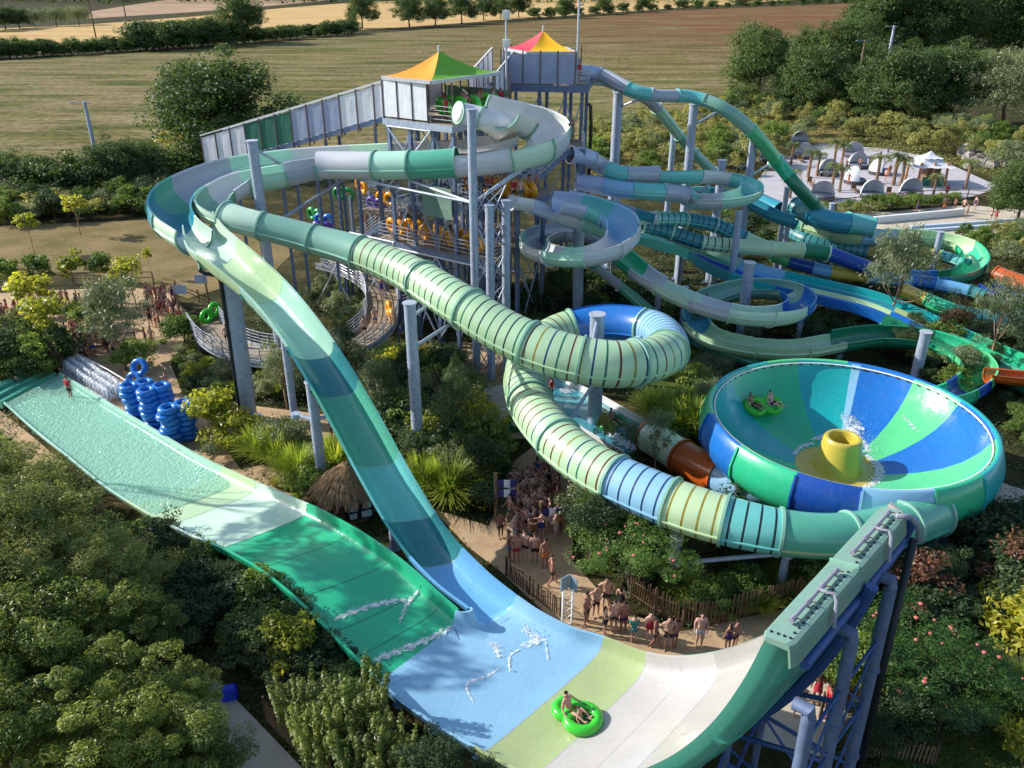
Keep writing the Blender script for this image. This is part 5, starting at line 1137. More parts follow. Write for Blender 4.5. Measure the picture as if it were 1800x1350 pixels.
street_pole(170, 72, -2, 'thin dark wooden pole in the hedgerow at top left', .3, m=M_bark, cross=False)
street_pole(221, 30, -6, 'thin distant pole at the edge of the wheat field', .4, m=M_bark, cross=False)
# ================================================================ PLANTS
def fastmesh(name, V, Fq, mat):
    me = bpy.data.meshes.new(name); V = np.asarray(V, dtype=np.float32); Fq = np.asarray(Fq, dtype=np.int32); k = Fq.shape[1]
    me.vertices.add(len(V)); me.vertices.foreach_set('co', V.ravel()); me.loops.add(Fq.size); me.loops.foreach_set('vertex_index', Fq.ravel())
    me.polygons.add(len(Fq)); me.polygons.foreach_set('loop_start', np.arange(0, Fq.size, k, dtype=np.int32)); me.polygons.foreach_set('loop_total', np.full(len(Fq), k, dtype=np.int32))
    me.materials.append(mat); me.update(); me.validate(); return me
def nrm(v): return v / (np.linalg.norm(v, axis=1, keepdims=True) + 1e-9)
def leafquads(Cc, Nn, size, aspect=.5, axis=None, axis_w=.0):
    n = len(Cc); rd = nrm(rng.normal(size=(n, 3)))
    if axis is not None: rd = nrm(rd * (1 - axis_w) + axis * axis_w)
    a = nrm(rd - Nn * np.sum(rd * Nn, axis=1, keepdims=True)); b = np.cross(Nn, a); s = (size * rng.uniform(.7, 1.3, n))[:, None]
    fold = Nn * s * .12
    V = np.stack([Cc - a * s * .5, Cc + b * s * aspect * .5 + fold, Cc + a * s * .5, Cc - b * s * aspect * .5 + fold], axis=1).reshape(-1, 3)
    return V, np.arange(4 * n).reshape(n, 4)
def clumps(n, rx, rz, zc, bias=.45, flat=0.0, power=1.0):
    d = nrm(rng.normal(size=(n, 3))); d[:, 2] = np.where(d[:, 2] < -.55, -d[:, 2], d[:, 2]); r = rng.uniform(0, 1, n) ** bias
    r = r * np.where(rng.uniform(0, 1, n) > .8, rng.uniform(1.0, 1.28, n), 1.0); p = d * r[:, None] * np.array([rx, rx, rz]); p *= (1 + .16 * np.sin(3 * np.arctan2(d[:, 1], d[:, 0]) + rng.uniform(0, 6)))[:, None]; p[:, 2] += zc; return p
def crown_leaves(cl, rc, n, size, aspect=.5, up=.35, droop=0, sq=.75, hang=None):
    m = len(cl); idx = rng.integers(0, m, n); rr = rc * rng.uniform(.45, 1.6, m); d = nrm(rng.normal(size=(n, 3))); d[:, 2] = d[:, 2] * .8 + .15
    p = cl[idx] + d * (rr[idx] * rng.uniform(.35, 1.0, n) ** .6)[:, None] * np.array([1, 1, sq]); p[:, 2] -= droop * rng.uniform(0, 1, n) ** 2 * rr[idx]
    Nn = nrm(d * .55 + np.array([0, 0, up]) + rng.normal(size=(n, 3)) * .45)
    ax = None; w = 0
    if hang: ax = np.tile(np.array([[0, 0, -1.0]]), (n, 1)); w = hang
    return leafquads(p, Nn, size, aspect, ax, w)
def trunk_mesh(h, r, targets, mat, zsplit=.45, lean=.2):
    mb = MB(); top = Vector((random.gauss(0, lean), random.gauss(0, lean), h)); k = 5
    pts = [Vector((0, 0, 0)).lerp(top, i / k) + Vector((random.gauss(0, .04), random.gauss(0, .04), 0)) * h * .3 for i in range(k + 1)]; pts[0] = Vector((0, 0, -.1))
    mb.tubepath(pts, [r * (1 - .65 * i / k) for i in range(k + 1)], 7)
    for t in targets:
        t = Vector(t); i = min(k - 1, max(1, int(k * zsplit + random.random() * k * (1 - zsplit)))); a = pts[i]
        mid = a.lerp(t, .5) + Vector((0, 0, -.08 * (t - a).length)); mb.tubepath([a, mid, t], [r * .42, r * .26, r * .08], 5)
    me = bpy.data.meshes.new('trunk'); me.from_pydata(mb.v, [], mb.f); me.materials.append(mat); me.polygons.foreach_set('use_smooth', [True] * len(mb.f)); me.update(); return me
def lk(k, cols): return [tuple(min(255, v * k) for v in c) for c in cols]
LM = {
 'oak': leafmat('oak_leaf', lk(1.3, [(44, 62, 34), (58, 76, 38), (70, 88, 46), (50, 66, 36)]), .2),
 'bush': leafmat('shrub_leaf', lk(1.3, [(58, 78, 36), (78, 98, 44), (100, 116, 54), (66, 84, 42)]), .25),
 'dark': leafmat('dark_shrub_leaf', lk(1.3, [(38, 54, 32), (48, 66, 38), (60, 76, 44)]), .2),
 'grey': leafmat('grey_green_leaf', lk(1.2, [(92, 104, 78), (112, 122, 94), (76, 90, 64), (124, 128, 100)]), .2),
 'yellow': leafmat('yellow_green_leaf', lk(1.1, [(120, 132, 50), (146, 150, 58), (164, 160, 62), (104, 122, 46)]), .35),
 'willow': leafmat('olive_leaf', lk(1.45, [(82, 92, 46), (108, 112, 62), (132, 130, 80), (66, 80, 40), (92, 102, 54)]), .3),
 'near': leafmat('near_tree_leaf', lk(1.28, [(62, 80, 34), (88, 102, 42), (112, 122, 56), (70, 86, 34)]), .3),
 'pine': leafmat('pine_needle', lk(1.3, [(38, 56, 34), (50, 70, 40), (62, 82, 44)]), .1),
 'scrub': leafmat('scrub_leaf', lk(1.25, [(98, 106, 62), (122, 124, 76), (140, 138, 90), (84, 96, 54), (128, 118, 78)]), .3),
 'grass': leafmat('fountain_grass_blade', lk(1.2, [(104, 124, 50), (126, 142, 62), (90, 112, 44), (142, 148, 80)]), .3),
 'drygrass': leafmat('dry_grass_blade', lk(1.1, [(128, 126, 74), (148, 138, 88), (108, 114, 62), (160, 148, 100)]), .3),
 'mimosa': leafmat('mimosa_leaf', lk(1.25, [(54, 82, 38), (70, 98, 46), (84, 110, 54)]), .3),
 'red': leafmat('reddish_leaf', [(112, 78, 62), (132, 92, 72), (96, 84, 58)], .2),
 'palm': leafmat('palm_leaf', lk(1.15, [(92, 104, 62), (112, 122, 76), (80, 92, 56)]), .2),
}
M_pink = plain('pink_flower', (196, 104, 98), .8); M_yel = plain('yellow_flower', (232, 180, 30), .8); M_whitefl = plain('white_flower', (226, 226, 230), .8); M_lav = plain('mauve_flower', (140, 120, 186), .8)
PROTO = {}
def proto(key, H, crown_me, trunk_me, extra=None): PROTO[key] = dict(H=H, crown=crown_me, trunk=trunk_me, extra=extra or [])
def mk(key, H, rx, rz, zc, ncl, rc, nl, size, mat, aspect=.55, bark=M_bark, tr=.1, **k):
    for v in range(2):
        cl = clumps(ncl, rx, rz, zc, bias=k.get('bias', .45)); V, Fq = crown_leaves(cl, rc, nl, size, aspect, k.get('up', .35), k.get('droop', 0), k.get('sq', .75), k.get('hang'))
        if k.get('cone'): V[:, :2] *= np.clip(1.25 * (1 - (V[:, 2:3] / H)) + .05, .05, 1.2)
        tg = cl[rng.choice(ncl, min(k.get('limbs', 7), ncl), replace=False)]
        proto(key + str(v), H, fastmesh('crown', V, Fq, LM[mat]), trunk_mesh(zc + rz * k.get('th', .3), tr, tg, bark))
mk('oak', 12, 5.9, 5.9, 5.7, 170, 1.5, 24000, .36, 'oak', tr=.34, limbs=10, bias=.36)
mk('hedgetree', 6, 3.0, 3.1, 2.3, 56, 1.1, 4600, .42, 'oak', tr=.2)
mk('farwillow', 12, 6.0, 5.4, 6.2, 120, 1.5, 14000, .36, 'grey', aspect=.35, tr=.3, droop=.6, hang=.4)
mk('bush', 2.2, 1.25, .9, 1.15, 34, .42, 4200, .15, 'bush', tr=.06)
mk('darkbush', 2.4, 1.3, 1.0, 1.25, 34, .45, 4200, .15, 'dark', tr=.06)
mk('greybush', 2.2, 1.1, .9, 1.2, 30, .42, 3800, .14, 'grey', aspect=.3, tr=.05)
mk('yellowbush', 2.0, 1.0, .8, 1.1, 26, .38, 2400, .17, 'yellow', tr=.05)
mk('scrub', 2.6, 1.3, 1.0, 1.4, 22, .5, 1700, .2, 'scrub', aspect=.4, tr=.05)
mk('scrubtree', 4.5, 1.3, 1.6, 2.8, 26, .55, 1800, .24, 'scrub', aspect=.4, tr=.07)
mk('sapling', 4.5, 1.05, 1.1, 3.3, 20, .42, 1100, .26, 'yellow', aspect=.7, bark=M_barkp, tr=.06, up=.5)
mk('parktree', 4.8, 1.2, 1.3, 3.4, 26, .5, 2200, .22, 'bush', aspect=.65, bark=M_barkp, tr=.07)
mk('willow', 6.5, 2.7, 2.6, 3.6, 100, .55, 40000, .125, 'willow', aspect=.32, tr=.14, limbs=14, bias=.5, up=.8)
mk('near', 5.5, 2.2, 2.3, 3.0, 80, .42, 24000, .13, 'near', aspect=.32, tr=.12, limbs=12, bias=.45, up=.8)
mk('fine', 4.5, 1.6, 1.7, 2.6, 44, .55, 7500, .14, 'dark', aspect=.4, tr=.09, limbs=10)
mk('euc', 7.5, 1.7, 2.8, 4.6, 46, .6, 5200, .26, 'grey', aspect=.22, bark=M_barkp, tr=.1, droop=.9, hang=.6, limbs=12)
mk('pine', 6.5, 2.1, 2.9, 3.3, 90, .5, 13000, .24, 'pine', aspect=.12, tr=.13, cone=True, up=.6)
mk('mimosa', 3.6, 2.2, .8, 2.5, 40, .5, 11000, .11, 'mimosa', aspect=.28, tr=.1, sq=.35, up=1.0)
mk('shade', 18, 2.9, 2.2, 15.3, 30, .75, 1500, .42, 'bush', tr=.2)
mk('redbush', 3, 1.1, 1.2, 1.7, 24, .42, 2200, .16, 'red', tr=.06)
# mimosa blossoms are a part of their own
for v in range(2):
    V = np.array([p.co[:] for p in PROTO['mimosa%d' % v]['crown'].vertices]); hi = V[V[:, 2] > 2.7]; mb = MB()
    for q in hi[rng.choice(len(hi), 24, replace=False)]: mb.sphere(Vector(q) + Vector((0, 0, .1)), random.uniform(.035, .07), 6, 4, sc=(1, 1, .7))
    me = bpy.data.meshes.new('flowers'); me.from_pydata(mb.v, [], mb.f); me.materials.append(M_pink); PROTO['mimosa%d' % v]['extra'] = [('flowers', me)]
# spire shrubs: upright plumes
def spire(key, H, n, mat, lf=.16):
    for v in range(2):
        Cs, Ns = [], []; mb = MB()
        for i in range(n):
            a = random.random() * 6.28; r0 = random.random() ** .5 * .55; b0 = np.array([r0 * math.cos(a), r0 * math.sin(a), 0]); tp = b0 * 2.1 + np.array([0, 0, H * random.uniform(.6, 1.05)]); mb.tubepath([b0, (b0 + tp) / 2 + np.array([0, 0, .1]), tp], [.03, .02, .008], 4)
            m = 120; t = rng.uniform(.25, 1.0, m)[:, None]; rad = (.26 * (1.05 - t)) + .05; d = nrm(rng.normal(size=(m, 3))); Cs.append(b0 + (tp - b0) * t + d * rad); Ns.append(nrm(d * .5 + np.array([0, 0, .7])))
        V, Fq = leafquads(np.concatenate(Cs), np.concatenate(Ns), lf, .35); me = bpy.data.meshes.new('trunk'); me.from_pydata(mb.v, [], mb.f); me.materials.append(M_bark)
        proto(key + str(v), H, fastmesh('crown', V, Fq, LM[mat]), me)
spire('spire', 3.0, 44, 'near', .15)
def grass(key, H, n, mat, spread=1.0, w=.022):
    for v in range(2):
        V = []; Fq = []; 
        for i in range(n):
            a = random.random() * 6.28; l = H * random.uniform(.6, 1.15); out = random.uniform(.15, 1) * spread; d = np.array([math.cos(a), math.sin(a), 0]); s = np.array([-d[1], d[0], 0]) * w; o = d * random.uniform(0, .2) * spread; k = 4
            for j in range(k + 1):
                t = j / k; p = o + d * (out * t ** 1.7) + np.array([0, 0, l * (t - .42 * t * t * out / spread)]); ww = s * (1 - .8 * t); V += [p - ww, p + ww]
            b = len(V) - 2 * (k + 1); Fq += [(b + 2 * j, b + 2 * j + 1, b + 2 * j + 3, b + 2 * j + 2) for j in range(k)]
        proto(key + str(v), H, fastmesh('blades', V, Fq, LM[mat]), None)
grass('grass', 1.5, 900, 'grass', 1.1); grass('drygrass', 1.3, 420, 'drygrass', .8); grass('flax', 1.5, 160, 'bush', 1.0, .05)
# palm
for v in range(2):
    V = []; Fq = []
    for i in range(30):
        a = random.random() * 6.28; el = random.uniform(-.5, 1.1); d = np.array([math.cos(a), math.sin(a), 0]); s = np.array([-d[1], d[0], 0]); L = random.uniform(.9, 1.3); k = 7
        for j in range(k):
            t = (j + .5) / k; c = np.array([0, 0, 3.0]) + d * (L * t * math.cos(el * .7)) + np.array([0, 0, L * (t * math.sin(el) - .75 * t * t)])
            for sg in (-1, 1):
                q = c + (s * sg * .42 + d * .3) * (1 - abs(t - .5)) * .9 + np.array([0, 0, -.16]); w = d * .05; b = len(V); V += [c - w, c + w, q + w * .3, q - w * .3]; Fq.append((b, b + 1, b + 2, b + 3))
    mb = MB(); mb.tubepath([(0, 0, -.1), (.05, 0, 1.5), (0, .05, 3.0)], [.2, .16, .2], 9); me = bpy.data.meshes.new('trunk'); me.from_pydata(mb.v, [], mb.f); me.materials.append(plain('palm_trunk', (132, 104, 82), .9, .35, 12, bmp=.5))
    proto('palm%d' % v, 4.0, fastmesh('crown', V, Fq, LM['palm']), me)

NICE = {'oak': 'broadleaf_tree', 'hedgetree': 'hedge_tree', 'farwillow': 'willow_tree', 'bush': 'leafy_shrub', 'darkbush': 'evergreen_shrub', 'greybush': 'grey_shrub', 'yellowbush': 'golden_shrub', 'scrub': 'scrub_bush', 'scrubtree': 'young_tree', 'sapling': 'sapling', 'parktree': 'young_tree', 'willow': 'willow_tree', 'near': 'broadleaf_tree', 'fine': 'young_tree', 'euc': 'eucalyptus_tree', 'pine': 'conifer_tree', 'mimosa': 'mimosa_tree', 'redbush': 'red_shrub', 'shade': 'tall_tree', 'spire': 'upright_shrub', 'grass': 'ornamental_grass', 'drygrass': 'ornamental_grass', 'flax': 'flax_plant', 'palm': 'palm_tree'}
def plant(kind, loc, H, label, group=None, wide=1.0):
    key = kind + str(random.randint(0, 1)); p = PROTO[key]; s = H / p['H']; nm = NICE[kind]; cat = 'tree' if 'tree' in nm or nm == 'sapling' else ('grass' if 'grass' in nm else nm.replace('_', ' '))
    root = thing(nm, label, cat, loc, random.random() * 6.28, group, (s * wide, s * wide, s))
    def ch(name, me):
        o = bpy.data.objects.new(name, me); COL.objects.link(o); o.parent = root
    if p['trunk'] is not None: ch('trunk', p['trunk']); ch('crown', p['crown'])
    else: ch('blades', p['crown'])
    for n_, me in p['extra']: ch(n_, me)
    return root
def inpoly(x, y, poly):
    c = False; n = len(poly)
    for i in range(n):
        x1, y1 = poly[i]; x2, y2 = poly[(i + 1) % n]
        if (y1 > y) != (y2 > y) and x < (x2 - x1) * (y - y1) / (y2 - y1) + x1: c = not c
    return c
LANE_FOOT = [(0, 700), (105, 648), (260, 748), (430, 840), (570, 905), (720, 1000), (800, 1070), (900, 1048), (985, 1100), (1140, 1150), (1360, 1155), (1480, 1230), (1420, 1400), (850, 1400), (655, 1215), (540, 1100), (400, 995), (262, 930), (120, 830)]
AVOID = [LANE_FOOT,
    [(100, 660), (150, 628), (215, 640), (300, 690), (430, 712), (640, 735), (650, 850), (585, 850), (560, 770), (430, 745), (395, 785), (440, 850), (395, 835), (250, 752)],
    [(760, 895), (860, 925), (880, 870), (905, 810), (950, 775), (1000, 790), (1010, 880), (1005, 985), (1080, 1070), (1200, 1110), (1420, 1062), (1500, 1090), (1300, 1190), (1090, 1160), (955, 1075), (880, 1005), (820, 960)],
    [(830, 690), (965, 655), (1000, 690), (960, 770), (850, 775)], [(1340, 1215), (1450, 1195), (1500, 1260), (1450, 1345), (1340, 1310)],
    [(935, 650), (1010, 655), (1180, 760), (1200, 800), (1110, 815), (930, 705)], [(0, 520), (230, 505), (300, 515), (335, 560), (330, 590), (300, 640), (320, 690), (290, 700), (235, 650), (150, 655), (100, 600), (0, 585)],
    [(375, 1190), (420, 1235), (560, 1380), (430, 1380), (350, 1260)], [(1400, 372), (1560, 372), (1700, 360), (1860, 376), (1900, 398), (1700, 414), (1540, 418), (1430, 400)]]
def scatter(kinds, poly, n, hr, label, group, seed, sep=.8, avoid=True):
    rr = random.Random(seed); xs = [p[0] for p in poly]; ys = [p[1] for p in poly]; got = []; tries = 0
    W = [P(x, y) for x, y in poly]; wx = [w.x for w in W]; wy = [w.y for w in W]; wp = [(w.x, w.y) for w in W]
    AV = [[(P(x, y).x, P(x, y).y) for x, y in a] for a in AVOID] if avoid else []
    while len(got) < n and tries < n * 60:
        tries += 1; x, y = rr.uniform(min(wx), max(wx)), rr.uniform(min(wy), max(wy))
        if not inpoly(x, y, wp) or any(inpoly(x, y, a) for a in AV): continue
        if (x - BC.x) ** 2 + (y - BC.y) ** 2 < 64: continue
        if any((x - a) ** 2 + (y - b) ** 2 < sep ** 2 for a, b in got): continue
        got.append((x, y)); k = rr.choice(kinds); plant(k, (x, y, 0), rr.uniform(*hr) * (1 if k not in ('grass', 'drygrass', 'flax') else .7), label, group, rr.uniform(.9, 1.25))
# ---- far landscape
for i, px in enumerate(range(-30, 620, 12)):
    py = np.interp(px, [-40, 330, 520, 720], [106, 85, 68, 54]) + random.uniform(-2, 1); h = random.uniform(3.5, 7.0)
    if 240 < px < 420: h *= 1.6
    plant('hedgetree', P(px, py), h, 'bushy tree in the long dark hedgerow between the mown field and the wheat', 'hedgerow trees at upper left', random.uniform(.9, 1.4))
plant('oak', P(430, 77), 17, 'large rounded oak standing out of the hedgerow at upper left'); plant('oak', P(375, 82), 10, 'smaller oak at the left foot of the large hedgerow oak', None, 1.2); plant('oak', P(335, 84), 9, 'lower oak second to the left of the large hedgerow oak', None, 1.2)
plant('oak', P(637, 50), 15, 'lone round oak on the field boundary left of the tree row')
for px, py, h in ((720, 48, 14), (765, 46, 13), (812, 42, 14), (850, 36, 12), (880, 33, 11), (912, 31, 12)): plant('oak', P(px, py), h, 'dark oak in the close row on the field boundary above the canopies', 'oaks in the row above the canopies', 1.15)
for px in range(940, 1560, 26): plant('hedgetree', P(px, np.interp(px, [940, 1190, 1580], [33, 17, 3])), random.uniform(4, 8), 'small dark hedge tree along the reddish field edge at top', 'hedge trees at the top edge', 1.3)
for px, py, h in ((995, 32, 11), (1060, 26, 10), (1130, 22, 10)): plant('oak', P(px, py), h, 'isolated oak in the far hedge behind the lamp mast', 'isolated oaks in the far hedge', 1.2)
for px, py, h, k in ((60, 47, 9, 'farwillow'), (100, 46, 10, 'farwillow'), (140, 44, 10, 'farwillow'), (10, 52, 10, 'oak'), (-25, 55, 11, 'oak'), (35, 50, 9, 'oak')): plant(k, P(px, py), h, 'pale bushy willow at the edge of the wheat field' if k == 'farwillow' else 'dark tree beside the pale willows at top left', 'trees by the wheat field', 1.3)
# far wood: one mass
Cn = np.column_stack([rng.uniform(-900, 1100, 5200), rng.uniform(820, 1150, 5200), np.zeros(5200)]); Cn = np.column_stack([Cn[:, 0], Cn[:, 1], rng.uniform(2, 17, 5200)])
idx = rng.integers(0, 5200, 60000); dd = nrm(rng.normal(size=(60000, 3))); V, Fq = leafquads(Cn[idx] + dd * 4.5, nrm(dd + np.array([0, -.2, .5])), 3.2, .7)
o = bpy.data.objects.new('wood', fastmesh('wood', V, Fq, LM['oak'])); COL.objects.link(o); tag(o, kind='stuff')
# right-hand woods
for px, py, h, k, wd in ((1330, 184, 15, 'oak', .95), (1420, 200, 12.5, 'oak', 1.0), (1480, 150, 15, 'oak', .9), (1425, 150, 13, 'oak', .9), (1540, 122, 22, 'oak', 1.0), (1590, 120, 22, 'oak', 1.0), (1640, 118, 22, 'oak', 1.0), (1700, 112, 22, 'oak', 1.0), (1750, 108, 22, 'oak', 1.0), (1800, 106, 22, 'oak', 1.0), (1840, 120, 20, 'oak', 1), (1500, 205, 9, 'oak', 1.0)):
    plant(k, P(px, py), h, 'dark dense oak in the wood at upper right', 'oaks in the wood at upper right', wd)
plant('oak', P(1572, 222), 13, 'broad spreading oak in front of the wood, left one of a pair', None, 1.1); plant('oak', P(1650, 218), 13, 'broad spreading oak in front of the wood, right one of a pair', None, 1.0)
plant('farwillow', P(1757, 228), 14, 'pale silvery willow at the right edge beyond the beach', None, 1.05); plant('farwillow', P(1815, 215), 12, 'second pale willow cut by the right edge', None, 1)
plant('oak', P(1786, 392), 6.5, 'dense dark green tree on the right plaza edge', None, 1.0)
scatter(['scrub', 'scrub', 'scrubtree', 'scrubtree', 'bush', 'greybush'], [(1025, 240), (1150, 215), (1300, 195), (1420, 215), (1560, 232), (1700, 240), (1820, 262), (1820, 322), (1730, 300), (1640, 272), (1540, 258), (1430, 246), (1340, 288), (1290, 335), (1100, 315), (1030, 300)], 160, (2.0, 4.4), 'pale scrubby bush on the bank above the white beach', 'scrub on the bank above the beach', 3, 1.6)
scatter(['scrub', 'bush', 'darkbush'], [(1400, 378), (1500, 370), (1640, 356), (1690, 358), (1560, 374), (1420, 390)], 26, (1.2, 2.0), 'low purplish hedge bush along the beach wall', 'hedge along the beach wall', 4, 1.0, False)
scatter(['scrub', 'bush', 'greybush'], [(1690, 420), (1830, 408), (1840, 500), (1740, 470)], 24, (1.2, 2.6), 'mixed shrub on the bank below the right plaza', 'shrubs below the right plaza', 5, 1.2)
scatter(['bush', 'darkbush', 'scrub', 'hedgetree'], [(1250, 205), (1300, 180), (1420, 190), (1560, 212), (1700, 218), (1700, 236), (1540, 228), (1420, 212)], 60, (2.4, 4.5), 'bush in the dark fringe at the foot of the upper right wood', 'fringe of the upper right wood', 51, 1.8)
# left side
plant('oak', P(398, 290), 14, 'big dark round oak behind the screened stairway', None, 1.28); plant('scrubtree', P(318, 292), 6, 'yellowing small tree at the foot of the big round oak', None, 1.6)
for px, py, h, k in ((10, 350, 5.5, 'oak'), (60, 352, 5, 'oak'), (105, 352, 6, 'hedgetree'), (150, 352, 5, 'hedgetree'), (205, 345, 6.5, 'oak'), (245, 338, 6.0, 'oak'), (285, 325, 5.5, 'hedgetree'), (330, 315, 4.5, 'hedgetree'), (360, 310, 4, 'hedgetree')):
    plant(k, P(px, py), h, 'dark rounded bush in the belt between the field and the lawn', 'bush belt by the field', 1.15)
scatter(['bush', 'scrub', 'greybush', 'darkbush'], [(-20, 360), (300, 350), (310, 372), (180, 388), (-20, 398)], 46, (1.6, 3.4), 'leafy shrub at the front of the belt above the lawn', 'front shrubs above the lawn', 6, 1.3)
plant('grass', P(42, 372), 2.6, 'rounded grass clump in the belt above the lawn at far left')
for px, py, h, lb in ((62, 447, 4.2, 'staked sapling with bright yellow leaves on the lawn, nearest the left edge'), (142, 413, 4.4, 'staked sapling with bright yellow leaves on the upper lawn'), (268, 490, 3.0, 'thin almost bare sapling on the dry lawn'), (350, 480, 3.2, 'thin sapling on the lawn beside the big leaning post')): 
    t = plant('sapling', P(px, py), h, lb, None, 1.0 if px < 200 else .45)
for px, py, h, k in ((32, 548, 4.6, 'parktree'), (86, 540, 4.6, 'parktree'), (140, 538, 4.6, 'sapling'), (188, 530, 4.3, 'parktree'), (240, 545, 4.6, 'sapling'), (78, 600, 5.4, 'sapling'), (95, 640, 5.2, 'sapling')): plant(k, P(px, py), h, 'young tree among the bathers waiting by the lawn', 'young trees in the waiting area', 1.05)
plant('euc', P(222, 652), 7.0, 'tall olive tree rising in the middle of the left waiting crowd', None, 1.2); plant('fine', P(190, 600), 4, 'dark bushy tree in the left waiting crowd')
scatter(['bush', 'darkbush', 'willow', 'greybush', 'redbush'], [(-40, 600), (60, 600), (110, 640), (140, 640), (60, 680), (-40, 690)], 24, (1.8, 3.6), 'thick shrub behind the overflow end of the splash pool', 'shrubs behind the splash pool', 8, 1.1, False)
scatter(['grass', 'bush'], [(110, 560), (180, 545), (200, 570), (130, 590)], 7, (1.4, 2.2), 'grassy clump inside the left waiting area', 'clumps in the left waiting area', 9, .9, False)
plant('bush', P(240, 648), 2.0, 'round green bush at the end of the clear ring rack', None, 1.3)
scatter(['bush', 'greybush', 'yellowbush', 'grass', 'darkbush'], [(305, 640), (340, 620), (400, 655), (520, 670), (560, 700), (430, 705), (330, 690)], 36, (.7, 1.5), 'leafy shrub under the curved ramp beside the pool terrace', 'shrubs under the curved ramp', 10, .85)
plant('bush', P(322, 610), 2.6, 'white flowering bush at the foot of the curved ramp')
for px, py, h, k, lb in ((395, 765, 3.0, 'yellowbush', 'yellow green shrub beside the blue tube stack'), (420, 785, 2.4, 'yellowbush', 'second yellow green shrub at the foot of the leaning post'), (375, 812, 1.1, 'greybush', 'low grey shrub at the terrace edge below the blue tubes'),
    (505, 720, 4.8, 'euc', 'feathery grey eucalyptus between the leaning post and the chute'), (455, 805, 2.1, 'grass', 'bright green fountain grass left of the chute post'), (490, 815, 2.3, 'grass', 'largest bright fountain grass left of the chute post'), (528, 845, 2.2, 'grass', 'bright fountain grass nearest the chute post'), (515, 800, 2.6, 'greybush', 'grey green shrub growing out of the bright grasses'),
    (590, 830, 2.2, 'grass', 'dark fountain grass right of the chute post'), (548, 868, 1.8, 'bush', 'low bush at the edge of the gravel above the green lane')): plant(k, P(px, py), h, lb, None, 1.1)
scatter(['bush', 'drygrass', 'grass'], [(420, 850), (520, 860), (600, 930), (640, 950), (560, 895), (450, 865)], 10, (.7, 1.2), 'low tuft on the gravel strip above the pale lane', 'tufts on the gravel strip', 12, .7)
plant('pine', P(806, 800), 6.6, 'dark conifer in the middle of the central shrubs', None, 1.15); plant('pine', P(690, 770), 5.6, 'dark conifer just left of the middle post'); plant('pine', P(610, 690), 6.2, 'tall dark conifer inside the curved ramp'); plant('euc', P(665, 760), 4.8, 'grey leaved tree between the chute and the middle post')
scatter(['bush', 'greybush', 'fine', 'greybush', 'grass', 'flax', 'darkbush', 'bush', 'drygrass', 'yellowbush'], [(580, 690), (640, 660), (770, 640), (850, 700), (870, 790), (890, 870), (860, 905), (780, 890), (735, 850), (690, 740), (640, 650)], 74, (1.4, 3.2), 'dense shrub in the central bed between the chute and the ribbed tube', 'shrubs in the central bed', 13, .95)
for px, py, h in ((748, 868, 2.4), (788, 880, 2.6), (830, 850, 2.2), (765, 835, 2.0)): plant('grass', P(px, py), h, 'big dark fountain grass in front of the central shrubs', 'grasses in front of the central shrubs', 1.2)
scatter(['darkbush', 'fine', 'bush', 'greybush'], [(560, 500), (690, 500), (720, 590), (640, 600), (520, 560)], 22, (1.2, 2.6), 'shrub inside the bend of the curved ramp', 'shrubs inside the ramp bend', 14, 1.1)
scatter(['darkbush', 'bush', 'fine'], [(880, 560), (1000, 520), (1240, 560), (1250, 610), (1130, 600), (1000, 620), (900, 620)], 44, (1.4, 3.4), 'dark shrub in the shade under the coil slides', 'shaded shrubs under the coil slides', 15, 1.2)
plant('fine', P(975, 575), 4.6, 'leafy tree catching the sun below the coil slide'); plant('greybush', P(1045, 585), 2.6, 'pale grey bush behind the fat loop post')
for px, py, h in ((1150, 735, 2.0), (1185, 745, 2.3), (1215, 765, 2.4), (1175, 770, 2.1), (1225, 735, 2.0)): plant('grass', P(px, py), h, 'large bright fountain grass between the landing trough and the bowl', 'bright grasses beside the bowl', 1.25)
scatter(['greybush', 'bush', 'flax'], [(1190, 670), (1260, 650), (1250, 720), (1225, 800), (1180, 790)], 16, (1.0, 2.2), 'shrub on the bank left of the bowl', 'shrubs left of the bowl', 16, .9)
plant('euc', P(1150, 838), 4.2, 'thin eucalyptus sapling in front of the pale exit tube', None, .8); plant('euc', P(1105, 812), 2.6, 'dead looking grey shrub beside the landing trough', None, .8); plant('scrubtree', P(1060, 800), 3.0, 'yellow green sapling at the foot of the fat loop post', None, .6)
scatter(['bush', 'fine', 'greybush', 'darkbush'], [(1015, 830), (1070, 855), (1180, 950), (1190, 1040), (1090, 1035), (1030, 960)], 30, (1.3, 2.6), 'shrub between the queue and the ribbed tube', 'shrubs right of the queue', 17, .9)
plant('fine', P(1038, 1000), 3.8, 'tall grey green tree right beside the queue'); plant('greybush', P(1040, 930), 3.0, 'grey green tree bush behind the low navy board')
plant('mimosa', P(1110, 1042), 3.7, 'pink flowering mimosa behind the bathers by the paling fence', None, 1.15); plant('mimosa', P(1065, 955), 3.4, 'smaller pink flowering mimosa beside the queue bushes', None, .9)
scatter(['drygrass', 'grass', 'flax', 'bush'], [(1170, 1040), (1290, 1030), (1420, 1000), (1440, 1050), (1300, 1080), (1200, 1085)], 26, (1.0, 1.9), 'grassy clump behind the paling fence', 'clumps behind the paling fence', 18, .7)
scatter(['darkbush', 'fine', 'bush'], [(1260, 960), (1420, 950), (1560, 960), (1540, 1060), (1400, 1030), (1290, 1010)], 24, (1.2, 2.8), 'dark shrub under the smooth end of the ribbed tube', 'shrubs under the tube end', 19, 1.0)
plant('mimosa', P(1600, 1235), 4.0, 'wide mimosa with pink blossoms right of the climbing wall', None, 1.25); plant('mimosa', P(1690, 1260), 3.0, 'lower mimosa with pink blossoms nearer the right edge', None, 1.1)
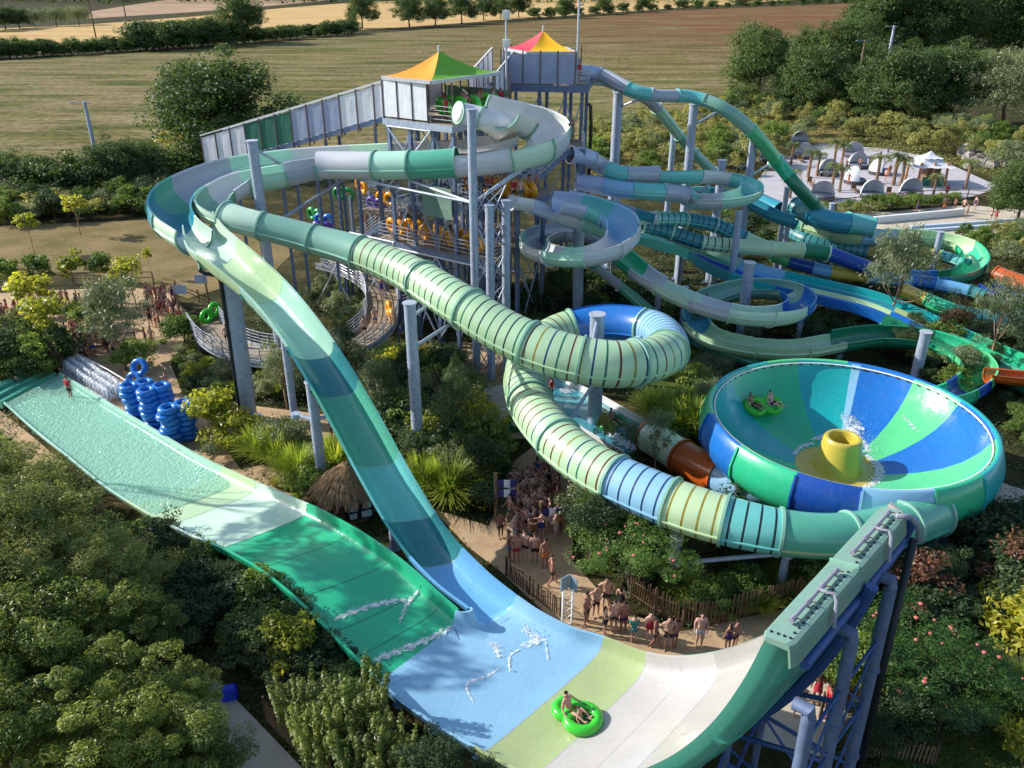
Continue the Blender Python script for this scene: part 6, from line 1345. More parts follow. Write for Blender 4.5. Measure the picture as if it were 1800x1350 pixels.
plant('grass', P(1475, 1175), 2.6, 'large arching grass behind the wall posts', None, 1.25); plant('grass', P(1790, 1260), 2.2, 'arching grass at the right edge', None, 1.2)
plant('yellowbush', P(1790, 1150), 3.4, 'yellow leaved small tree at the right edge'); plant('yellowbush', P(1755, 1100), 2.2, 'small yellow shrub left of the yellow leaved tree'); plant('yellowbush', P(1795, 1345), 2.2, 'yellow green bush in the bottom right corner')
scatter(['darkbush', 'fine', 'darkbush', 'redbush'], [(1560, 940), (1700, 915), (1850, 930), (1850, 1120), (1700, 1120), (1570, 1110)], 54, (1.4, 3.6), 'dark shrub in the shade right of the climbing wall', 'shaded shrubs right of the wall', 20, 1.0)  # dark-leaved kinds chosen so the leaf colour itself carries the shade here
scatter(['darkbush', 'fine', 'fine', 'darkbush', 'bush'], [(1500, 1190), (1640, 1180), (1740, 1200), (1700, 1260), (1560, 1340), (1490, 1345)], 22, (1.2, 2.6), 'bush at the foot of the climbing wall posts', 'bushes at the foot of the wall', 21, .9)  # mostly dark-leaved kinds again: the shade is put into the leaf colour
scatter(['darkbush', 'bush', 'fine', 'greybush'], [(1240, 600), (1480, 612), (1700, 720), (1830, 640), (1830, 560), (1600, 560), (1420, 560), (1250, 560)], 60, (1.2, 2.4), 'dark shrub below the green flumes behind the bowl', 'shrubs behind the bowl', 22, 1.2)
scatter(['bush', 'darkbush', 'greybush'], [(1130, 400), (1330, 385), (1420, 430), (1560, 500), (1500, 520), (1300, 460), (1150, 440)], 34, (1.3, 2.6), 'green shrub among the tube slides below the ring slide', 'shrubs among the tube slides', 23, 1.3)
plant('euc', P(1558, 585), 8.4, 'tall eucalyptus with a pale red trunk in front of the racer lanes', None, 1.15); plant('euc', P(1735, 645), 6.6, 'second eucalyptus near the right edge above the green loop', None, 1.15); plant('redbush', P(1665, 605), 3.2, 'reddish leaved shrub between the two eucalyptus trees'); plant('pine', P(1463, 510), 2.6, 'small bright conifer in front of the yellow tube')
scatter(['scrub', 'greybush', 'bush'], [(1740, 600), (1850, 590), (1850, 650), (1760, 655)], 12, (.6, 1.0), 'straw coloured tuft at the right edge below the racer', 'tufts below the racer', 24, 1.0)
scatter(['darkbush', 'bush'], [(1760, 690), (1850, 690), (1850, 830), (1770, 800)], 14, (.7, 1.2), 'dark shrub at the right of the bowl', 'shrubs right of the bowl', 25, 1.0)
# near left mass
for px, py, h, k in ((45, 1010, 6.6, 'willow'), (-50, 1060, 7.4, 'willow'), (120, 1035, 5.6, 'willow'), (40, 1130, 6.8, 'willow'), (150, 1120, 5.6, 'willow'), (-30, 1230, 6.8, 'willow'), (215, 1105, 4.6, 'willow'), (90, 1230, 5.8, 'near'), (190, 1210, 4.8, 'near'), (280, 1185, 3.9, 'near'), (20, 1330, 6.2, 'near'), (130, 1330, 5.4, 'near'), (240, 1310, 4.6, 'near'), (335, 1310, 3.4, 'near'), (60, 1430, 5.6, 'near'), (200, 1420, 5.0, 'near'), (310, 1400, 4.2, 'near'), (375, 1420, 3.6, 'near')):
    plant(k, P(px, py), h, 'bushy olive green tree in the dense stand at lower left' if k == 'willow' else 'glossy green tree in the dense stand at bottom left', 'trees in the dense stand at lower left', 1.1)
for px, py, h, k, lb in ((15, 850, 3.0, 'near', 'leafy bush by the sand strip at the left edge'), (-20, 830, 3.4, 'near', 'second leafy bush at the left edge by the sand strip'), (95, 900, 3.0, 'willow', 'pale olive bush beside the near rim of the splash pool'), (40, 900, 3.6, 'willow', 'pale olive bush at the left edge below the pool')): plant(k, P(px, py), h, lb, None, 1.0)
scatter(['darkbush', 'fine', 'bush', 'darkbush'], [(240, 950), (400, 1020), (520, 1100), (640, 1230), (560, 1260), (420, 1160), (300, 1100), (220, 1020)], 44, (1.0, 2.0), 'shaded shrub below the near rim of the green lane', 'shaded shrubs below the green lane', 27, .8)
for px, py, h, k in ((500, 1180, 2.4, 'yellowbush'), (640, 1290, 2.9, 'spire'), (605, 1320, 2.9, 'spire'), (570, 1350, 2.8, 'spire'), (668, 1345, 2.6, 'spire'), (700, 1390, 2.4, 'spire'), (640, 1390, 2.6, 'spire'), (785, 1400, 2.6, 'fine'), (745, 1410, 2.4, 'fine'), (850, 1420, 1.9, 'fine'), (530, 1290, 2.6, 'spire')):
    plant(k, P(px, py), h, 'upright leafy shrub below the near rim of the blue sheet' if k == 'spire' else ('lone sunlit yellow green bush below the green lane' if k == 'yellowbush' else 'small leaved dark bush overlapping the near rim of the sheet'), None if k == 'yellowbush' else 'shrubs below the blue sheet rim', 1.0)
# ground cover: low leaves nobody could count
def groundcover(name, poly, n, mat, size, hmax, avoid, seed):
    W = [(P(x, y).x, P(x, y).y) for x, y in poly]; r2 = np.random.default_rng(seed); wx = [w[0] for w in W]; wy = [w[1] for w in W]; AV = [[(P(x, y).x, P(x, y).y) for x, y in a] for a in avoid]
    px = r2.uniform(min(wx), max(wx), n); py = r2.uniform(min(wy), max(wy), n)
    def mask(poly):
        c = np.zeros(n, bool); m = len(poly)
        for i in range(m):
            x1, y1 = poly[i]; x2, y2 = poly[(i + 1) % m]
            if y1 == y2: continue
            t = ((y1 > py) != (y2 > py)) & (px < (x2 - x1) * (py - y1) / (y2 - y1) + x1); c ^= t
        return c
    k = mask(W)
    for a in AV: k &= ~mask(a)
    f = np.sin(px * .9 + 1.3 * np.sin(py * .7)) * np.sin(py * 1.1 + np.sin(px * .5)); k &= (f > -.45 - r2.uniform(0, .4, n)); px, py, f = px[k], py[k], f[k]
    C_ = np.column_stack([px, py, r2.uniform(.02, 1, len(px)) ** 1.5 * hmax * (.5 + .5 * (f + 1) / 2)]); Nn = nrm(np.column_stack([r2.normal(size=(len(px), 2)) * .6, np.ones(len(px))]))
    V, Fq = leafquads(C_, Nn, size, .45); o = bpy.data.objects.new(name, fastmesh(name, V, Fq, LM[mat])); COL.objects.link(o); tag(o, kind='stuff')
LAWNS = [[(-80, 400), (60, 395), (300, 385), (420, 400), (520, 440), (480, 480), (330, 525), (260, 500), (150, 480), (-80, 490)], [(1130, 610), (1230, 600), (1290, 640), (1260, 680), (1200, 700), (1120, 670)]]
groundcover('ground_cover', [(-60, 590), (300, 600), (480, 520), (760, 480), (1000, 520), (1300, 600), (1840, 640), (1850, 1400), (-60, 1400)], 150000, 'dark', .16, .35, AVOID + LAWNS, 5)
groundcover('ground_cover', [(-60, 590), (300, 600), (480, 520), (760, 480), (1000, 520), (1300, 600), (1840, 640), (1850, 1400), (-60, 1400)], 60000, 'bush', .13, .3, AVOID + LAWNS, 6)
groundcover('long_grass', [(1020, 235), (1300, 188), (1420, 200), (1820, 260), (1820, 330), (1600, 270), (1400, 260), (1320, 330), (1040, 310)], 60000, 'scrub', .3, .5, [], 8)
groundcover('rough_grass', [(-60, 300), (320, 290), (420, 280), (420, 330), (300, 350), (-60, 400)], 30000, 'bush', .3, .5, [], 9)
groundcover('shrubbery_floor', [(1000, 400), (1300, 380), (1500, 420), (1850, 430), (1850, 640), (1300, 600), (1000, 520)], 60000, 'dark', .2, .4, [], 10)

# tall trees standing left of the view: they dapple the pale and green lanes with their shade
for x_, y_, h_, lb in ((-31.8, 34.3, 18, 'tall loose tree beyond the left edge that shades the pale lane'), (-29.6, 30.6, 17, 'tall loose tree beyond the left edge that shades the green lane'), (-36, 39.5, 18.5, 'tall loose tree beyond the left edge that shades the end of the pool')): plant('shade', (x_, y_, 0), h_, lb, None, 1.0)
# ================================================================ PEOPLE
M_skin = varied('skin', [(196, 152, 132), (176, 128, 106), (150, 104, 84), (210, 168, 150), (112, 74, 58), (184, 140, 122), (164, 116, 94), (204, 158, 138)], .6)
M_hair = varied('hair', [(40, 28, 20), (62, 42, 28), (28, 22, 20), (110, 80, 46), (52, 36, 26)], .7)
M_short = varied('swim_shorts_cloth', [(28, 34, 60), (24, 24, 28), (30, 84, 170), (26, 26, 34), (170, 40, 40), (30, 120, 110), (200, 200, 206), (36, 36, 44), (220, 120, 40), (60, 40, 90)], .7)
M_bikini = varied('swimsuit_cloth', [(26, 26, 34), (170, 40, 60), (30, 60, 130), (30, 30, 40), (200, 90, 60), (60, 40, 100)], .7)
M_redshirt = plain('red_shirt', (176, 24, 40), .8, .15, 6); M_eye = plain('eye', (30, 24, 22), .4); M_bshort = plain('black_shorts', (26, 26, 30), .8)
def skinmesh(name, V, E, Rd, mat, root=0, sub=1, extra=None):
    me = bpy.data.meshes.new(name + '_cage'); me.from_pydata([tuple(v) for v in V], E, []); o = bpy.data.objects.new(name + '_cage', me); COL.objects.link(o)
    md = o.modifiers.new('skin', 'SKIN'); md.use_smooth_shade = True; md.branch_smoothing = .3
    for i, r in enumerate(Rd):
        sv = me.skin_vertices[0].data[i]; sv.radius = r if hasattr(r, '__len__') else (r, r); sv.use_root = (i == root)
    if sub: s = o.modifiers.new('sub', 'SUBSURF'); s.levels = sub; s.render_levels = sub
    dg = bpy.context.evaluated_depsgraph_get(); me2 = bpy.data.meshes.new_from_object(o.evaluated_get(dg)); me2.name = name
    bpy.data.objects.remove(o); bpy.data.meshes.remove(me); me2.materials.clear(); me2.materials.append(mat); me2.polygons.foreach_set('use_smooth', [True] * len(me2.polygons)); return me2
def body(pose, build=1.0, female=False):
    """pose: dict of joints overriding the standing figure (faces -y, 1.75 tall)"""
    J = dict(pel=(0, 0, .95), sp=(0, -.01, 1.12), ch=(0, 0, 1.32), nk=(0, .01, 1.47), hd=(0, -.015, 1.60), tp=(0, -.005, 1.69), ns=(0, -.105, 1.60),
             shL=(.18, .01, 1.41), elL=(.24, .03, 1.14), wrL=(.25, -.06, .90), shR=(-.18, .01, 1.41), elR=(-.24, .03, 1.14), wrR=(-.25, -.06, .90),
             hpL=(.09, 0, .90), knL=(.10, -.03, .50), anL=(.10, .02, .10), toL=(.12, -.15, .035), hpR=(-.09, 0, .90), knR=(-.10, -.03, .50), anR=(-.10, .02, .10), toR=(-.12, -.15, .035))
    J.update(pose); b = build; w = .9 if female else 1.0
    names = list(J); V = [Vector(J[n]) for n in names]; ix = {n: i for i, n in enumerate(names)}
    R0 = dict(pel=(.155 * b, .115 * b), sp=(.135 * b * w, .1 * b * b), ch=(.165 * b * w, .115 * b), nk=(.06, .06), hd=(.078, .092), tp=(.058, .07), ns=(.014, .016),
              shL=.062 * b * w, elL=.043 * b * w, wrL=.03, shR=.062 * b * w, elR=.043 * b * w, wrR=.03, hpL=.092 * b, knL=.058 * b, anL=.038, toL=(.038, .026), hpR=.092 * b, knR=.058 * b, anR=.038, toR=(.038, .026))
    Rd = [R0[n] for n in names]
    E = [('pel', 'sp'), ('sp', 'ch'), ('ch', 'nk'), ('nk', 'hd'), ('hd', 'tp'), ('hd', 'ns'), ('ch', 'shL'), ('shL', 'elL'), ('elL', 'wrL'), ('ch', 'shR'), ('shR', 'elR'), ('elR', 'wrR'), ('pel', 'hpL'), ('hpL', 'knL'), ('knL', 'anL'), ('anL', 'toL'), ('pel', 'hpR'), ('hpR', 'knR'), ('knR', 'anR'), ('anR', 'toR')]
    E = [(ix[a], ix[c]) for a, c in E]
    for sd in 'LR':   # palm, four fingers and a thumb
        wr, el = Vector(J['wr' + sd]), Vector(J['el' + sd]); d = (wr - el).normalized(); ax = d.cross(Vector((1 if sd == 'L' else -1, .2, .1))).normalized(); nn = d.cross(ax)
        pm = wr + d * .075; V.append(pm); Rd.append((.036, .017)); ip = len(V) - 1; E.append((ix['wr' + sd], ip))
        for k, (o_, l) in enumerate(((-.027, .072), (-.009, .082), (.009, .078), (.026, .062))):
            a = pm + d * .03 + ax * o_; m = a + d * l * .55 + nn * .012; t = a + d * l * .9 + nn * .035
            V += [a, m, t]; Rd += [.0095, .0085, .007]; i = len(V) - 3; E += [(ip, i), (i, i + 1), (i + 1, i + 2)]
        a = wr + d * .045 - ax * .035; t = a + d * .05 - ax * .025 + nn * .015; V += [a, t]; Rd += [.011, .009]; i = len(V) - 2; E += [(ip, i), (i, i + 1)]
    me = skinmesh('body', V, E, Rd, M_skin)
    # eyes, ears and mouth are worked into the same body mesh
    bm = bmesh.new(); bm.from_mesh(me); hd, ns = Vector(J['hd']), Vector(J['ns']); fw = (ns - hd).normalized(); up = (Vector(J['tp']) - Vector(J['nk'])).normalized(); sd = fw.cross(up).normalized()
    n0 = len(bm.faces)
    for s in (-1, 1):
        bmesh.ops.create_icosphere(bm, subdivisions=1, radius=.012, matrix=Matrix.Translation(hd + fw * .085 + sd * (.032 * s) + up * .02))
    bmesh.ops.create_cube(bm, size=1, matrix=Matrix.Translation(hd + fw * .083 - up * .045) @ Matrix.Diagonal((.04, .012, .01, 1)))
    bm.faces.ensure_lookup_table()
    for f in bm.faces[n0:]: f.material_index = 1
    n1 = len(bm.faces)
    for s in (-1, 1): bmesh.ops.create_icosphere(bm, subdivisions=1, radius=.024, matrix=Matrix.Translation(hd + sd * (.082 * s) + fw * .0))
    bm.to_mesh(me); bm.free(); me.materials.append(M_eye); J['_fw'], J['_up'], J['_sd'] = fw, up, sd
    return me, J
def hair(J, long=False):
    hd, fw, up = Vector(J['hd']), J['_fw'], J['_up']; c = hd + up * .03 - fw * .012; V = [c - fw * .07 - up * .03, c - fw * .03 + up * .045, c + fw * .035 + up * .055]; Rd = [(.08, .06), (.085, .07), (.07, .045)]; E = [(0, 1), (1, 2)]
    if long: V += [c - fw * .085 - up * .14, c - fw * .07 - up * .26]; Rd += [(.075, .045), (.05, .025)]; E += [(0, 3), (3, 4)]
    return skinmesh('hair', V, E, Rd, M_hair)
def shorts(J, b=1.0, mat=None, ln=.62):
    L, Rr = [Vector(J['hp' + s]).lerp(Vector(J['kn' + s]), ln) for s in 'LR']; w = Vector(J['pel']).lerp(Vector(J['sp']), .35)
    V = [w, Vector(J['pel']) - Vector((0, 0, .0)), Vector(J['hpL']), L, Vector(J['hpR']), Rr]; Rd = [(.15 * b, .112 * b), (.168 * b, .127 * b), .108 * b, .09 * b, .108 * b, .09 * b]
    return skinmesh('swim_shorts', V, [(0, 1), (1, 2), (2, 3), (1, 4), (4, 5)], Rd, mat or M_short)
def suit(J, top=True):
    V = [Vector(J['pel']) - Vector((0, 0, .06)), Vector(J['pel']), Vector(J['sp']), Vector(J['ch'])]; Rd = [(.13, .1), (.165, .125), (.13, .102), (.16, .125)]
    return skinmesh('swimsuit', V, [(0, 1), (1, 2), (2, 3)], Rd, M_bikini, root=1)
def shirt(J, mat):
    f = lambda a, b, t: Vector(J[a]).lerp(Vector(J[b]), t)
    V = [Vector(J['pel']), Vector(J['sp']), Vector(J['ch']), f('ch', 'nk', .6), Vector(J['shL']), f('shL', 'elL', .6), Vector(J['shR']), f('shR', 'elR', .6)]
    Rd = [(.17, .13), (.155, .122), (.185, .135), (.09, .08), .08, .065, .08, .065]; return skinmesh('shirt', V, [(0, 1), (1, 2), (2, 3), (2, 4), (4, 5), (2, 6), (6, 7)], Rd, mat, root=1)
PP = {}
def define(key, pose, build=1.0, female=False, long=False, cloth='shorts', mat=None):
    me, J = body(pose, build, female); kids = [('hair', hair(J, long))]
    if cloth == 'shorts': kids.append(('swim_shorts', shorts(J, build, mat)))
    if cloth == 'suit': kids.append(('swimsuit', suit(J)))
    if cloth == 'staff': kids += [('shorts', shorts(J, 1.0, M_bshort)), ('shirt', shirt(J, M_redshirt))]
    if cloth == 'rash': kids += [('shorts', shorts(J, 1.0, mat)), ('shirt', shirt(J, mat))]
    PP[key] = (me, kids)
A_ = {}
define('stand', A_)
define('folded', dict(elL=(.22, -.08, 1.16), wrL=(-.02, -.2, 1.22), elR=(-.22, -.08, 1.16), wrR=(.03, -.22, 1.17)), 1.08)
define('hips', dict(elL=(.36, .06, 1.18), wrL=(.2, -.04, 1.0), elR=(-.36, .06, 1.18), wrR=(-.2, -.04, 1.0), toL=(.16, -.14, .035), anL=(.14, .02, .1), knL=(.12, -.02, .5)))
define('walk', dict(knL=(.1, -.16, .52), anL=(.1, -.2, .12), toL=(.11, -.36, .06), knR=(-.1, .0, .5), anR=(-.1, .2, .14), toR=(-.11, .06, .04), elL=(.24, .14, 1.16), wrL=(.24, .1, .94), elR=(-.24, -.04, 1.14), wrR=(-.22, -.22, .96)))
define('big', A_, 1.22)
define('woman', dict(elR=(-.22, -.06, 1.15), wrR=(-.08, -.2, 1.28)), .9, True, True, 'suit')
define('woman2', A_, .92, True, True, 'suit')
define('reach', dict(elL=(.2, -.2, 1.38), wrL=(.12, -.42, 1.46), elR=(-.2, -.2, 1.36), wrR=(-.14, -.42, 1.44), knL=(.1, -.14, .52), anL=(.1, -.12, .1), toL=(.11, -.28, .04), anR=(-.1, .16, .12), toR=(-.1, .02, .035)))
define('staff', dict(elL=(.24, -.02, 1.15), wrL=(.22, -.14, .93)), 1.0, cloth='staff')
define('greenteal', A_, .9, cloth='rash', mat=plain('teal_rash_suit', (24, 130, 130), .7, .2, 6))
sit = dict(pel=(0, 0, .28), sp=(0, .08, .44), ch=(0, .17, .62), nk=(0, .2, .76), hd=(0, .17, .89), tp=(0, .18, .98), ns=(0, .075, .88), shL=(.18, .17, .70), elL=(.34, .1, .48), wrL=(.42, -.1, .4), shR=(-.18, .17, .70), elR=(-.34, .1, .48), wrR=(-.42, -.1, .4),
           hpL=(.1, -.02, .27), knL=(.17, -.4, .42), anL=(.16, -.78, .3), toL=(.17, -.86, .42), hpR=(-.1, -.02, .27), knR=(-.17, -.4, .42), anR=(-.16, -.78, .3), toR=(-.17, -.86, .42))
define('sit', sit, mat=None)
define('sit_red', sit, mat=plain('red_shorts', (190, 60, 40), .7))
define('sit_dark', dict(sit), mat=M_bshort)
NP_ = 0
def person(key, loc, face=0.0, h=1.75, label='bather waiting in the queue', group=None, cat='person'):
    """face: direction in degrees the figure looks to (0 = towards the camera, 90 = right)"""
    me, kids = PP[key]; s = h / 1.75; o = bpy.data.objects.new('person', me); COL.objects.link(o)
    o.location = loc; o.rotation_euler = (0, 0, R(face)); o.scale = (s, s, s); tag(o, label, cat, group)
    for n_, m in kids:
        c = bpy.data.objects.new(n_, m); COL.objects.link(c); c.parent = o
    return o
BATH = ['stand', 'folded', 'hips', 'walk', 'big', 'woman', 'woman2', 'stand', 'hips', 'folded']
def crowd(poly, n, label, group, seed, face=(0, 360), z=None, sep=.5, kinds=BATH, hr=(1.45, 1.85)):
    rr = random.Random(seed); W = [P(x, y, z or 0) for x, y in poly]; wp = [(w.x, w.y) for w in W]; got = []; t = 0
    while len(got) < n and t < 6000:
        t += 1; x = rr.uniform(min(w[0] for w in wp), max(w[0] for w in wp)); y = rr.uniform(min(w[1] for w in wp), max(w[1] for w in wp))
        if not inpoly(x, y, wp) or any((x - a) ** 2 + (y - b) ** 2 < sep ** 2 for a, b in got): continue
        got.append((x, y)); person(rr.choice(kinds), (x, y, z or .03), rr.uniform(*face), rr.uniform(*hr), label, group)
def row(pts, label, group, seed, face=(0, 360)):
    rr = random.Random(seed)
    for q in pts: person(rr.choice(BATH), (P(*q).x, P(*q).y, .03), rr.uniform(*face), rr.uniform(1.5, 1.82), label, group)
# left waiting area
crowd([(-20, 548), (60, 542), (250, 524), (250, 546), (60, 572), (-20, 580)], 34, 'bather strolling on the sandy path along the lawn fence', 'bathers on the path along the lawn', 31)
crowd([(255, 528), (310, 528), (328, 575), (262, 590)], 30, 'bather in the packed crowd near the curved ramp mouth', 'crowd near the ramp mouth', 32, sep=.42)
crowd([(115, 580), (190, 560), (215, 600), (160, 648), (120, 620)], 40, 'bather in the packed shaded crowd behind the clear rings', 'crowd behind the clear rings', 33, sep=.42)
row([(258, 608), (270, 612)], 'bather walking on the stepped path below the ramp mouth', 'bathers on the stepped path', 34)
person('woman', P(203, 634), 120, 1.7, 'woman walking beside the upper end of the clear ring rack')
person('staff', Vector((P(128, 712).x, P(128, 712).y, .33)), 160, 1.78, 'attendant in red shirt and dark shorts standing in the shallow pool')
person('reach', P(296, 692), -115, 1.6, 'dark haired boy reaching for the raised blue tube')
person('woman', P(587, 774), 20, 1.65, 'woman in a swimsuit on the sandy patch left of the chute post'); person('stand', P(598, 772), -30, 1.7, 'man half hidden by the chute on the sandy patch')
# main queue
q1 = [(957, 800), (962, 815), (968, 808), (945, 840), (955, 846), (938, 858), (950, 865), (965, 862), (928, 868), (940, 882), (955, 885), (920, 890), (932, 900), (948, 902), (966, 894), (912, 905), (925, 915), (940, 920), (955, 915), (896, 920), (908, 930), (922, 935), (938, 938)]
row(q1, 'bare chested bather in the thick of the queue behind the conifer bed', 'upper queue', 35)
crowd([(895, 880), (950, 830), (985, 850), (990, 950), (890, 960)], 44, 'bare chested bather in the thick of the queue behind the conifer bed', 'upper queue', 36, sep=.4)
for px, py, k, f, lb in ((880, 946, 'stand', 30, 'boy at the left end of the queue by the striped sign'), (895, 985, 'folded', 100, 'man with folded arms in front row of the queue, left'), (908, 990, 'big', 190, 'broad pale back of a man in the front row of the queue'), (922, 985, 'folded', 160, 'tanned man with folded arms turned from the camera in the queue'), (940, 990, 'big', 180, 'heavy man bending forward beside the grey green tree'), (958, 1000, 'stand', 200, 'shaded man in dark trunks at the lower end of the queue'), (970, 1030, 'walk', 90, 'man in black trunks walking last at the lower end of the queue'), (905, 955, 'hips', 60, 'man with hands on hips in the middle of the queue'), (930, 960, 'reach', 100, 'man stretching his arms out in the middle of the queue')):
    person(k, P(px, py), f, 1.55 if px == 880 else 1.78, lb)
for px, py, k, f, h, lb in ((1030, 1098, 'big', 60, 1.78, 'heavy man in dark trunks leftmost of the bathers by the paling fence'), (1046, 1085, 'hips', 20, 1.75, 'man with hands on hips second from the left by the paling fence'), (1064, 1072, 'hips', 0, 1.82, 'muscular man in blue trunks at the back of the fence group'), (1090, 1080, 'woman2', 150, 1.62, 'woman with dark hair close to the palings'), (1062, 1118, 'woman', 70, 1.6, 'tanned woman with folded arm beside the half pipe rim'), (1078, 1112, 'folded', 180, 1.78, 'man in pale trunks turned away in the fence group'), (1095, 1112, 'big', 200, 1.72, 'pale backed man in white trunks in the fence group'), (1113, 1130, 'greenteal', 180, 1.5, 'boy in green and teal swim suit seen from behind'), (1140, 1128, 'woman2', 10, 1.62, 'woman in black swimsuit right of the teal boy'), (1150, 1138, 'walk', 60, 1.6, 'bather stepping forward right of the woman in black'), (1172, 1142, 'hips', 0, 1.78, 'broad chested man in black trunks at the right of the fence group'), (1184, 1140, 'stand', 200, 1.6, 'child half hidden behind the broad chested man'), (1228, 1136, 'big', 0, 1.8, 'lone heavy man standing before the palings'), (1290, 1140, 'hips', 40, 1.5, 'man seen from the chest up over the wall edge'), (1278, 1144, 'woman', 200, 1.45, 'girl just left of the man behind the wall edge')):
    person(k, P(px, py), f, h, lb)
for px, py, k, f, lb in ((1662, 1146, 'stand', 200, 'pale backed bather on the shaded path, left of the two'), (1726, 1146, 'reach', 80, 'man leaning on the railing of the shaded path, right of the two')): person(k, P(px, py), f, 1.78, lb)
for px, py, k, f, lb in ((1450, 1262, 'stand', 90, 'bather in red under the climbing wall'), (1402, 1262, 'reach', 0, 'dark haired child with arms up under the climbing wall'), (1432, 1240, 'woman', 160, 'woman on the plaza behind the wall posts'), (1390, 1225, 'walk', 30, 'bather crossing the plaza behind the wall posts')): person('staff' if px == 1450 else k, P(px, py), f, 1.7, lb)
person('staff', P(969, 706), 60, 1.75, 'attendant in a red shirt beside the landing trough')
# right plaza and beach
for px, py, k, lb in ((1610, 378, 'woman2', 'bather by the low wall of the right plaza'), (1658, 374, 'stand', 'man standing at the end of the plaza wall'), (1676, 372, 'hips', 'bather in blue at the end of the plaza wall'), (1692, 374, 'walk', 'bather walking at the plaza wall end'), (1698, 384, 'stand', 'bather in the middle of the right plaza'), (1740, 390, 'folded', 'bather right of the plaza group'), (1748, 392, 'woman', 'woman at the right of the plaza group'), (1662, 348, 'staff', 'attendant in red at the beach entrance'), (1712, 370, 'woman2', 'bather behind the plaza rail')): person(k, P(px, py), random.uniform(0, 360), 1.72, lb)
crowd([(1430, 280), (1560, 275), (1600, 330), (1480, 345), (1400, 340)], 10, 'tiny bather on the white beach', 'bathers on the beach', 41)
# tower decks
for a, b, k, f, lb in ((4.35, 1.0, 'stand', 20, 'rider waiting at the front of the top deck'), (4.8, 2.6, 'hips', 0, 'rider standing in the middle of the top deck'), (3.9, 3.4, 'stand', 40, 'rider near the left post of the top deck'), (4.6, 4.4, 'folded', 0, 'rider leaning at the back of the top deck'), (5.1, 5.4, 'stand', 60, 'bare chested rider beside the green tube on the top deck'), (5.3, 6.0, 'staff', 30, 'attendant in red at the right end of the top deck'), (4.9, .5, 'staff', 60, 'attendant in red bending at the top deck railing'), (3.6, 1.8, 'woman', 30, 'woman inside the top deck'), (4.2, 5.2, 'woman2', 10, 'girl at the back of the top deck')): person(k, T(a, b, TZ), f, 1.75, lb)
person('staff', TR(5.6, .5, RZ), 60, 1.78, 'attendant in red on the small platform of the rear tower')
for i in range(12): person(random.choice(BATH), T(random.uniform(4.6, 8.8), random.uniform(3.2, 5.5), 10.4), random.uniform(0, 360), 1.72, 'rider waiting among the yellow tubes on the middle deck', 'riders on the middle deck')
for i in range(2): person('staff', T(6.4 + 2.0 * i, 3.1, 10.4), 30, 1.75, 'attendant in red at the railing of the middle deck', 'attendants on the middle deck')
for i in range(10): person(random.choice(BATH), T(random.uniform(-1, 8), random.uniform(.6, 4), 7.1), random.uniform(0, 360), 1.72, 'rider among the yellow tubes on the lower deck', 'riders on the lower deck')
for i in range(6): t = i / 6; person(random.choice(BATH), T(-8.2 + 4.6 * t, 5.0 + random.uniform(-.3, .3), 4.7 + 3.1 * t + .1), 250, 1.7, 'rider climbing the lower stair flight with a tube', 'riders on the stairs')
for i in range(7): person(random.choice(BATH), Vector((random.uniform(2.2, 5.1), random.uniform(63.5, 66.5), 12.7)), random.uniform(0, 360), 1.72, 'rider queuing on the rear deck', 'riders on the rear deck')
for u in (8, 20, 33, 36, 44): q = (R_OUT[u] + R_IN[u]) / 2; person(random.choice(BATH), q, 200, 1.7, 'bather walking on the curved ramp', 'bathers on the curved ramp')

# ================================================================ INFLATABLE TUBES
def tubemat(n, c): return plain(n, c, .22, .1, 2, spec=.6)
MT = dict(blue=tubemat('blue_vinyl', (28, 112, 196)), green=tubemat('green_vinyl', (60, 190, 50)), yellow=tubemat('yellow_vinyl', (228, 156, 24)), purple=tubemat('purple_vinyl', (84, 50, 160)), dkgreen=tubemat('dark_green_vinyl', (24, 140, 70)))
def tube_mesh(kind):
    mb = MB()
    if kind == 'double':
        for s in (-1, 1): mb.torus((0, .43 * s, .19), (1, 0, 0), (0, 1, 0), .41, .19, 26, 12)
    elif kind == 'raft': mb.torus((0, .12, .19), (1, 0, 0), (0, 1, 0), .52, .2, 30, 12); mb.torus((0, -.52, .19), (1, 0, 0), (0, 1, 0), .36, .19, 26, 12)
    else: mb.torus((0, 0, .17), (1, 0, 0), (0, 1, 0), .42, .17, 26, 12)
    me = bpy.data.meshes.new('ring'); me.from_pydata(mb.v, [], mb.f); me.polygons.foreach_set('use_smooth', [True] * len(mb.f)); me.update(); return me
def handle_spots(kind): return [(.41 * math.cos(a), .43 * q, .37) for q in ((-1, 1) if kind == 'double' else (0,)) for a in (0, math.pi)]
mb = MB(); mb.tubepath([(0, -.12, -.01), (0, -.06, .05), (0, .06, .05), (0, .12, -.01)], .018, 5)
HAND = bpy.data.meshes.new('handle'); HAND.from_pydata(mb.v, [], mb.f); HAND.materials.append(M_black)
TM = {}
def tube(kind, col, loc, rot, label, group=None, s=1.0):
    if (kind, col) not in TM: m = tube_mesh(kind); m.materials.append(MT[col]); TM[(kind, col)] = m
    root = thing('inflatable_tube', label, 'inflatable tube', loc, 0, group, s); root.rotation_euler = rot
    o = bpy.data.objects.new('ring', TM[(kind, col)]); COL.objects.link(o); o.parent = root
    for c in handle_spots(kind):
        h = bpy.data.objects.new('handle', HAND); COL.objects.link(h); h.parent = root; h.location = c
    return root
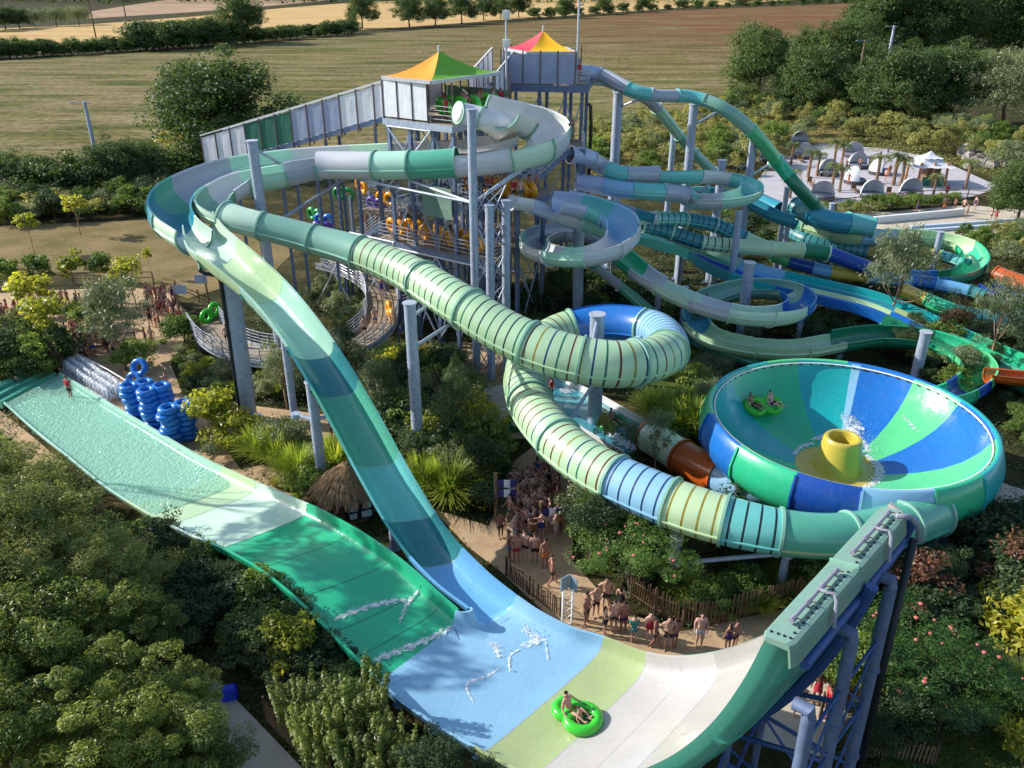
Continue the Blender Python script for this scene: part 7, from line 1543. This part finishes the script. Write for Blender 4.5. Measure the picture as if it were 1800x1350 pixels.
for si, (px, py, n, lb) in enumerate(((256, 735, 7, 'blue double tube in the stack nearest the clear rings'), (285, 752, 8, 'blue double tube in the middle stack'), (320, 775, 7, 'blue double tube in the stack nearest the yellow green shrub'))):
    b = P(px, py)
    for k in range(n): tube('double', 'blue', b + Vector((random.gauss(0, .06), random.gauss(0, .06), .04 + .335 * k)), (R(random.gauss(0, 2)), R(random.gauss(0, 2)), R(-52 + random.gauss(0, 7))), lb, 'blue tubes: stack %d of 3' % (si + 1), 1.0)
b = P(246, 690); tube('double', 'blue', b + Vector((.1, .2, 1.25)), (R(86), R(0), R(28)), 'blue double tube held upright above the stacks', None, 1.05).rotation_euler = (R(62), R(14), R(-20))
tube('double', 'blue', P(232, 712) + Vector((0, 0, .75)), (R(80), 0, R(70)), 'blue double tube standing on edge left of the stacks'); tube('double', 'blue', P(338, 760) + Vector((0, .3, .6)), (R(75), 0, R(-25)), 'blue double tube leaning behind the rightmost stack')
m, nt, bs = newmat('clear_vinyl'); bs.inputs['Base Color'].default_value = (.86, .9, .95, 1); bs.inputs['Roughness'].default_value = .15
tr = N(nt, 'ShaderNodeBsdfTransparent'); mx = N(nt, 'ShaderNodeMixShader'); mx.inputs[0].default_value = .34; nt.links.new(tr.outputs[0], mx.inputs[1]); nt.links.new(bs.outputs[0], mx.inputs[2]); nt.links.new(mx.outputs[0], nt.nodes['Material Output'].inputs[0]); MT['clear'] = m
a, c = P(148, 645), P(226, 696); dd_ = Vector((.66, .75, 0)) * -1
for i in range(17):
    for j in range(3):
        q = a.lerp(c, i / 16) + dd_ * (.2 + .5 * j) + Vector((random.gauss(0, .03), random.gauss(0, .03), 0)); tube('single', 'clear', q + Vector((0, 0, .55)), (R(76 + random.gauss(0, 4)), 0, R(-40 + random.gauss(0, 6))), 'clear ring in the slanting row beside the pool', 'clear rings in the row', .86)
for px, py, z, k, c, rz, lb in ((368, 556, 1.5, 'double', 'green', 60, 'bright green double tube standing at the curved ramp mouth'), (682, 556, 2.5, 'double', 'yellow', 110, 'yellow double tube carried down the curved ramp'), (690, 492, 3.0, 'double', 'yellow', 60, 'yellow tube carried at the top bend of the curved ramp'), (525, 622, 1.9, 'double', 'yellow', 30, 'yellow tube glimpsed below the chute'), (905, 522, 1.2, 'double', 'yellow', 20, 'yellow tube in the shade at the foot of the masts')):
    t = tube(k, c, P(px, py, z) + Vector((0, 0, .3)), (R(90), 0, 0), lb); t.rotation_euler = (R(90), R(70), R(rz))
for a, b, z, c, lb in ((4.1, .9, TZ, 'green', 'lime tube upright at the left of the top deck'), (4.0, 2.4, TZ, 'green', 'lime tube held in the middle of the top deck'), (4.9, 3.3, TZ, 'green', 'lime tube low in the middle of the top deck'), (5.2, 4.7, TZ, 'green', 'lime tube upright at the right of the top deck')):
    tube('double', c, T(a, b, z + .85), (0, R(80), R(random.uniform(10, 60))), lb)
for i in range(9): tube('double', 'yellow', T(4.6 + .5 * i, 3.3 + .5 * (i % 3), 10.4 + .75), (0, R(82), R(20 + 40 * random.random())), 'yellow tube standing on the middle deck', 'yellow tubes on the middle deck')
for i in range(7): tube('double', 'yellow', T(-.6 + 1.2 * i, .7 + .6 * (i % 2), 7.1 + .75), (0, R(82), R(20 + 40 * random.random())), 'yellow tube standing on the lower deck', 'yellow tubes on the lower deck')
for px, py, z, c, lb in ((551, 378, 6.0, 'dkgreen', 'green tube carried by riders on the lower stairs'), (568, 388, 5.9, 'blue', 'blue tube beside the green one on the lower stairs'), (565, 402, 5.3, 'purple', 'purple tube low on the lower stairs'), (602, 342, 8.0, 'dkgreen', 'green tube halfway up the stairs'), (632, 328, 9.0, 'yellow', 'yellow tube high on the stairs'), (676, 350, 8.6, 'yellow', 'yellow tube at the foot of the middle stair flight'), (658, 360, 8.0, 'purple', 'purple tube beside the middle stair flight'), (912, 750, .6, 'dkgreen', 'green tube on the walkway under the ribbed tube')):
    tube('double', c, P(px, py, z), (0, R(84), R(30 + 50 * random.random())), lb)
# riders
t_ = SP_(1016, 1272); k_ = tube('raft', 'green', t_ + Vector((0, 0, .05)), (0, 0, R(232)), 'bright green double tube sliding across the cream sheet', None, 1.05)
d_ = Vector((math.sin(R(232)), -math.cos(R(232)), 0))
person('sit_red', t_ + d_ * .42 + Vector((0, 0, .06)), 50, 1.78, 'man in red shorts riding at the back of the green tube'); person('sit', t_ + d_ * -.1 + Vector((0, 0, .02)), 55, 1.2, 'bather lying at the front of the green tube')
q = BP(126, 5.2); k_ = tube('double', 'green', q + Vector((.1, -.12, .1)), (0, 0, 0), 'green double tube riding the left wall of the bowl', None, 1.1); ty_ = Vector((.98, .2, 0)).normalized(); tz_ = Vector((.3, -.45, .84)); tx_ = ty_.cross(tz_).normalized(); tz_ = tx_.cross(ty_); k_.rotation_euler = Matrix((tx_, ty_, tz_)).transposed().to_euler()
person('sit_dark', q + Vector((-.55, -.3, .1)), 40, 1.7, 'dark rider at the left of the tube in the bowl'); person('sit_dark', q + Vector((.6, -.1, .1)), 40, 1.7, 'dark rider at the right of the tube in the bowl')
q = P(1076, 748, .45); tube('double', 'dkgreen', q, (0, 0, R(-45)), 'green tube arriving in the landing trough'); person('sit_dark', q + Vector((0, 0, .1)), 30, 1.75, 'rider in black trunks on the tube in the landing trough')
person('sit', P(1590, 603, 1.2) , 100, 1.6, 'rider low in the green flume behind the bowl')

# ================================================================ BEACH
def gazebo():
    b = P(1625, 322); root = thing('beach_bar', 'timber beach bar under a white two tiered canopy roof', 'gazebo', b); w = 2.1
    for dx, dy in ((-w, -w), (w, -w), (w, w), (-w, w), (0, -w)): mb = MB(); mb.cyl(b + Vector((dx * .85, dy * .85, 0)), b + Vector((dx * .8, dy * .8, 3.0)), .16, n=8); mb.build('post', plain('pine_post', (168, 116, 70), .8, .2, 6), root)
    for (w0, z0, w1, z1) in ((w + .4, 2.5, 1.0, 3.3), (1.25, 3.4, .05, 4.1)):
        mb = MB(); A = [b + Vector((sx * w0, sy * w0, z0)) for sx, sy in ((-1, -1), (1, -1), (1, 1), (-1, 1))]; B = [b + Vector((sx * w1, sy * w1, z1)) for sx, sy in ((-1, -1), (1, -1), (1, 1), (-1, 1))]
        for i in range(4):
            k = 6; vs = []
            for t in range(k + 1):
                for j in range(k + 1): q = A[i].lerp(A[(i + 1) % 4], j / k).lerp(B[i].lerp(B[(i + 1) % 4], j / k), t / k); q.z -= .25 * math.sin(math.pi * t / k) + (.12 * math.sin(math.pi * j * 3 / k) ** 2 if t == 0 else 0); vs.append(q)
            mb.add(vs, [(t * (k + 1) + j, t * (k + 1) + j + 1, (t + 1) * (k + 1) + j + 1, (t + 1) * (k + 1) + j) for t in range(k) for j in range(k)])
        mb.build('canopy', M_canvasw, root, smooth=True)
    mb = MB(); mb.box(b + Vector((.2, -1.6, .55)), (2.6, .4, 1.1)); mb.build('counter', plain('green_counter', (40, 110, 90), .7), root)
    mb = MB(); mb.box(b + Vector((.8, .5, 1.0)), (1.7, 1.6, 2.0)); mb.build('bar_cabin', M_wood, root)
gazebo()
def daybed(px, py, rz, label):
    b = P(px, py); root = thing('daybed', label, 'daybed', b, 0); r = 1.4; mb = MB(); mb.cyl(b + Vector((0, 0, .05)), b + Vector((0, 0, .45)), r, r, 20); mb.build('base', plain('wicker', (70, 66, 70), .8, .3, 12), root)
    mb = MB(); mb.cyl(b + Vector((0, 0, .45)), b + Vector((0, 0, .62)), r * .93, r * .9, 20); mb.build('mattress', plain('grey_cushion', (120, 124, 136), .9), root)
    mb = MB(); vs = []; k = 10
    for i in range(k + 1):
        th = math.pi * .58 * i / k
        for j in range(k + 1):
            ph = R(rz) - math.pi / 2 + math.pi * j / k; 
            vs.append(b + Vector((r * math.cos(ph) * math.cos(th * .8) * (1) , r * math.sin(ph) * math.cos(th * .8), .5 + 1.7 * math.sin(th * .86))))
    mb.add(vs, [(i * (k + 1) + j, i * (k + 1) + j + 1, (i + 1) * (k + 1) + j + 1, (i + 1) * (k + 1) + j) for i in range(k) for j in range(k)]); mb.build('hood', M_canvasw, root, smooth=True)
for px, py, rz, lb in ((1405, 256, 90, 'hooded daybed at the back left corner of the beach'), (1412, 278, 60, 'hooded daybed near the left palms'), (1500, 276, 80, 'low hooded daybed at the back middle of the beach'), (1507, 295, 100, 'large hooded daybed in the centre of the beach'), (1455, 308, 100, 'hooded daybed between two palms'), (1502, 322, 180, 'daybed with its white hood turned left'), (1545, 306, 170, 'daybed half hidden by the palm left of the bar'), (1532, 348, 90, 'hooded daybed at the front with bathers inside'), (1445, 350, 70, 'dark daybed at the front left of the beach'), (1600, 345, 90, 'hooded daybed at the front right of the beach'), (1307, 290, 90, 'hooded daybed beyond the drop slide post'), (1300, 296, 100, 'second hooded daybed beyond the drop slide post'), (1350, 285, 80, 'white hooded daybed right of the drop slide post'), (1365, 298, 100, 'white hooded daybed behind the drop slide foot')): daybed(px, py, rz, lb)
for px, py, h, lb in ((1420, 312, 4.6, 'tall palm at the left of the beach'), (1436, 310, 4.0, 'second palm at the left of the beach'), (1390, 290, 4.0, 'palm behind the drop slide'), (1466, 288, 4.2, 'palm at the back of the beach left of the centre'), (1478, 292, 4.0, 'right one of the two back palms'), (1462, 334, 4.2, 'palm at the front of the beach'), (1475, 338, 4.0, 'right one of the two front palms'), (1540, 322, 4.6, 'palm left of the bar beside a daybed'), (1570, 326, 5.2, 'tallest palm left of the bar'), (1582, 328, 4.6, 'palm touching the bar canopy'), (1696, 332, 4.6, 'palm right of the bar'), (1388, 348, 4.4, 'palm by the foot of the drop slide'), (1640, 345, 3.4, 'short palm in front of the bar'), (1260, 300, 3.6, 'palm among the scrub behind the ring slide')): plant('palm', P(px, py), h, lb)
for i, (px, py) in enumerate(((1407, 285), (1425, 326), (1503, 338), (1565, 345), (1535, 290))): 
    b = P(px, py); mb = MB(); mb.box(b + Vector((0, 0, .35)), (.6, 1.6, .08)); mb.box(b + Vector((0, .7, .65)), (.6, .1, .7)); 
    for dx, dy in ((-.25, -.7), (.25, -.7), (-.25, .7), (.25, .7)): mb.box(b + Vector((dx, dy, .17)), (.06, .06, .34))
    tag(mb.build('deck_chair', M_wood), 'small wooden deck chair standing on the white beach', 'deck chair', 'deck chairs on the beach')
# low white wall and water channel on the right plaza
def slab(name, label, cat, a, b, h, w, m):
    mb = MB(); mb.beam(a + Vector((0, 0, h / 2)), b + Vector((0, 0, h / 2)), w, h); o = mb.build(name, m); bv = o.modifiers.new('bevel', 'BEVEL'); bv.width = .05; tag(o, label, cat); return o
slab('low_wall', 'long low white wall on the right plaza', 'wall', P(1535, 393), P(1692, 378), .75, .5, M_white); slab('low_wall', 'pale blue rim of the plaza water channel', 'wall', P(1540, 414), P(1795, 396), .35, .5, plain('pale_blue_render', (190, 208, 220), .7, .1, 2)); slab('low_wall', 'back rim of the plaza water channel', 'wall', P(1600, 402), P(1795, 388), .3, .4, plain('pale_blue_render', (190, 208, 220), .7))
mb = MB(); mb.poly([P(1545, 412, .1), P(1795, 394, .1), P(1795, 389, .1), P(1600, 403, .1)]); structure('channel_water', mb, M_water2)
# boulders right of the beach
for i in range(26):
    b = P(random.uniform(1690, 1790), random.uniform(262, 296)); mb = MB(); mb.sphere(b + Vector((0, 0, .3)), random.uniform(.5, 1.1), 7, 5, sc=(1.2, 1, .8)); mb.v = [(x + random.gauss(0, .1), y + random.gauss(0, .1), z + random.gauss(0, .1)) for x, y, z in mb.v]
    tag(mb.build('boulder', plain('grey_boulder', (150, 144, 138), .95, .3, 3)), 'grey boulder in the rubble bank right of the beach bar', 'boulder', 'boulders right of the beach bar')
# small things at the edges of the frame
mb = MB(); q = P(405, 1228); mb.box(q + Vector((0, 0, .3)), (.6, .4, .6), R(20)); o = mb.build('blue_box', plain('blue_plastic', (20, 50, 190), .5)); bv = o.modifiers.new('bevel', 'BEVEL'); bv.width = .08; tag(o, 'small blue plastic box beside the garden path at bottom left', 'box')
